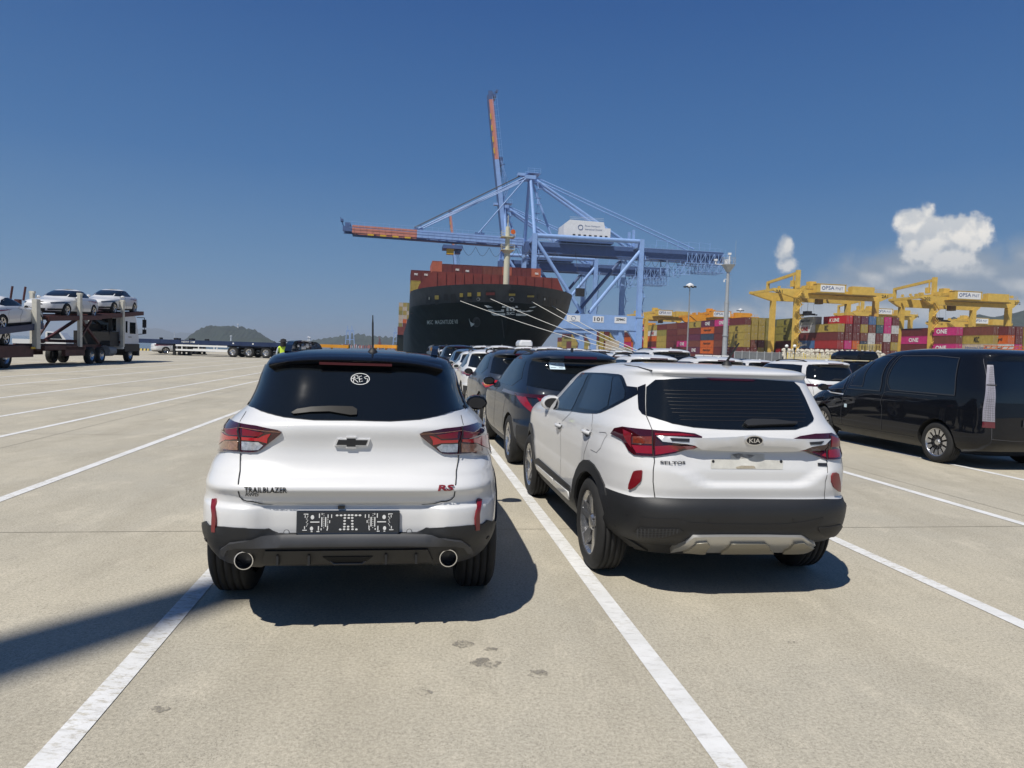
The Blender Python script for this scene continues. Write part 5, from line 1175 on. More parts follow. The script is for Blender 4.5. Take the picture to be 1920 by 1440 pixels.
# mooring lines
s5 = lambda x, y: (740+x/5.333, 480+y/5.333)
for i, (a, b, D, lb) in enumerate((((660, 448), (2370, 985), 112, 'lowest mooring line, from the left side of the bow'), ((962, 428), (2390, 975), 115, 'mooring line from the middle of the bow under the emblem'), ((1368, 455), (2420, 965), 118, 'mooring line from the right side of the bow'), ((1570, 498), (2500, 975), 120, 'rightmost mooring line from the bow'))):
    p = SHIT(*s5(*a)); p = SMW @ p if p else at(*s5(*a), 140); x, y = s5(*b); q = at(x, y, D); q = G(x, 668+ (i*1.5), 0) if False else q
    m_ = MB(); n = 12; pts = []
    for k in range(n+1):
        t = k/n; v = p.lerp(q, t); v = Vector(v); v.z -= .45*math.sin(math.pi*t); pts.append(v)
    end = Vector((q.x+1.5, q.y-4, .3)); pts.append(end); m_.path(pts, .06, 6); o = m_.build('mooring_line', 'rope'); tag(o, 'pale '+lb, 'rope', 'mooring lines running from the ship bow to the quay')
    bl = MB(); bl.lathe([(0, .35), (.25, .30), (.5, .28), (.6, .45), (.75, .42), (.8, .01)], end-Vector((0, 0, .3)), 'z', 12); tag(bl.build('bollard', 'black_flat'), 'black bollard at the quay end of the '+lb.split(',')[0].split(' from')[0]+(' from the bow side' if i in (2, 3) else ' of the bow'), 'bollard', 'quay bollards')
    
# second ship behind the left edge
def far_ship():
    O = at(764, 640, 430.0); O = Vector((O.x, O.y, 0)); r = empty('container_ship', O, srz, 'distant container ship mostly hidden behind the left side of the big ship', 'ship')
    b = MB(); b.box((0, 60, 3.0), (13, 120, 12)); b.build('hull', 'hull_green', r); b = MB(); b.box((0, 3, 11.5), (12.5, 8, 5)); b.build('breakwater', 'deck_red', r)
    rnd = random.Random(3)
    for k in range(4):
        for z in range(6):
            c = rnd.choice(['yellow', 'olive', 'yellow', 'maroon', 'cream_box', 'orange', 'brown']); p = O+SA*(-4.6+k*2.6)+SQ*8+Vector((0, 0, 14+z*2.6)); 
            container(p, srz, c, 6.06, '%s container on the distant ship, %s column, %s tier from the deck' % (c.replace('_box', ''), ORD[k], ORD[z]), 'containers on the distant ship', 1, 2.55)
    return r
far_ship()
# ---------------------------------------------------------------- quay cranes
mat('crane_blue', (.25, .40, .70), .5, nscale=.5, namt=.15); mat('crane_navy', (.065, .115, .26), .5, nscale=.5, namt=.2); mat('crane_salmon', (.56, .21, .15), .5, nscale=.5, namt=.15); mat('crane_white', (.72, .73, .74), .5, nscale=1, namt=.1)
mat('cable', (.03, .035, .05), .6); mat('cyan_panel', (.70, .72, .75), .5); mat('hazard', (.6, .38, .02), .6)
def sts(X, D, raised, label, num='101', full=True):
    O = Vector((X, D, 0)); r = empty('quay_crane', O, HQ, label, 'crane', 'blue ship-to-shore cranes'); g = 37.0; q1 = 19.0; zt_ = 39.5; col = 'crane_blue'
    for i, (a, q) in enumerate(((0, 0), (g, 0), (0, q1), (g, q1))):
        b = MB(); b.beam((a, q, 2.6), (a, q, 14), 2.2, 2.6, up=(0, 1, 0)); b.beam((a, q, 14), (a, q, zt_+1.0), 1.5, 1.6, up=(0, 1, 0)); b.box((a, q, 14.2), (2.8, 2.9, .5)); lg = b.build('leg', col, r)
        bo = MB()
        for k in (-3.0, -1.0, 1.0, 3.0): bo.box((a, q+k, 1.5), (1.0, 1.5, 1.6)); bo.tube((a-.25, q+k, .5), (a+.25, q+k, .5), .45, n=12)
        bo.box((a, q, 2.5), (1.1, 7.4, .6)); bo.build('bogie', 'crane_navy', r)
        st = MB()
        if a == g or (a == 0 and q == 0):
            z = 14.5; s_ = 1
            while z < zt_-3:
                st.beam((a+1.4, q-1.2*s_+.3, z), (a+1.4, q+1.2*s_+.3, z+3.2), .10, .5); st.box((a+1.6, q+1.2*s_+.3, z+3.2), (1.4, .9, .08)); st.box((a+2.2, q+1.2*s_+.3, z+3.75), (.06, .9, .06)); st.box((a+1.6, q+1.2*s_+.3, z+4.25), (1.4, .06, .06)); z += 3.2; s_ = -s_
            st.build('stairway', 'crane_blue', lg)
    for q in (0, q1):
        b = MB(); b.box((g/2, q, 12.0), (g-2.2, 2.0, 5.0)); b.add([], []); b.beam((1, q, 4), (3.8, q, 9.6), 1.4, 1.6) if False else None; b.build('portal_beam', col, r)
        b = MB(); b.prism([(1.1, 9.6), (4.0, 9.6), (1.1, 5.5)], lambda u, v: (u, q-.8, v), lambda u, v: (u, q+.8, v)); b.build('gusset', col, r); b = MB(); b.prism([(g-1.1, 9.6), (g-4.0, 9.6), (g-1.1, 5.5)], lambda u, v: (u, q-.8, v), lambda u, v: (u, q+.8, v)); b.build('gusset', col, r)
        for (p, qq) in (((.4, q, zt_-1), (g/2-1.6, q, 15.0)), ((g-.4, q, zt_-3), (g/2+1.0, q, 15.0))):
            b = MB(); b.tube(p, qq, .62, n=12); b.build('diagonal_brace', col if q == 0 else 'crane_navy', r, smooth=False)
        b = MB(); b.tube((0, q, zt_+.3), (g, q, zt_+.3), .72, n=14); b.build('top_tie', col, r)
    for a in (0, g):
        b = MB(); b.box((a, q1/2, 12.8), (1.6, q1-2.2, 3.0)); b.build('sill_beam', 'crane_navy' if a else col, r); b = MB(); b.box((a, q1/2, zt_-.6), (1.5, q1-1.5, 1.8)); b.build('cross_beam', col, r)
    # girder
    gq = q1/2
    for dq in (-2.6, 2.6):
        b = MB(); b.box(((70-2)/2, gq+dq, zt_-2.6), (72, 1.2, 3.6)); b.build('girder', 'crane_navy', r)
    w_ = MB()
    for dq in (-4.2, 4.2):
        w_.box((34, gq+dq, zt_-.9), (70, .8, .10))
        for k in range(36): w_.box((k*2, gq+dq+math.copysign(.4, dq), zt_-.3), (.06, .06, 1.1))
        w_.box((34, gq+dq+math.copysign(.4, dq), zt_+.25), (70, .06, .06))
    wk = w_.build('walkway', 'crane_blue', r); wk['kind'] = 'stuff'
    # A-frame
    ap = (-.5, gq, 61.0)
    for q in (0, q1): b = MB(); b.tube((0, q, zt_), (-.5, gq+(q-gq)*.15, 60), .62, .5, n=10); b.build('tower_leg', col, r)
    b = MB(); b.tube((8.5, gq, zt_), (.2, gq, 59.5), .42, n=8); b.build('tower_brace', col, r)
    b = MB(); b.box((-.5, gq, 60.6), (3.4, 4.5, 1.2)); b.box((-3.6, gq, 61.6), (2.6, 2.2, .9)); b.box((.5, gq, 62.0), (4.6, 5.0, .10))
    for sx in (-1.7, .5, 2.7):
        for sy in (-2.4, 2.4): b.box((sx, gq+sy, 62.8), (.08, .08, 1.6))
    for sy in (-2.4, 2.4): b.box((.5, gq+sy, 63.5), (4.6, .08, .08)); b.box((.5, gq+sy, 62.8), (4.6, .08, .08))
    b.build('apex_platform', 'crane_blue', r)
    st = MB(); z = zt_+1; s_ = 1
    while z < 58: st.beam((1.6, gq-4-1.1*s_, z), (1.6, gq-4+1.1*s_, z+2.6), .10, .4); st.box((1.8, gq-4+1.1*s_, z+2.6), (2.2, 1.0, .10)); st.box((2.8, gq-4+1.1*s_, z+3.5), (.06, 1.0, .06)); z += 2.6; s_ = -s_
    st.build('stairway', 'crane_blue', r)
    for dq in (-2.4, 2.4):
        for (p, qq, rr_) in (((0, gq+dq*.6, 60.6), (g-1.5, gq+dq, zt_), .52), ((0, gq+dq*.6, 61.2), (g+22, gq+dq, zt_), .24)):
            b = MB(); b.tube(p, qq, rr_, n=10); b.build('back_stay', col, r)
        b = MB(); b.box((g-.5, gq+dq, zt_+2.6), (.8, .8, 5.6)); b.build('stay_post', col, r)
    # machinery house
    b = MB(); b.prism([(11, zt_+.6), (27.5, zt_+.6), (27.5, zt_+5.0), (25.5, zt_+5.0), (25.0, zt_+7.0), (13.0, zt_+7.2), (11, zt_+5.6)], lambda u, v: (u, gq-4.4, v), lambda u, v: (u, gq+4.4, v)); hs_ = b.build('machinery_house', 'crane_white', r)
    b = MB(); b.box((19, gq, zt_+.1), (19, 10.5, .9)); b.build('house_floor', 'crane_navy', hs_)
    for k in range(7): b = MB(); b.box((14.6+k*1.9, gq-4.43, zt_+1.7), (.9, .12, 1.4)); b.build('window', 'black_flat', hs_)
    for zr in (7.7, 8.2): 
        b = MB(); b.box((19, gq-4.3, zt_+zr), (12, .06, .06)); b.build('roof_railing', 'crane_white', hs_)
    b = MB(); b.lathe([(0, .9), (.08, .9), (.08, .72), (0, .72)], (16.8, gq-4.5, zt_+4.8), 'y', 20, close=True); b.build('round_logo', 'crane_navy', hs_)
    text_on('Pusan Newport', (18.4, gq-4.45, zt_+5.0), (1, 0, 0), (0, 0, 1), 5.4, .7, 'crane_navy', hs_); text_on('International Terminal', (18.4, gq-4.45, zt_+4.0), (1, 0, 0), (0, 0, 1), 6.0, .6, 'crane_navy', hs_)
    # lattice of the trolley gantry on the back reach
    lt = MB()
    def lattice(a0, a1, q, z0, z1, n, w=.16):
        for zz in (z0, z1): lt.beam((a0, q, zz), (a1, q, zz), w)
        for i in range(n+1):
            a = a0+(a1-a0)*i/n; lt.beam((a, q, z0), (a, q, z1), w)
            if i < n: a2 = a0+(a1-a0)*(i+1)/n; lt.beam((a, q, z0 if i % 2 else z1), (a2, q, z1 if i % 2 else z0), w*.8)
    for dq in (-4.2, -1.6, 1.6, 4.2): lattice(56, 71, gq+dq, zt_-5.2, zt_-1.6, 9); lattice(60, 71, gq+dq, zt_-8.0, zt_-5.2, 8, .12)
    for dq in (-4.2, 4.2): lattice(49, 57, gq+dq, zt_-9.4, zt_-6.6, 4)
    for k in range(12): lt.beam((56+k*1.3, gq-4.2, zt_-5.2), (56+k*1.3, gq+4.2, zt_-5.2), .12); lt.beam((56+k*1.3, gq-4.2, zt_-8), (56+k*1.3, gq+4.2, zt_-8), .12)
    for dq in (-3, 3): lt.beam((49, gq+dq, zt_-9.2), (49, gq+dq, zt_-4), .3); lt.beam((54, gq+dq, zt_-9.2), (56, gq+dq, zt_-5), .3)
    for k in range(6): lt.beam((45+k*4, gq-2.6, zt_+.0), (45+k*4, gq-2.6, zt_+2.4), .12); lt.beam((45+k*4, gq-2.6, zt_+2.4), (49+k*4 if k < 5 else 65, gq-2.6, zt_+2.0), .10)
    l_ = lt.build('lattice_frame', 'crane_blue', r); l_['kind'] = 'stuff'
    # boom
    if raised: ang = R(82.5)
    else: ang = R(1.0)
    hx, hz = (1.0 if raised else -2.5), zt_-1.0; ca, sa = math.cos(ang), math.sin(ang)
    def BP(s_, q, h):
        if raised: s_ *= 1.14
        return (hx-s_*ca+h*sa*1.0, q, hz+s_*sa+h*ca) if raised else (hx-s_*ca, q, hz+s_*sa+h)
    Lb = 60
    segs = ((0, 36, col), (36, 57, 'crane_salmon'), (57, 60, 'crane_navy'))
    for (s0, s1, m_) in segs:
        for dq in (-2.4, 2.4):
            b = MB(); k0 = BP(s0, gq+dq, 0); k1 = BP(s1, gq+dq, 0); b.beam(k0, k1, 1.1, (2.6 if not raised else 1.7) if m_ != 'crane_navy' else 1.6, up=(0, 0, 1) if not raised else (1, 0, 0)); b.build('boom', m_, r)
    b = MB()
    for s_ in range(2, 60, 6): b.beam(BP(s_, gq-2.4, -.3), BP(s_, gq+2.4, -.3), .5)
    b.build('boom_crosspiece', 'crane_navy', r)
    w_ = MB()
    for dq in (-3.7, 3.7):
        w_.beam(BP(1, gq+dq, .4), BP(58, gq+dq, .4), .08); w_.beam(BP(1, gq+dq, 1.4), BP(58, gq+dq, 1.4), .07); w_.beam(BP(1, gq+dq, 2.3), BP(58, gq+dq, 2.3), .07)
        for s_ in range(1, 58, 2): w_.beam(BP(s_, gq+dq, .4), BP(s_, gq+dq, 2.3), .06)
    w_ = w_.build('boom_railing', 'crane_blue', r); w_['kind'] = 'stuff'
    b = MB(); b.beam(BP(3, gq, -1.6 if not raised else -.9), BP(57, gq, -1.6 if not raised else -.9), 3.0, .35, up=(1, 0, 0) if raised else (0, 0, 1)); b.build('trolley_rail', 'crane_navy', r)
    b = MB()
    for s_ in range(38, 54, 4): b.beam(BP(s_, gq-3.1, -1.5 if not raised else -.9), BP(s_+2, gq-3.1, -1.5 if not raised else -.9), .15, .5, up=(1, 0, 0) if raised else (0, 0, 1))
    b.build('hazard_stripe', 'hazard', r)
    b = MB(); b.beam(BP(58.5, gq-2.5, 1.5), BP(58.5, gq+2.5, 1.5), 1.6, 1.2); b.beam(BP(59.8, gq, .6), BP(61.0, gq, 4.0), .25); b.beam(BP(60.5, gq-1, 3.0), BP(60.5, gq+1, 3.0), .8); b.build('boom_tip', 'crane_navy', r)
    for s_ in (35.5, 15):
        b = MB(); c = BP(s_, gq, 1.8); b.box(c, (3.2, 4.6, .6)) if not raised else b.box(c, (1.2, 4.6, 3.2)); b.beam(BP(s_-.8, gq, 1), BP(s_-.8, gq, 3.6), .3); b.build('stay_bracket', 'crane_navy', r)
    for s_, nn in ((35.5, 2), (15.5, 1)):
        for dq in (-2.3, 2.3):
            for e_ in range(nn):
                b = MB(); p = Vector(BP(s_, gq+dq, 1.9)); apx = Vector((-1.5, gq+dq*.5, 61.2-e_*.9))
                if raised:
                    mid = (p+apx)/2+Vector((3.2-e_*1.4, 0, -1.5)); b.tube(p, mid, .12, n=6); b.tube(mid, apx, .12, n=6)
                else: b.tube(p, apx, .17, n=6)
                b.build('fore_stay', col, r)
    cb = MB()
    for dq in (-1.2, 0, 1.2): cb.tube(BP(37, gq+dq, 2.4), (-2.5, gq+dq*.6, 62.0), .07, n=5)
    cb.build('hoist_rope', 'cable', r)
    # trolley and cab
    if not raised:
        ta = BP(24, gq, 0)[0]; b = MB(); b.box((ta, gq, zt_-4.0), (6.5, 6.6, 1.2)); b.box((ta+1.8, gq, zt_-5.1), (1.8, 3.0, 1.6)); b.build('trolley', 'crane_navy', r)
        b = MB(); b.box((ta-.8, gq-1.5, zt_-5.3), (2.4, 2.2, 2.2)); b.build('driver_cab', 'hazard', r)
        b = MB()
        for k in range(7):
            a0 = ta+3+k*4.6; pts = [(a0+4.6*j/6, gq-3.4, zt_-3.6-3.0*math.sin(math.pi*j/6)) for j in range(7)]; b.path(pts, .06, 5)
        b.build('festoon_cable', 'cable', r)
        b = MB()
        for k in range(7):
            a0 = 40+k*3.0; pts = [(a0+3*j/6, gq-3.4, zt_-4.6-2.6*math.sin(math.pi*j/6)) for j in range(7)]; b.path(pts, .06, 5)
        b.build('festoon_cable', 'cable', r)
    # plates on the portal beam
    for (a, w, t_) in ((5.4, 3.0, ''), (12.0, 4.2, 'logo'), (20.6, 3.4, num), (28.4, 3.8, 'ZPMC')):
        b = MB(); b.box((a+1.9, -1.04, 12.9), (w+.4, .06, 2.1)); pl = b.build('name_plate', 'cyan_panel', r)
        if t_ == 'logo':
            b = MB(); b.lathe([(0, .8), (.05, .8), (.05, .62), (0, .62)], (a+1.9, -1.1, 12.9), 'y', 20, close=True); b.build('round_logo', 'crane_navy', pl)
        elif t_: text_on(t_, (a+1.9-w*.42, -1.09, 12.25 if t_ == num else 12.7), (1, 0, 0), (0, 0, 1), w*.84, 1.35 if t_ == num else .8, 'black_flat', pl, bold=.02 if t_ == num else .04)
    b = MB(); b.box((15.4, -2.6, 21.5), (2.8, 1.6, 2.6)); b.tube((15.4, -2.6, 23), (14.6, 3, 36), .06, n=4); b.build('spreader', 'black_flat', r) if not raised else None
    cv = MB(); cv.box((g-9, .5, 1.4), (3, 3, 2.8)) if False else None
    return r
sts(6.0, 230, False, 'nearest blue ship-to-shore crane with its salmon-tipped boom lowered over the ship')
sts(-3.6, 279, True, 'blue ship-to-shore crane behind it with its salmon-tipped boom raised upright', '102')
sts(qx(520)+3, 520, True, 'farthest blue crane, only its raised salmon boom showing over the ship containers', '103')
# ---------------------------------------------------------------- container yard
NM = {'maroon': 'maroon', 'brown': 'brown', 'red': 'red', 'crimson': 'bright red', 'yellow': 'mustard yellow', 'olive': 'olive', 'orange': 'orange', 'pink': 'pink', 'plum': 'plum', 'blue': 'blue', 'navy': 'navy', 'white': 'white', 'cream_box': 'cream', 'grey': 'grey', 'green': 'green', 'teal': 'teal', 'salmon': 'rust'}
CODE = {'M': 'maroon', 'B': 'brown', 'R': 'red', 'C': 'crimson', 'Y': 'yellow', 'O': 'orange', 'P': 'pink', 'U': 'plum', 'L': 'blue', 'N': 'navy', 'W': 'white', 'H': 'cream_box', 'G': 'grey', 'V': 'olive', 'T': 'teal'}  # V: olive, also yellow boxes with shade put into their colour
TH = 2.75
def along(px, D0, k, step=12.6):      # near-left corner at picture column px and depth D0, k bays back
    p = at(px, 700, D0); return Vector((p.x, p.y, 0))+Q*(k*step)
def side_text(txt, cont, h=1.1, w=5.0, y=None, m='white_flat', bold=.03, z=.85, logo=None):
    Ln = 12.19 if y is None else y; p = Vector((-1.25, (12.19+w)/2, z)); o = text_on(txt, p, (0, -1, 0), (0, 0, 1), w, h, m, cont, 'lettering', bold); return o
def stack(px, D, faces, backs, where, group, marks=None, tiers=6, px_pitch=2.84):
    """faces: strings, bottom tier first, one per column to the right; backs: same for bays going back from the left column"""
    made = {}
    def one(col, bay_, tier, code):
        if code == '.': return
        p = along(px, D, bay_)+A_*(col*px_pitch+1.22)+Vector((0, 0, tier*TH)); nm = CODE[code]
        lb = '%s container, %s, %s tier up, %s' % (NM[nm], where, ORD[tier], ('%s stack' % ORD[col]) if bay_ == 0 else ('%s behind front' % ORD[bay_-1]))
        made[(col, bay_, tier)] = container(p, HQ, nm, 12.19, lb, group, 2 if D < 300 else 1, TH-.02)
    for c, s in enumerate(faces):
        for t, code in enumerate(s): one(c, 0, t, code)
    for b_, s in enumerate(backs):
        for t, code in enumerate(s): one(0, b_+1, t, code)
    for (c, b_, t, txt, w, h, m) in (marks or []):
        if (c, b_, t) in made: side_text(txt, made[(c, b_, t)], h, w, m=m, z=(TH-h)/2)
    return made
grp = 'containers stacked in the yard behind the fence'
# block with eight stacks of doors, right of the first yellow gantry
mb_ = stack(1566, 226, ['MMRMY.', 'MMPMMC', 'BMOMMM', 'MMNBYU', 'MMWWBL', 'MMBMTV', 'MMMWPP', 'MBYMWM'], ['MMLMWG', 'MRMVVV', 'MNVVVT'], 'block between both yellow gantries', grp,
      [(0, 0, 4, 'MSC', 2.0, 1.9, 'black_flat'), (1, 0, 5, 'K LINE', 5.2, 1.2, 'white_flat'), (0, 1, 4, 'ONE', 4.2, 1.5, 'box_crimson'), (0, 1, 5, 'Hapag-Lloyd', 5.8, 1.0, 'black_flat'), (0, 1, 2, 'Maersk', 4.2, 1.0, 'white_flat'), (0, 2, 3, 'MSC', 1.6, 1.9, 'black_flat'), (0, 2, 4, 'MSC', 1.6, 1.9, 'black_flat'), (0, 2, 5, 'MSC', 1.6, 1.9, 'black_flat')])
# long row to the left of it, fourth stack coloured as if in shade
stack(1392, 255, ['MMYYYM', 'MMBYYY', 'MYMYYY', 'MVYVVV'], ['MMBMMP', 'MOONOU', 'MUBUMY', 'MMPMBM', 'BMMMMB', 'MYYYVM', 'MPMOWY', 'BMRPNP', 'MPOMBY', 'MYPOMW'], 'long row left of gantry', grp,
      [(0, 0, 2, 'MSC', 1.8, 1.9, 'black_flat'), (0, 0, 3, 'MSC', 1.8, 1.9, 'black_flat'), (0, 0, 4, 'MSC', 1.8, 1.9, 'black_flat'), (0, 1, 5, 'ONE', 4.4, 1.5, 'white_flat'), (0, 2, 2, 'Hapag-Lloyd', 6.5, 1.2, 'black_flat'), (0, 2, 4, 'Hapag-Lloyd', 6.5, 1.2, 'black_flat'), (0, 2, 1, 'Hapag-Lloyd', 6.5, 1.2, 'black_flat'), (0, 3, 5, 'MSC', 2, 1.9, 'black_flat'), (0, 4, 2, 'ONE', 4.4, 1.5, 'white_flat'), (0, 3, 1, 'ONE', 4.4, 1.5, 'white_flat'), (0, 2, 5, 'ONE', 4.4, 1.5, 'white_flat'), (0, 8, 3, 'ONE', 4.4, 1.5, 'white_flat'), (0, 8, 5, 'ONE', 4.4, 1.5, 'white_flat'), (0, 7, 4, 'ONE', 4.4, 1.5, 'box_crimson'), (0, 9, 2, 'Hapag', 5, 1.2, 'black_flat'), (0, 10, 1, 'ONE', 4.4, 1.5, 'white_flat')])
# right-hand blocks with staggered near ends
ma = stack(1788, 225, ['MBPBP.'[:5]], ['MMMPM'], 'row right of the second gantry leg', grp, [(0, 0, 2, 'ONE', 4.6, 1.5, 'white_flat'), (0, 0, 4, 'ONE', 4.6, 1.5, 'white_flat'), (0, 1, 3, 'ONE', 4.6, 1.5, 'white_flat')])
stack(1857, 214.5, ['MBHYB'], [], 'row right of the pink stack', grp, [(0, 0, 2, 'Hapag-Lloyd', 8.4, 1.2, 'crane_navy'), (0, 0, 3, 'MSC', 2.0, 1.9, 'black_flat')])
stack(1885, 211.5, ['MMWOM', 'MBPMM', 'MYVVY', 'MMBYV'], [], 'block at the right edge', grp, [(0, 0, 2, 'Hapag-Lloyd', 8.4, 1.2, 'black_flat'), (0, 0, 3, 'Hapag-Lloyd', 8.4, 1.2, 'black_flat')])
# block seen between ship and crane legs
stack(1112, 372, ['YWVMBM', 'YYYVYM', 'MYMYMM', 'YYLYYB', 'BYYYMM', 'MYYBYY'], ['MYVMMY', 'YMYMVV', 'MVYYYM', 'YMMVM', 'YYVVM', 'MYYM'], 'distant block beside the ship', grp)
# ---------------------------------------------------------------- yellow yard gantries
mat('gantry', (.66, .44, .085), .5, nscale=.6, namt=.22); mat('gantry_dark', (.20, .13, .03), .6, nscale=.6, namt=.3); mat('gantry_orange', (.75, .32, .02), .5, nscale=.6, namt=.2)
def yard_gantry(px, D, H, span, length, label, num, sign=True, col='gantry', low=False, ext=6.0, frame=True):
    O = at(px, 700, D); O = Vector((O.x, O.y, 0)); r = empty('yard_gantry', O, HQ, label, 'crane', 'yellow yard gantry cranes'); W = length
    for a in (0, span):
        for q in (0, W):
            b = MB(); b.beam((a, q, 1.4), (a, q, H-2.2), 1.5, 1.7, up=(0, 1, 0)); lg = b.build('leg', col, r)
            b = MB(); b.box((a, q, .8), (1.0, 3.6, .8))
            for k in (-1.1, 1.1): b.tube((a-.3, q+k, .55), (a+.3, q+k, .55), .55, n=12)
            b.build('wheel_set', 'gantry_dark', r)
            if (a == 0 and q == 0) and not low:
                st = MB(); z = 1.5; s_ = 1
                while z < H-3: st.beam((a-.0+s_*1.0, q-1.5, z), (a-s_*1.0, q-1.5, z+2.3), .12, .55, up=(0, 1, 0)); st.beam((a+s_*1.0, q-1.6, z+1.0), (a-s_*1.0, q-1.6, z+3.3), .08); st.box((a-s_*1.1, q-1.5, z+2.3), (.9, 1.1, .08)); st.box((a-s_*1.5, q-1.5, z+2.9), (.06, 1.1, .06)); st.box((a-s_*1.1, q-2.0, z+3.3), (.9, .06, .06)); z += 2.3; s_ = -s_
                st.build('stairway', col, lg)
        b = MB(); b.box((a, W/2, 2.4), (1.0, W-1.7, 1.3)); b.build('sill_beam', col, r)
    for q in (0, W):
        b = MB(); b.prism([(-ext, H-.5), (-ext, H-1.3), (-1.2, H-3.4), (span+1.2, H-3.4), (span+ext*.7, H-1.3), (span+ext*.7, H-.5)], lambda u, v: (u, q-.7, v), lambda u, v: (u, q+.7, v)); g_b = b.build('girder', col, r)
        b = MB()
        for z in (H+.1, H+.6): b.box((span/2, q-.8, z), (span+ext, .05, .05))
        for k in range(int(span/1.6)+5): b.box((-3+k*1.6, q-.8, H+.05), (.05, .05, 1.1))
        b.build('handrail', col, g_b)
        for a_ in ((-ext+.8) if not low else 5, span*.47, span+1.6):
            t_ = text_on(num, (a_, q-.73, H-2.15), (1, 0, 0), (0, 0, 1), 2.4, 1.1, 'black_flat', g_b, bold=.02) if q == 0 else None
    for a in (-ext+.5, span+ext*.6): b = MB(); b.box((a, W/2, H-1.0), (.8, W-1.4, .8)); b.build('end_tie', col, r)
    # machine rooms under/over the near girder
    b = MB(); b.box((span*.36, -1.9, H-.1), (span*.36, 2.3, 2.9)); b.box((span*.36, -1.9, H+1.40), (span*.37, 2.5, .12)); mr = b.build('machine_room', col, r)
    b = MB(); b.box((span*.76, -1.9, H-.3), (span*.28, 2.2, 2.7)); b.build('machine_room', col, r)
    b = MB(); b.box((span*.52, -1.9, H-1.9), (span*.80, 2.8, .35)); b.build('platform', 'gantry_dark', r)
    if sign:
        b = MB(); b.box((span*.37, -3.1, H-.05), (span*.30, .06, 2.3)); sg = b.build('sign_board', 'white_flat', r)
        w = span*.27; x0 = span*.37-w/2; text_on('PSA', (x0+w*.18, -3.15, H-.5), (1, 0, 0), (0, 0, 1), w*.40, 1.25, 'crane_navy', sg, bold=.01); text_on('PNIT', (x0+w*.64, -3.15, H-.5), (1, 0, 0), (0, 0, 1), w*.34, .95, 'crane_navy', sg)
        b = MB(); b.lathe([(0, .62), (.03, .62), (.03, .40), (0, .40)], (x0+w*.08, -3.16, H), 'y', 18, close=True); b.build('emblem', 'crane_navy', sg)
    # trolley, cab, hoist ropes and spreader
    ta = span*.30
    b = MB(); b.box((ta, W/2, H+.6), (5.0, W+.6, 1.0)); b.box((ta-1, W*.3, H+1.9), (2.4, 2.2, 1.8)); b.box((ta+1.5, W*.6, H+1.6), (1.6, 3.0, 1.2)); b.tube((ta+1.2, W*.25, H+1.8), (ta+1.2, W*.45, H+1.8), .6, n=12); tr = b.build('trolley', col, r)
    b = MB(); b.box((ta+2.2, W*.3, H-3.7), (2.0, 2.0, 2.2)); b.build('cab', 'gantry_dark', tr)
    if frame:
        b = MB(); b.beam((0, W+4, H+3.4), (0, 0, H+5.0), .8, .9); b.beam((0, W+4, H-.4), (0, W+4, H+3.8), .9); b.beam((0, 0, H-.4), (0, 0, H+5.9), 1.2); b.beam((-.6, 1.6, H+.6), (-.6, 1.6, H+4.4), .35); b.box((-.4, 2.4, H+1.6), (1.0, 1.4, 2.0)); b.build('jib_frame', col, r)
    if not low:
        b = MB()
        for sx in (-1.2, 1.2):
            for sy in (-2.0, 2.0): b.tube((ta+sx, W/2+sy*.5, H), (ta+sx, W/2+sy, H-7.6), .03, n=4)
        b.build('hoist_rope', 'cable', tr)
        b = MB(); b.box((ta, W/2, H-8.3), (2.4, 5.6, .5)); b.box((ta, W/2, H-7.6), (2.0, 2.4, .9)); b.box((ta, W/2-4, H-8.6), (2.3, .5, .4)); b.box((ta, W/2+4, H-8.6), (2.3, .5, .4)); b.box((ta, W/2, H-8.4), (.5, 8.6, .3)); b.build('spreader', 'black_flat', tr)
    rnd = random.Random(int(px)); b = MB()
    for k in range(22): b.box((rnd.uniform(-3, span+2), rnd.uniform(0, W), H+.3+rnd.uniform(0, .5)), (rnd.uniform(.3, 1.2), rnd.uniform(.3, 1.4), rnd.uniform(.5, 1.3)))
    o = b.build('deck_equipment', col, r)
    return r
yard_gantry(1487, 233, 25.6, 29.5, 15, 'yellow yard gantry numbered 2A1 with a white sign board, left of the two near ones', '2A1', ext=9)
yard_gantry(1742, 236, 25.0, 29.5, 15, 'yellow yard gantry numbered 202 with a hanging black spreader, at the right', '202', ext=5)
yard_gantry(1208, 345, 22.5, 23, 15, 'yellow gantry with a small white sign above the containers beside the blue crane', '2A2', low=True, ext=5, frame=False)
yard_gantry(1075, 420, 21.5, 23, 15, 'distant orange-yellow gantry between the ship and the blue crane legs', '3A1', col='gantry_orange', low=True, frame=False, sign=False)
yard_gantry(1150, 430, 22, 22, 15, 'distant orange-yellow gantry seen through the blue crane portal', '3A2', col='gantry_orange', low=True, frame=False, sign=False)
yard_gantry(1305, 320, 21.2, 27, 13, 'orange-yellow gantry with a white band behind the tall grey mast', '2A3', col='gantry_orange', low=True, ext=4, frame=False)
yard_gantry(1610, 330, 25.5, 26, 14, 'farther yellow gantry standing behind the container stacks in the middle right', '204', low=True, ext=5)
yard_gantry(1790, 330, 22.5, 26, 14, 'farther yellow gantry behind the stacks under gantry 202', '205', low=True, ext=5, frame=False)
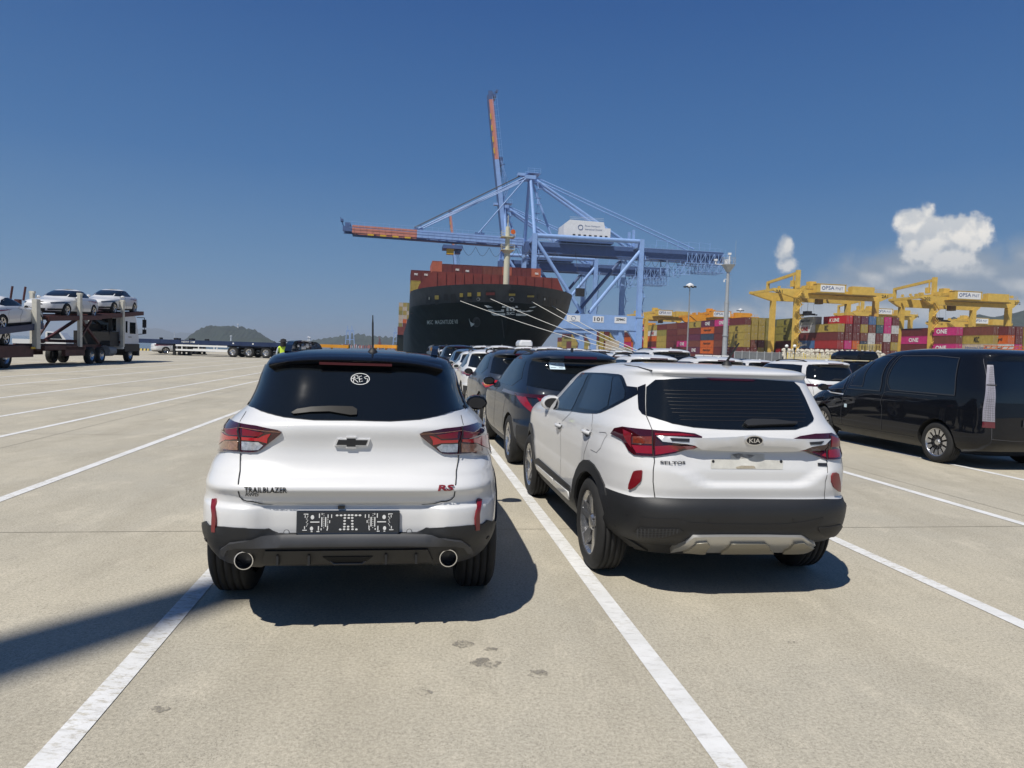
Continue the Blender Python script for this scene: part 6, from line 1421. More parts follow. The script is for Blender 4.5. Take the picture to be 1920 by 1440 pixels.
# ---------------------------------------------------------------- masts, lamps, fence
mat('galv', (.42, .44, .45), .45, metal=.3, nscale=2, namt=.15); mat('mesh_grey', (.16, .17, .18), .7, nscale=3, namt=.2); mat('sack', (.60, .56, .47), .8, nscale=2, namt=.25); mat('slat_cream', (.52, .48, .33), .7, nscale=2, namt=.25); mat('slat_yellow', (.58, .45, .12), .7)
def lamp_mast(px, D, ytop, label, r0=.28, head='disc', ybase=None):
    p = at(px, 690, D); H = (at(px, ytop, D)).z; r = empty('light_mast', (p.x, p.y, 0), 0, label, 'light mast')
    b = MB(); b.tube((0, 0, 0), (0, 0, H), r0, r0*.45, n=14)
    sharp(b.build('pole', 'galv' if head == 'deck' else 'steel', r))
    if head == 'disc':
        b = MB(); b.lathe([(H-.2, .3), (H, 1.1), (H+.5, 1.0), (H+.9, .3), (H+1.0, .01)], (0, 0, 0), 'z', 18); b.build('lamp_head', 'crane_white', r)
        for i in range(8):
            a = 2*math.pi*i/8; b = MB(); b.box((1.5*math.cos(a), 1.5*math.sin(a), H-.1), (.5, .5, .3), a); b.build('floodlight', 'black_flat', r)
    return r, H
lamp_mast(1287, 190, 537, 'thin grey light mast with a disc head, left of the thick grey mast', .26)
lamp_mast(1383, 330, 582, 'distant light mast with a disc head just right of the thick grey mast', .25)
def big_mast():
    D = 118; p = at(1357, 690, D); H = at(1363, 497, D).z; r = empty('camera_mast', (p.x, p.y, 0), 0, 'thick pale grey mast carrying a railed platform with cameras', 'mast')
    b = MB(); b.tube((0, 0, 0), (0, 0, H*.62), .42, .38, n=18); b.tube((0, 0, H*.62), (0, 0, H), .30, .24, n=16); b.tube((0, 0, H*.30), (0, 0, H*.31), .52, n=18); b.tube((0, 0, H*.62), (0, 0, H*.64), .42, n=16); sharp(b.build('pole', 'galv', r))
    b = MB(); b.tube((0, 0, H-1.2), (0, 0, H), .3, 1.1, n=10, cap=False); b.tube((0, 0, H), (0, 0, H+.08), 1.15, n=12); pf = b.build('platform', 'galv', r)
    b = MB()
    for i in range(12): a = 2*math.pi*i/12; b.tube((1.12*math.cos(a), 1.12*math.sin(a), H), (1.12*math.cos(a), 1.12*math.sin(a), H+1.2), .03, n=5)
    for z in (.6, 1.2): b.path([(1.12*math.cos(2*math.pi*i/12), 1.12*math.sin(2*math.pi*i/12), H+z) for i in range(13)], .03, 5)
    b.build('railing', 'galv', pf)
    b = MB(); b.box((-.5, -.3, H+.5), (.5, .5, .8)); b.tube((.1, 0, H), (.1, 0, H+1.7), .12, n=8); b.box((.1, 0, H+1.9), (.5, .4, .35)); b.build('camera', 'crane_white', pf)
    b = MB(); b.beam((-1.1, 0, H+.1), (-2.2, 0, H+.1), .1); b.tube((-2.2, 0, H+.1), (-2.2, 0, H+.7), .12, n=8); b.box((-2.2, 0, H+.8), (.5, .4, .3)); b.tube((0, 0, H-2.4), (-.6, 0, H-2.4), .05, n=5); b.tube((-.6, 0, H-2.9), (-.6, 0, H-2.5), .13, n=8); b.build('camera', 'crane_white', r)
    b = MB(); b.tube((1.1, 0, H), (1.1, 0, H+4.2), .02, n=4); b.build('aerial', 'galv', r)
    b = MB()
    for k in range(int(H/.5)): b.box((.52, 0, .5+k*.5), (.25, .04, .04))
    b.build('ladder_rung', 'galv', r)
    for k, (x0, x1) in enumerate(((1302, 1368),)):
        a = at(x0, 690, D-6); c = at(x1, 690, D-6); n = 4
        for i in range(n):
            u = a.lerp(c, i/n); v = a.lerp(c, (i+1)/n); b = MB(); b.beam((u.x+.05, u.y, .95), (v.x-.05, v.y, .95), .12, 1.7); o = b.build('barrier_panel', 'crane_white'); tag(o, 'white rust-streaked barrier panel at the foot of the thick mast, %s from the left' % ORD[i], 'barrier', 'white panels round the mast foot')
big_mast()
# grey mesh fence, then pale palisade with white sacks on top
def fence():
    D = 92; a = at(1376, 690, D); c = at(1474, 690, D); a.z = c.z = 0; r = empty('mesh_fence', a, 0, 'grey mesh fence right of the thick mast', 'fence'); d = (c-a); n = 7
    for i in range(n+1): p = d*(i/n); b = MB(); b.box((p.x, p.y, 1.25), (.10, .10, 2.5)); b.build('post', 'galv', r)
    for i in range(n):
        p = d*((i+.5)/n); b = MB(); L_ = d.length/n-.12; ang = math.atan2(d.y, d.x)
        b.box((p.x, p.y, 1.2), (L_, .03, 2.2), ang); b.build('panel', 'mesh_grey', r)
        b = MB(); b.box((p.x, p.y, 2.36), (L_, .06, .06), ang); b.box((p.x, p.y, 1.2), (L_, .06, .05), ang); b.build('rail', 'galv', r)
    a = at(1476, 690, D-2); c = at(1665, 690, D-8); a.z = c.z = 0; r = empty('palisade_fence', a, 0, 'pale slatted fence topped with white sacks, right of the grey mesh fence', 'fence'); d = c-a; ang = math.atan2(d.y, d.x); L_ = d.length; n = int(L_/.16)
    sm = None
    for i in range(n):
        p = d*((i+.5)/n); 
        if sm is None: b = MB(); b.prism([(-.045, 0), (.045, 0), (.045, 2.05), (0, 2.15), (-.045, 2.05)], lambda u, v: (u, -.015, v), lambda u, v: (u, .015, v)); sm = [b.mesh('slat'), b.mesh('slat')]; sm[0].materials.append(M['slat_cream']); sm[1].materials.append(M['slat_yellow'])
        o = bpy.data.objects.new('slat', sm[1 if i % 9 == 4 else 0]); C.objects.link(o); o.parent = r; o.location = (p.x, p.y, .12+.02*random.random()); o.rotation_euler = (0, 0, ang)
    for i in range(7): p = d*(i/6); b = MB(); b.box((p.x, p.y+.05, 1.2), (.14, .10, 2.4), ang); b.build('post', 'slat_yellow', r)
    for z in (.6, 1.80): b = MB(); m_ = d*.5; b.box((m_.x, m_.y+.03, z), (L_, .05, .09), ang); b.build('rail', 'slat_yellow', r)
    # sacks
    me = None; rnd = random.Random(5); k = 0
    for row in range(3):
        x = 0
        while x < L_:
            if me is None:
                me = []
                for q in range(3):
                    bm = bmesh.new(); bmesh.ops.create_icosphere(bm, subdivisions=2, radius=.5)
                    for v in bm.verts: v.co.x *= .62+.05*q; v.co.y *= .5; v.co.z *= .48; v.co += Vector((rnd.uniform(-.10, .10), rnd.uniform(-.08, .08), rnd.uniform(-.12, .12)))
                    m_ = bpy.data.meshes.new('sack'); bm.to_mesh(m_); bm.free(); m_.materials.append(M['sack']); me.append(m_)
            p = a+d*(x/L_); o = bpy.data.objects.new('bulk_sack', rnd.choice(me)); C.objects.link(o); o.location = (p.x, p.y+1.1+row*.1, 2.0+row*.34+rnd.uniform(-.04, .05)); o.rotation_euler = (rnd.uniform(-.3, .3), rnd.uniform(-.3, .3), rnd.uniform(0, 3)); o.scale = (1, 1, rnd.uniform(.8, 1.1)); tag(o, 'white bulk sack in the heap along the top of the pale fence', 'sack', 'white sacks heaped behind the pale fence'); x += .52+rnd.uniform(0, .12); k += 1
    b = MB(); m_ = (a+c)/2; b.box((m_.x, m_.y+1.2, .9), (L_, .8, 1.8), ang); tag(b.build('bin_wall', 'sack'), 'low pale wall of stacked bins holding the white sacks behind the slatted fence', 'wall')
fence()
for px in (1473, 1488):
    p = at(px, 690, 86); r = empty('globe_lamp', (p.x, p.y, 0), 0, 'black lamp post with white globe, %s of the pair by the gantry leg' % ('left' if px == 1473 else 'right'), 'lamp', 'globe lamps'); H = at(px, 652, 86).z
    b = MB(); b.tube((0, 0, 0), (0, 0, H), .05, n=8); b.tube((0, 0, H-.3), (0, 0, H), .12, .16, n=10); b.build('post', 'black_flat', r)
    bm = bmesh.new(); bmesh.ops.create_icosphere(bm, subdivisions=3, radius=.21)
    for f_ in bm.faces: f_.smooth = True
    me = bpy.data.meshes.new('globe'); bm.to_mesh(me); bm.free(); o = link('globe', me, 'white_flat', r); o.location = (0, 0, H+.2)
# pallets
for i, px in enumerate((1614, 1628, 1641)):
    p = at(px, 690, 110); zt_ = at(px, 646, 110).z
    for k in range(8):
        b = MB(); z = zt_-k*.20; wd_ = .6
        for j in (-.45, 0, .45): b.box((j, 0, -.05), (.10, 1.0, .10))
        for j in range(5): b.box((0, -.42+j*.21, .012), (1.15, .13, .025))
        o = b.build('wooden_pallet', 'slat_yellow'); o.location = (p.x, p.y, z); tag(o, 'wooden pallet, %s from the top of the %s pile behind the sacks' % (ORD[k], ('left', 'middle', 'right')[i]), 'pallet', 'piles of wooden pallets')
    b = MB(); b.box((p.x, p.y, (zt_-8*.20)/2), (1.2, 1.0, zt_-8*.20)); tag(b.build('crate', 'slat_yellow'), 'wooden crate base under the %s pallet pile' % ('left', 'middle', 'right')[i], 'crate')
# orange lift frame at the far right
p = at(1885, 690, 120); r = empty('lifting_frame', (p.x, p.y, 0), 0, 'orange steel frame lying behind the black van roof at the right edge', 'frame'); z = at(1885, 655, 120).z
b = MB()
for dz in (0, .5): b.beam((-4, 0, z+dz), (4, 0, z+dz), .14)
for k in range(9): b.beam((-4+k, 0, z), (-3.5+k, 0, z+.5), .10)
for k in (-3.5, 3.5): b.beam((k, 0, 0), (k, 0, z), .2)
b.build('frame', 'box_orange', r)
# white site boxes at the foot of the blue crane
for i, (px, D, w, h, c) in enumerate(((1152, 205, 4.5, 5.4, 'cream_box'), (1163, 200, 3.0, 3.4, 'white'), (1176, 198, 3.0, 3.0, 'grey'))):
    p = at(px, 690, D); o = container((p.x, p.y, 0), HQ, c, 6.06, '%s box container at the foot of the nearest blue crane, %s of three' % (c.replace('_box', ''), ORD[i]), 'boxes at the crane foot', 1, h)
# hills behind the yard and islands
def hill(pts, D, name, label, depth, m='hill_green', seed=1):
    rnd = random.Random(seed); xs = [p[0] for p in pts]; n = 90; m_ = 14; vs = []; fs = []
    prof = pchip(xs, [at(p[0], p[1], D).z for p in pts])
    for i in range(n+1):
        px = xs[0]+(xs[-1]-xs[0])*i/n; base = at(px, 640, D); h = max(0, prof(px)+3.2)
        for j in range(m_+1):
            t = j/m_; k = math.sin(math.pi*t)**.8; vs.append((base.x, base.y+(t-.5)*depth*(.35+.65*math.sin(math.pi*i/n)), -3.4+h*k*(1+.10*math.sin(i*1.7+j)+.08*rnd.uniform(-1, 1)) if 0 < t < 1 else -3.4))
    fs = [(i*(m_+1)+j, (i+1)*(m_+1)+j, (i+1)*(m_+1)+j+1, i*(m_+1)+j+1) for i in range(n) for j in range(m_)]
    b = MB(); b.add(vs, fs); o = b.build(name, m, smooth=True); tag(o, kind='structure'); return o
mat('hill_green', (.028, .042, .026), .9, nscale=.015, namt=.6, detail=8); mat('hill_far', (.035, .055, .028), .9, nscale=.004, namt=.4)
hill([(352, 638), (365, 632), (376, 622), (392, 615), (404, 613), (412, 616), (430, 614), (446, 614), (458, 620), (470, 619), (488, 628), (508, 639)], 1700, 'island', '', 260)
hill([(430, 640), (450, 636), (490, 634), (515, 640)], 1400, 'island', '', 90, seed=5)
hill([(575, 641), (600, 636), (640, 631), (672, 627), (700, 631), (735, 633), (775, 634), (800, 634), (830, 642)], 2200, 'headland', '', 300, seed=2)
hill([(180, 636), (240, 632), (262, 624), (285, 616), (305, 622), (330, 630), (352, 624), (380, 632), (420, 640)], 9000, 'mountain', '', 1500, 'hill_far', 3)
hill([(1600, 700), (1640, 655), (1700, 640), (1790, 610), (1825, 596), (1850, 602), (1880, 600), (1900, 596), (1990, 590), (2100, 605), (2300, 640)], 1500, 'hill', '', 500, seed=4)
hill([(1000, 700), (1100, 650), (1180, 640), (1250, 634), (1400, 640), (1500, 625), (1650, 640), (1700, 690)], 2400, 'hill', '', 500, 'hill_far', 6)
# land under the hills on the right is the yard itself; far harbour on the left
def harbour():
    rnd = random.Random(9)
    for i, px in enumerate((652, 660, 741)):
        D = 2000; p = at(px, 640, D); r = empty('distant_crane', (p.x, p.y, -3), HQ, 'tiny distant blue crane on the headland, %s from the left' % ORD[i], 'crane', 'distant blue cranes on the headland'); H = at(px, 611 if i < 2 else 615, D).z+3
        b = MB()
        for a in (-7, 7): b.beam((a, 0, 0), (a*.5, 0, H*.8), 2.4)
        b.beam((-6, 0, H*.35), (6, 0, H*.35), 2); b.beam((-3.5, 0, H*.78), (3.5, 0, H*.78), 3); b.beam((0, 0, H*.7), (-1.5, 0, H), 2.2); b.build('frame', 'crane_blue', r)
    # container quay of the far harbour: a long low wall of boxes
    b = MB(); rnd = random.Random(4)
    for k in range(90):
        px = 630+k*1.9; p = at(px, 641, 1350)
        if px > 815: break
        b.cur = rnd.choice([0, 1, 2, 3, 1, 3]); h = rnd.uniform(3, 7); b.box((p.x, p.y, -3+h/2), (1.7, 14, h))
    o = b.build('far_container_quay', ['box_red', 'box_white', 'box_navy', 'box_salmon']); tag(o, kind='stuff')
    b = MB(); p0 = at(622, 641, 1360); p1 = at(812, 641, 1360); b.beam((p0.x, p0.y, -2.6), (p1.x, p1.y, -2.6), 10, 1.2); tag(b.build('far_quay', 'galv'), kind='structure')
    # breakwater and pale quay right of the island
    b = MB()
    for px0, px1, D, h in ((500, 640, 1250, 1.8), (440, 560, 1500, 1.4), (215, 245, 1500, 4)):
        p0 = at(px0, 641, D); p1 = at(px1, 641, D); b.beam((p0.x, p0.y, -3+h/2), (p1.x, p1.y, -3+h/2), 14, h)
    tag(b.build('sea_wall', 'galv'), kind='structure')
    for i, (px, D, y) in enumerate(((578, 1300, 633), (581, 1300, 634), (433, 1500, 631), (327, 2400, 623), (446, 1690, 609))):
        p = at(px, 641, D); H = at(px, y, D).z; z0 = -3 if i != 4 else at(px, 616, 1690).z; b = MB(); b.tube((p.x, p.y, z0), (p.x, p.y, H), 1.6, 1.0, n=10); b.lathe([(0, 2.2), (1.4, 2.2), (2.4, .1)], (p.x, p.y, H), 'z', 10)
        tag(b.build('lighthouse', 'crane_white'), ['small white beacon tower right of the island', 'second small white beacon tower right of the island', 'pale tower at the foot of the island', 'small white lighthouse left of the island', 'white tower on top of the island'][i], 'lighthouse')
    p = at(712, 641, 900); r = empty('harbour_crane', (p.x, p.y, -3), 0, 'small dark red harbour crane left of the ship', 'crane'); b = MB(); b.beam((0, 0, 0), (0, 0, 14), 1.6); b.beam((0, 0, 12), (-1.5, 0, 17.5), .8); b.box((0, 0, 8), (4, 3, 3)); b.build('tower', 'deck_red', r)
    for i, (x0, x1, y0, y1, D) in enumerate(((590, 655, 645, 651, 120), (703, 745, 646, 652, 112))):
        a = at(x0, y0, D); c = at(x1, y0, D); zb = at(x0, y1, D).z; r = empty('lashing_frame', ((a.x+c.x)/2, a.y, 0), 0, 'yellow steel lashing frame behind the black car roof, %s one' % ('left' if i == 0 else 'right'), 'frame', 'yellow frames behind the near car')
        b = MB(); b.box((0, 0, (a.z+zb)/2), (c.x-a.x, 1.2, a.z-zb))
        for k in (-.45, 0, .45): b.box((k*(c.x-a.x), 0, zb/2), (.3, .3, max(.3, zb)))
        b.build('frame', 'gantry_orange', r)
harbour()
# ---------------------------------------------------------------- car carrier (far left)
mat('carrier_red', (.075, .018, .018), .55, nscale=2, namt=.4); mat('post_cream', (.58, .56, .48), .5, nscale=2, namt=.2); mat('trailer_blue', (.015, .03, .085), .4, nscale=2, namt=.2); mat('hivis', (.55, .75, .06), .7); mat('skin', (.35, .2, .13), .6); mat('cloth', (.45, .5, .6), .8); mat('black_cloth', (.015, .015, .018), .9)
XC = -19.75
def lane(X, d, z=0.0): v = VL*X+UL*d; return Vector((v.x, v.y, z))
def carrier():
    r = empty('car_carrier_truck', lane(XC, 48.9), YAW, 'two-deck car carrier truck with a pale cab and dark red frame at the far left', 'truck')
    dz = 48.9      # local y = d - dz
    Y = lambda d: d-dz
    b = MB()
    b.prism([(Y(47.6), .85), (Y(50.1), .85), (Y(50.25), 1.5), (Y(50.0), 2.35), (Y(49.7), 3.05), (Y(48.0), 3.1), (Y(47.6), 2.9)], lambda u, v: (-1.2, u, v), lambda u, v: (1.2, u, v)); cab = bevel(b.build('cab', 'crane_white', r), .05)
    b = MB(); b.box((1.205, Y(49.15), 2.25), (.02, .95, .75)); b.box((1.205, Y(48.15), 2.3), (.02, .28, .75)); b.box((-1.205, Y(49.15), 2.25), (.02, .95, .75)); b.build('side_window', 'glass', cab)
    b = MB(); b.add([(-1.05, Y(50.04), 2.3), (1.05, Y(50.04), 2.3), (1.0, Y(49.76), 2.98), (-1.0, Y(49.76), 2.98)], [(0, 1, 2, 3)]); b.build('windscreen', 'glass', cab)
    b = MB(); b.box((0, Y(47.57), 2.4), (1.6, .03, .8)); b.build('rear_window', 'glass', cab)
    b = MB(); b.box((1.0, Y(49.0), .95), (.5, 2.4, .5)); b.box((-1.0, Y(49.0), .95), (.5, 2.4, .5)); b.box((0, Y(50.2), .7), (2.4, .25, .6)); b.build('step_skirt', 'black_flat', cab)
    b = MB(); b.box((1.21, Y(48.7), 1.65), (.02, .5, .04)); b.build('door_handle', 'black_flat', cab)
    for sx in (-1, 1):
        b = MB(); b.path([(sx*1.15, Y(50.0), 3.0), (sx*1.45, Y(50.5), 3.0), (sx*1.45, Y(50.5), 1.9), (sx*1.15, Y(50.1), 1.85)], .025, 5); b.box((sx*1.45, Y(50.5), 2.6), (.22, .12, .55)); b.box((sx*1.45, Y(50.5), 2.05), (.22, .12, .3)); b.build('mirror', 'black_flat', cab)
    b = MB()
    for sx in (-.45, .45): b.box((sx, Y(44.4), .95), (.22, 11.6, .35))
    for d in (39, 41, 43, 45, 47): b.box((0, Y(d), .95), (.9, .15, .25))
    b.box((0, Y(40.3), .95), (2.4, 4.4, .22)); b.box((1.1, Y(41.3), .75), (.2, 2.2, .5)); b.box((-1.1, Y(41.3), .75), (.2, 2.2, .5)); b.build('chassis', 'carrier_red', r)
    b = MB(); b.tube((.75, Y(46.0), .75), (.75, Y(47.0), .75), .34, n=14); b.tube((-.75, Y(46.0), .75), (-.75, Y(47.0), .75), .34, n=14); b.build('fuel_tank', 'steel', r)
    b = MB(); b.box((0, Y(46.7), 1.5), (2.1, 1.3, .9)); b.tube((.6, Y(47.2), 1.2), (.6, Y(47.2), 3.0), .12, n=8); b.box((-.4, Y(47.1), 1.9), (.8, .4, 1.0)); b.build('equipment_box', 'black_flat', r)
    b = MB(); b.beam((-1, Y(42.3), 1.2), (-1, Y(46.5), 2.7), .14); b.build('ramp_strut', 'carrier_red', r); b = MB(); b.beam((1, Y(42.4), 2.5), (1, Y(44.6), 1.2), .12); b.build('ramp_strut', 'carrier_red', r)
    for d0, d1, z0, z1 in ((38.4, 44.4, 2.45, 2.75), (44.4, 50.9, 2.80, 3.32)):
        b = MB()
        for sx in (-1, 1):
            b.beam((sx*1.18, Y(d0), z0), (sx*1.18, Y(d1), z1), .16, .26); b.beam((sx*.75, Y(d0), z0+.10), (sx*.75, Y(d1), z1+.10), .45, .06)
        for k in range(6): t = k/5; b.box((0, Y(d0+(d1-d0)*t), z0+(z1-z0)*t), (2.3, .14, .14))
        b.build('upper_deck', 'carrier_red', r)
    for i, (d, zt_) in enumerate(((41.75, 3.95), (47.5, 3.95))):
        for sx in (-1, 1):
            b = MB(); b.box((sx*1.22, Y(d), (zt_+1.0)/2), (.16, .26, zt_-1.0)); b.box((sx*1.22, Y(d), zt_), (.26, .2, .12)); b.build('post', 'post_cream', r)
        b = MB(); b.box((0, Y(d), 1.3), (2.3, .16, .16)); b.beam((1.1, Y(d), 1.2), (1.1, Y(d+1.6), 2.5), .10); b.beam((-1.1, Y(d), 1.2), (-1.1, Y(d+1.6), 2.5), .10); b.build('brace', 'carrier_red', r)
    for d in (48.9, 44.7, 43.4):
        for sx in (-1, 1): w = wheel(r, sx*1.16, Y(d), .49, .30, 'truck', rr=.28, lo=True)
        b = MB(); b.prism([(.62*math.cos(R(a)), .49+.62*math.sin(R(a))) for a in range(0, 181, 15)], lambda u, v: (1.22, Y(d)+u, v), lambda u, v: (1.26, Y(d)+u, v)) if False else None
    return r
carrier()
def carrier_trailer():
    r = empty('car_carrier_trailer', lane(XC, 34.8), YAW, 'dark red car carrier trailer with sloped decks, cut by the left edge of the picture', 'trailer')
    Y = lambda d: d-34.8
    b = MB()
    for sx in (-.5, .5): b.box((sx, Y(32.3), .9), (.22, 10.4, .35))
    b.box((0, Y(32), .98), (2.4, 9.5, .12)); b.box((1.15, Y(34.9), .75), (.12, 4.2, .5)); b.box((-1.15, Y(34.9), .75), (.12, 4.2, .5)); b.build('chassis', 'carrier_red', r)
    b = MB()
    for sx in (-1, 1): b.beam((sx*1.18, Y(29.0), 1.25), (sx*1.18, Y(37.9), 2.05), .14, .30); b.beam((sx*.75, Y(29.0), 1.33), (sx*.75, Y(37.9), 2.13), .5, .06)
    for k in range(8): t = k/7; b.box((0, Y(29+8.9*t), 1.25+.8*t), (2.3, .14, .14))
    b.build('upper_deck', 'trailer_blue', r)
    for d, zt_ in ((37.2, 3.35), (31.0, 3.2)):
        for sx in (-1, 1): b = MB(); b.box((sx*1.24, Y(d), (zt_+.9)/2), (.22, .36, zt_-.9)); b.build('post', 'post_cream', r)
    for d in (34.8, 33.5):
        for sx in (-1, 1): wheel(r, sx*1.16, Y(d), .49, .30, 'truck', rr=.28, lo=True)
    b = MB(); b.box((1.28, Y(37.2), 2.65), (.03, .30, .18)); b.box((1.28, Y(36.9), .95), (.03, .5, .10)); b.build('side_marker', 'hazard', r)
    b = MB()
    for k, dx_ in enumerate((-.35, .25)): b.tube((dx_, Y(38.0), 3.3), (dx_+.1, Y(38.0), 4.0), .05, n=6)
    b.tube((0, Y(38.0), 2.6), (0, Y(38.0), 3.35), .16, n=10); b.build('ladder_cradle', 'carrier_red', r)
    return r
carrier_trailer()
def onload(st, X, d, z, rz, label, pitch=0, front=True, tail='block'):
    c = make_car(st, 'white_paint', label, front=front, tail=tail, plate=False); p = lane(X, d, z); c.location = p; c.rotation_euler = (pitch, 0, rz); c.scale = (1.1, 1.1, 1.1); return c
onload('sedan', XC+.05, 43.9, 2.70, YAW+math.pi, 'white saloon with its bonnet towards the viewer on the upper deck, left one', pitch=R(-2))
onload('sedan', XC+.05, 49.9, 3.22, YAW+math.pi, 'white saloon with its bonnet towards the viewer on the upper deck, above the truck cab', pitch=R(-3))
onload('sedan', XC+.1, 34.7, 1.72, YAW, 'white saloon facing away on the carrier trailer at the left edge', pitch=R(4))
onload('hatch', XC, 32.4, 1.02, YAW, 'white car on the lower deck of the trailer at the left edge')
# small white pickup truck behind the carrier
p = at(92, 660, 70); r = empty('small_truck', (p.x, p.y, 0), R(-78), 'small white pickup truck seen through the frame of the car carrier', 'truck')
b = MB(); b.prism([(0, .7), (1.9, .7), (1.85, 1.25), (1.35, 1.95), (.1, 2.0), (0, 1.9)], lambda u, v: (-.85, u, v), lambda u, v: (.85, u, v)); cb_k = bevel(b.build('cab', 'white_paint', r), .04)
for sx in (-1, 1): b = MB(); b.prism([(.2, 1.3), (1.55, 1.3), (1.25, 1.85), (.2, 1.88)], lambda u, v: (sx*.855, u, v), lambda u, v: (sx*.87, u, v)); b.build('side_window', 'glass', cb_k)
b = MB(); b.box((0, -1.5, .95), (1.7, 2.9, .45)); b.build('cargo_bed', 'white_paint', r)
for y in (1.2, -2.2):
    for sx in (-1, 1): wheel(r, sx*.82, y, .32, .2, 'multi', lo=True)
# dark blue flatbed trailers
def flatbed():
    r = empty('flatbed_trailer', (0, 0, 0), 0, 'long dark blue empty flatbed trailer with white side guards, parked crosswise', 'trailer'); Ln = 14.2
    b = MB(); b.box((Ln/2, -1.18, 1.30), (Ln, .16, .40)); b.box((Ln/2, 1.18, 1.30), (Ln, .16, .40)); b.box((Ln/2, 0, 1.44), (Ln, 2.3, .08)); b.box((Ln/2, -.45, 1.15), (Ln-3, .2, .4)); b.box((Ln/2, .45, 1.15), (Ln-3, .2, .4))
    for k in range(15): b.box((.3+k*.97, -1.18, 1.30), (.10, .2, .34))
    bd = b.build('bed', 'trailer_blue', r)
    for k in range(5): b = MB(); b.box((2.2+k*.75, -.9+(k % 2)*1.2, 1.58), (.18, .3, .18)); b.build('twist_lock', 'black_flat', bd)
    for z in (.98, .55):
        b = MB(); b.box((6.3, -1.22, z), (5.0, .05, .16)); b.build('side_guard', 'white_flat', r)
    b = MB()
    for x in (4.4, 6.0, 7.8): b.box((x, -1.2, .95), (.08, .05, .9))
    b.build('guard_bracket', 'white_flat', r)
    for x in (3.5, 4.0):
        for sy in (-.9, .9): b = MB(); b.box((x, sy, .55), (.22, .22, 1.1)); b.box((x, sy, .05), (.4, .4, .08)); b.build('landing_leg', 'black_flat', r)
    for x in (9.3, 10.85, 12.5):
        for sy in (-1, 1):
            w = wheel(r, 1.0, 0, .52, .30, 'truck', rr=.30, lo=True); w.location = (x, sy*1.02, .52); w.rotation_euler = (0, 0, R(-90) if sy < 0 else R(90))
        b = MB(); b.box((x, 0, .52), (.15, 2.0, .15)); b.build('axle', 'black_flat', r)
    for x in (5.6, 9.4, 11.3): b = MB(); b.box((x, -1.27, 1.32), (.14, .03, .12)); b.build('side_marker', 'white_flat', r)
    text_on('NEWPORT', (4.4, -1.27, 1.24), (1, 0, 0), (0, 0, 1), 1.3, .17, 'white_flat', r)
    return r
fb = flatbed(); p = at(270, 665, 70.5); fb.scale = (1.05, 1.05, 1.05); fb.location = (p.x, p.y, 0); fb.rotation_euler = (0, 0, R(-2.0))
fb2 = copy_tree(fb); fb2['label'] = 'second dark blue flatbed trailer standing right behind the first, its legs showing below'; p = at(306, 665, 77); fb2.location = (p.x, p.y, 0); fb2.rotation_euler = (0, 0, R(-1))
cs = make_car('sedan', 'white_paint', 'white saloon parked on the quay behind the left end of the blue trailer', front=True, plate=False); p = at(306, 660, 76); cs.location = (p.x, p.y, 0); cs.rotation_euler = (0, 0, R(-48))
# yellow and black kerb blocks along the quay edge
kb = None; a = Vector((-100, 88.6, 0)); c = Vector((-44.6, 91.2, 0)); n = 26
for i in range(n):
    p = a.lerp(c, i/n)
    if kb is None:
        b = MB(); b.prism([(-.18, 0), (.18, 0), (.12, .28), (-.12, .28)], lambda u, v: (-.75, u, v), lambda u, v: (.75, u, v)); b.cur = 1
        for x in (-.45, 0, .45): b.prism([(-.185, 0), (.185, 0), (.125, .285), (-.125, .285)], lambda u, v: (x-.10, u, v), lambda u, v: (x+.10, u, v))
        kb = b.mesh('kerb_block'); kb.materials.append(M['slat_yellow']); kb.materials.append(M['black_flat'])
    o = bpy.data.objects.new('kerb_block', kb); C.objects.link(o); o.location = p; o.rotation_euler = (0, 0, math.atan2(c.y-a.y, c.x-a.x)); tag(o, 'yellow and black striped kerb block on the quay edge in front of the sea', 'kerb block', 'kerb blocks along the quay edge')
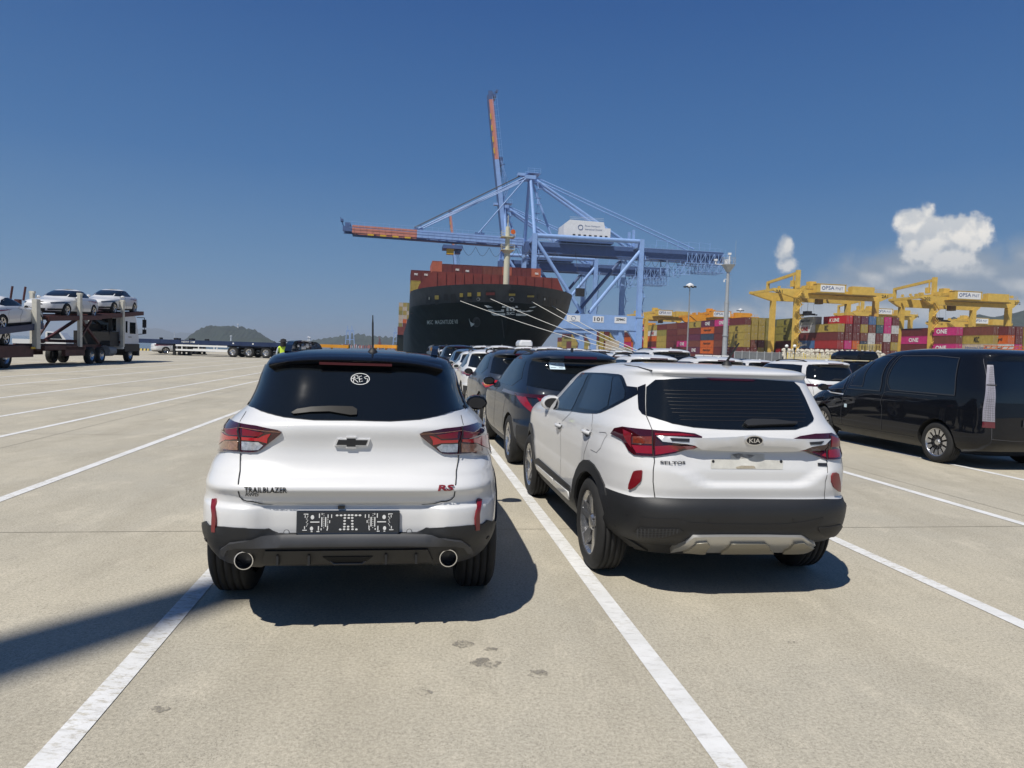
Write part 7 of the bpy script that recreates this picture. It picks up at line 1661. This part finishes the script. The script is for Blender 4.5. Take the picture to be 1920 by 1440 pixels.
# worker in a hi-vis vest, back to the viewer, behind the left car
def worker():
    p = at(531, 660, 29); r = empty('person', (p.x, p.y, 0), R(10), 'person in a lime hi-vis vest and black hat standing behind the near black car roof', 'person')
    v = [(0, 0, .92), (0, 0, 1.12), (0, -.01, 1.32), (0, 0, 1.42), (0, .01, 1.50), (-.19, 0, 1.38), (-.27, .03, 1.12), (-.25, .14, .92), (.19, 0, 1.38), (.27, .03, 1.12), (.25, .14, .92), (-.10, 0, .88), (-.12, .02, .48), (-.13, -.02, .06), (-.13, .12, .04), (.10, 0, .88), (.12, .02, .48), (.13, -.02, .06), (.13, .12, .04)]
    rad = [.15, .145, .16, .10, .06, .065, .05, .04, .065, .05, .04, .09, .065, .045, .04, .09, .065, .045, .04]
    e_ = [(0, 1), (1, 2), (2, 3), (3, 4), (3, 5), (5, 6), (6, 7), (3, 8), (8, 9), (9, 10), (0, 11), (11, 12), (12, 13), (13, 14), (0, 15), (15, 16), (16, 17), (17, 18)]
    me = bpy.data.meshes.new('body'); me.from_pydata(v, e_, []); o = bpy.data.objects.new('body', me); C.objects.link(o)
    md = o.modifiers.new('s', 'SKIN')
    for i, q in enumerate(me.skin_vertices[0].data): q.radius = (rad[i], rad[i]*.8)
    me.skin_vertices[0].data[0].use_root = True
    o.modifiers.new('u', 'SUBSURF').levels = 2
    dg = bpy.context.evaluated_depsgraph_get(); m2 = bpy.data.meshes.new_from_object(o.evaluated_get(dg)); bpy.data.objects.remove(o); m2.name = 'body'; m2.materials.clear()
    for m_ in ('cloth', 'black_cloth', 'hivis'): m2.materials.append(M[m_])
    for f_ in m2.polygons:
        z = f_.center.z; x = abs(f_.center.x); f_.material_index = 1 if z < .95 else (2 if (x < .20 and z < 1.46) else 0); f_.use_smooth = True
    body = bpy.data.objects.new('body', m2); C.objects.link(body); body.parent = r
    bm = bmesh.new(); bmesh.ops.create_icosphere(bm, subdivisions=3, radius=.11)
    for q in bm.verts: q.co.z *= 1.18; q.co += Vector((0, .01, 1.60))
    for f_ in bm.faces: f_.smooth = True; f_.material_index = 1 if f_.calc_center_median().z > 1.61 or f_.calc_center_median().y < .03 else 0
    me = bpy.data.meshes.new('head'); bm.to_mesh(me); bm.free(); link('head', me, ['skin', 'black_cloth'], r)
    b = MB(); b.lathe([(1.62, .19), (1.635, .19), (1.66, .125), (1.73, .11), (1.76, .001)], (0, .01, 0), 'z', 20); b.tube((0, -.07, 1.44), (0, -.11, 1.64), .12, .10, n=10); sharp(b.build('hat', 'black_cloth', r), 60)
    for sx in (-1, 1):
        b = MB(); b.box((sx*.25, .16, .86), (.035, .08, .10))
        for k in range(4): b.tube((sx*.25+.0, .13+.022*k, .82), (sx*.25, .135+.022*k, .745+.01*abs(k-1.5)), .011, n=6)
        b.tube((sx*.25-.0, .205, .88), (sx*.24, .225, .81), .012, n=6); b.build('hand', 'skin', r)
    return r
worker()
# tall floodlight mast behind the viewer: its shadow falls across the left foreground
T = G(540, 1072); hm = 27.0; k = hm/(-SUNV.z); base = T-Vector((SUNV.x, SUNV.y, 0))*k
r = empty('floodlight_mast', (base.x, base.y, 0), 0, 'tall grey floodlight mast standing behind the viewer, casting the shadow band on the left', 'light mast')
b = MB(); b.tube((0, 0, 0), (0, 0, hm), .80, .24, n=20); b.build('pole', 'galv', r, smooth=True)
b = MB(); b.lathe([(0, .15), (.2, .3), (.4, .25), (.6, .1)], (0, 0, hm-.3), 'z', 16); b.build('lamp_head', 'crane_white', r)
# stains and joints on the apron
def blotch(px, py, rx, ry, n=18, seed=0):
    g = G(px, py); s_ = 1290/g.y; rnd = random.Random(seed); pts = []
    for i in range(n):
        a = 2*math.pi*i/n; k = .7+.5*rnd.random(); pts.append((g.x+rx*k*math.cos(a), g.y+ry*k*math.sin(a)))
    tag(sheet(pts, .003, 'oil_stain', 'stain_soft'), kind='structure')
m = mat('stain_soft', (.25, .23, .195), .9, nscale=22, namt=.5)
t_ = m.node_tree; bs = t_.nodes['Principled BSDF']; g_n = t_.nodes.new('ShaderNodeTexCoord'); nn_ = t_.nodes.new('ShaderNodeTexNoise'); nn_.inputs['Scale'].default_value = 11; nn_.inputs['Detail'].default_value = 7; nn_.inputs['Roughness'].default_value = .75
mr_ = t_.nodes.new('ShaderNodeMapRange'); mr_.inputs[1].default_value = .46; mr_.inputs[2].default_value = .60; mr_.inputs[3].default_value = 0; mr_.inputs[4].default_value = .85
t_.links.new(g_n.outputs['Object'], nn_.inputs['Vector']); t_.links.new(nn_.outputs['Fac'], mr_.inputs[0]); t_.links.new(mr_.outputs[0], bs.inputs['Alpha'])
for i, (px, py, rx, ry) in enumerate(((868, 1208, .055, .05), (922, 1218, .045, .025), (908, 1244, .075, .055), (1010, 1264, .05, .055), (1480, 1205, .05, .02), (790, 1300, .05, .03), (300, 1330, .04, .03))): blotch(px, py, rx, ry, seed=i)
m = mat('joint', (.24, .22, .175), .9)
def joint(p0, p1, w=.012):
    p0 = Vector((*p0, 0)); p1 = Vector((*p1, 0)); d = (p1-p0).normalized(); c = Vector((-d.y, d.x, 0))*w/2; n = 24; b = MB(); rnd = random.Random(int(p0.x*7+p0.y)); pr = None
    for i in range(n+1):
        q = p0.lerp(p1, i/n)+c.normalized()*rnd.uniform(-.006, .006); cur = (q-c, q+c)
        if pr: b.add([(pr[0].x, pr[0].y, .0022), (cur[0].x, cur[0].y, .0022), (cur[1].x, cur[1].y, .0022), (pr[1].x, pr[1].y, .0022)], [(0, 1, 2, 3)])
        pr = cur
    tag(b.build('slab_joint', 'joint'), kind='structure')
for D in (5.9, 11.9, 17.9, 24, 30, 36, 42, 48, 54, 60, 66, 72, 78): joint(pv(-26, D), pv(18, D), .009 if D < 20 else .025)
for X in (-23.5, -17.5, -11.5, -5.6, 6.4, 12.4): joint(pv(X, -2), pv(X, 84), .009)
# ---------------------------------------------------------------- sea air
hz = MB(); hz.box((0, 5400, 80), (16000, 12000, 175.0)); ho = hz.build('haze', 'dark'); tag(ho, kind='stuff')
hm_ = bpy.data.materials.new('haze'); hm_.use_nodes = True; t_ = hm_.node_tree; t_.nodes.clear(); ov = t_.nodes.new('ShaderNodeOutputMaterial'); pv_ = t_.nodes.new('ShaderNodeVolumePrincipled')
pv_.inputs['Density'].default_value = 0.00019; pv_.inputs['Color'].default_value = (.80, .88, .97, 1); pv_.inputs['Anisotropy'].default_value = 0.2
t_.links.new(pv_.outputs[0], ov.inputs['Volume']); ho.data.materials.clear(); ho.data.materials.append(hm_)
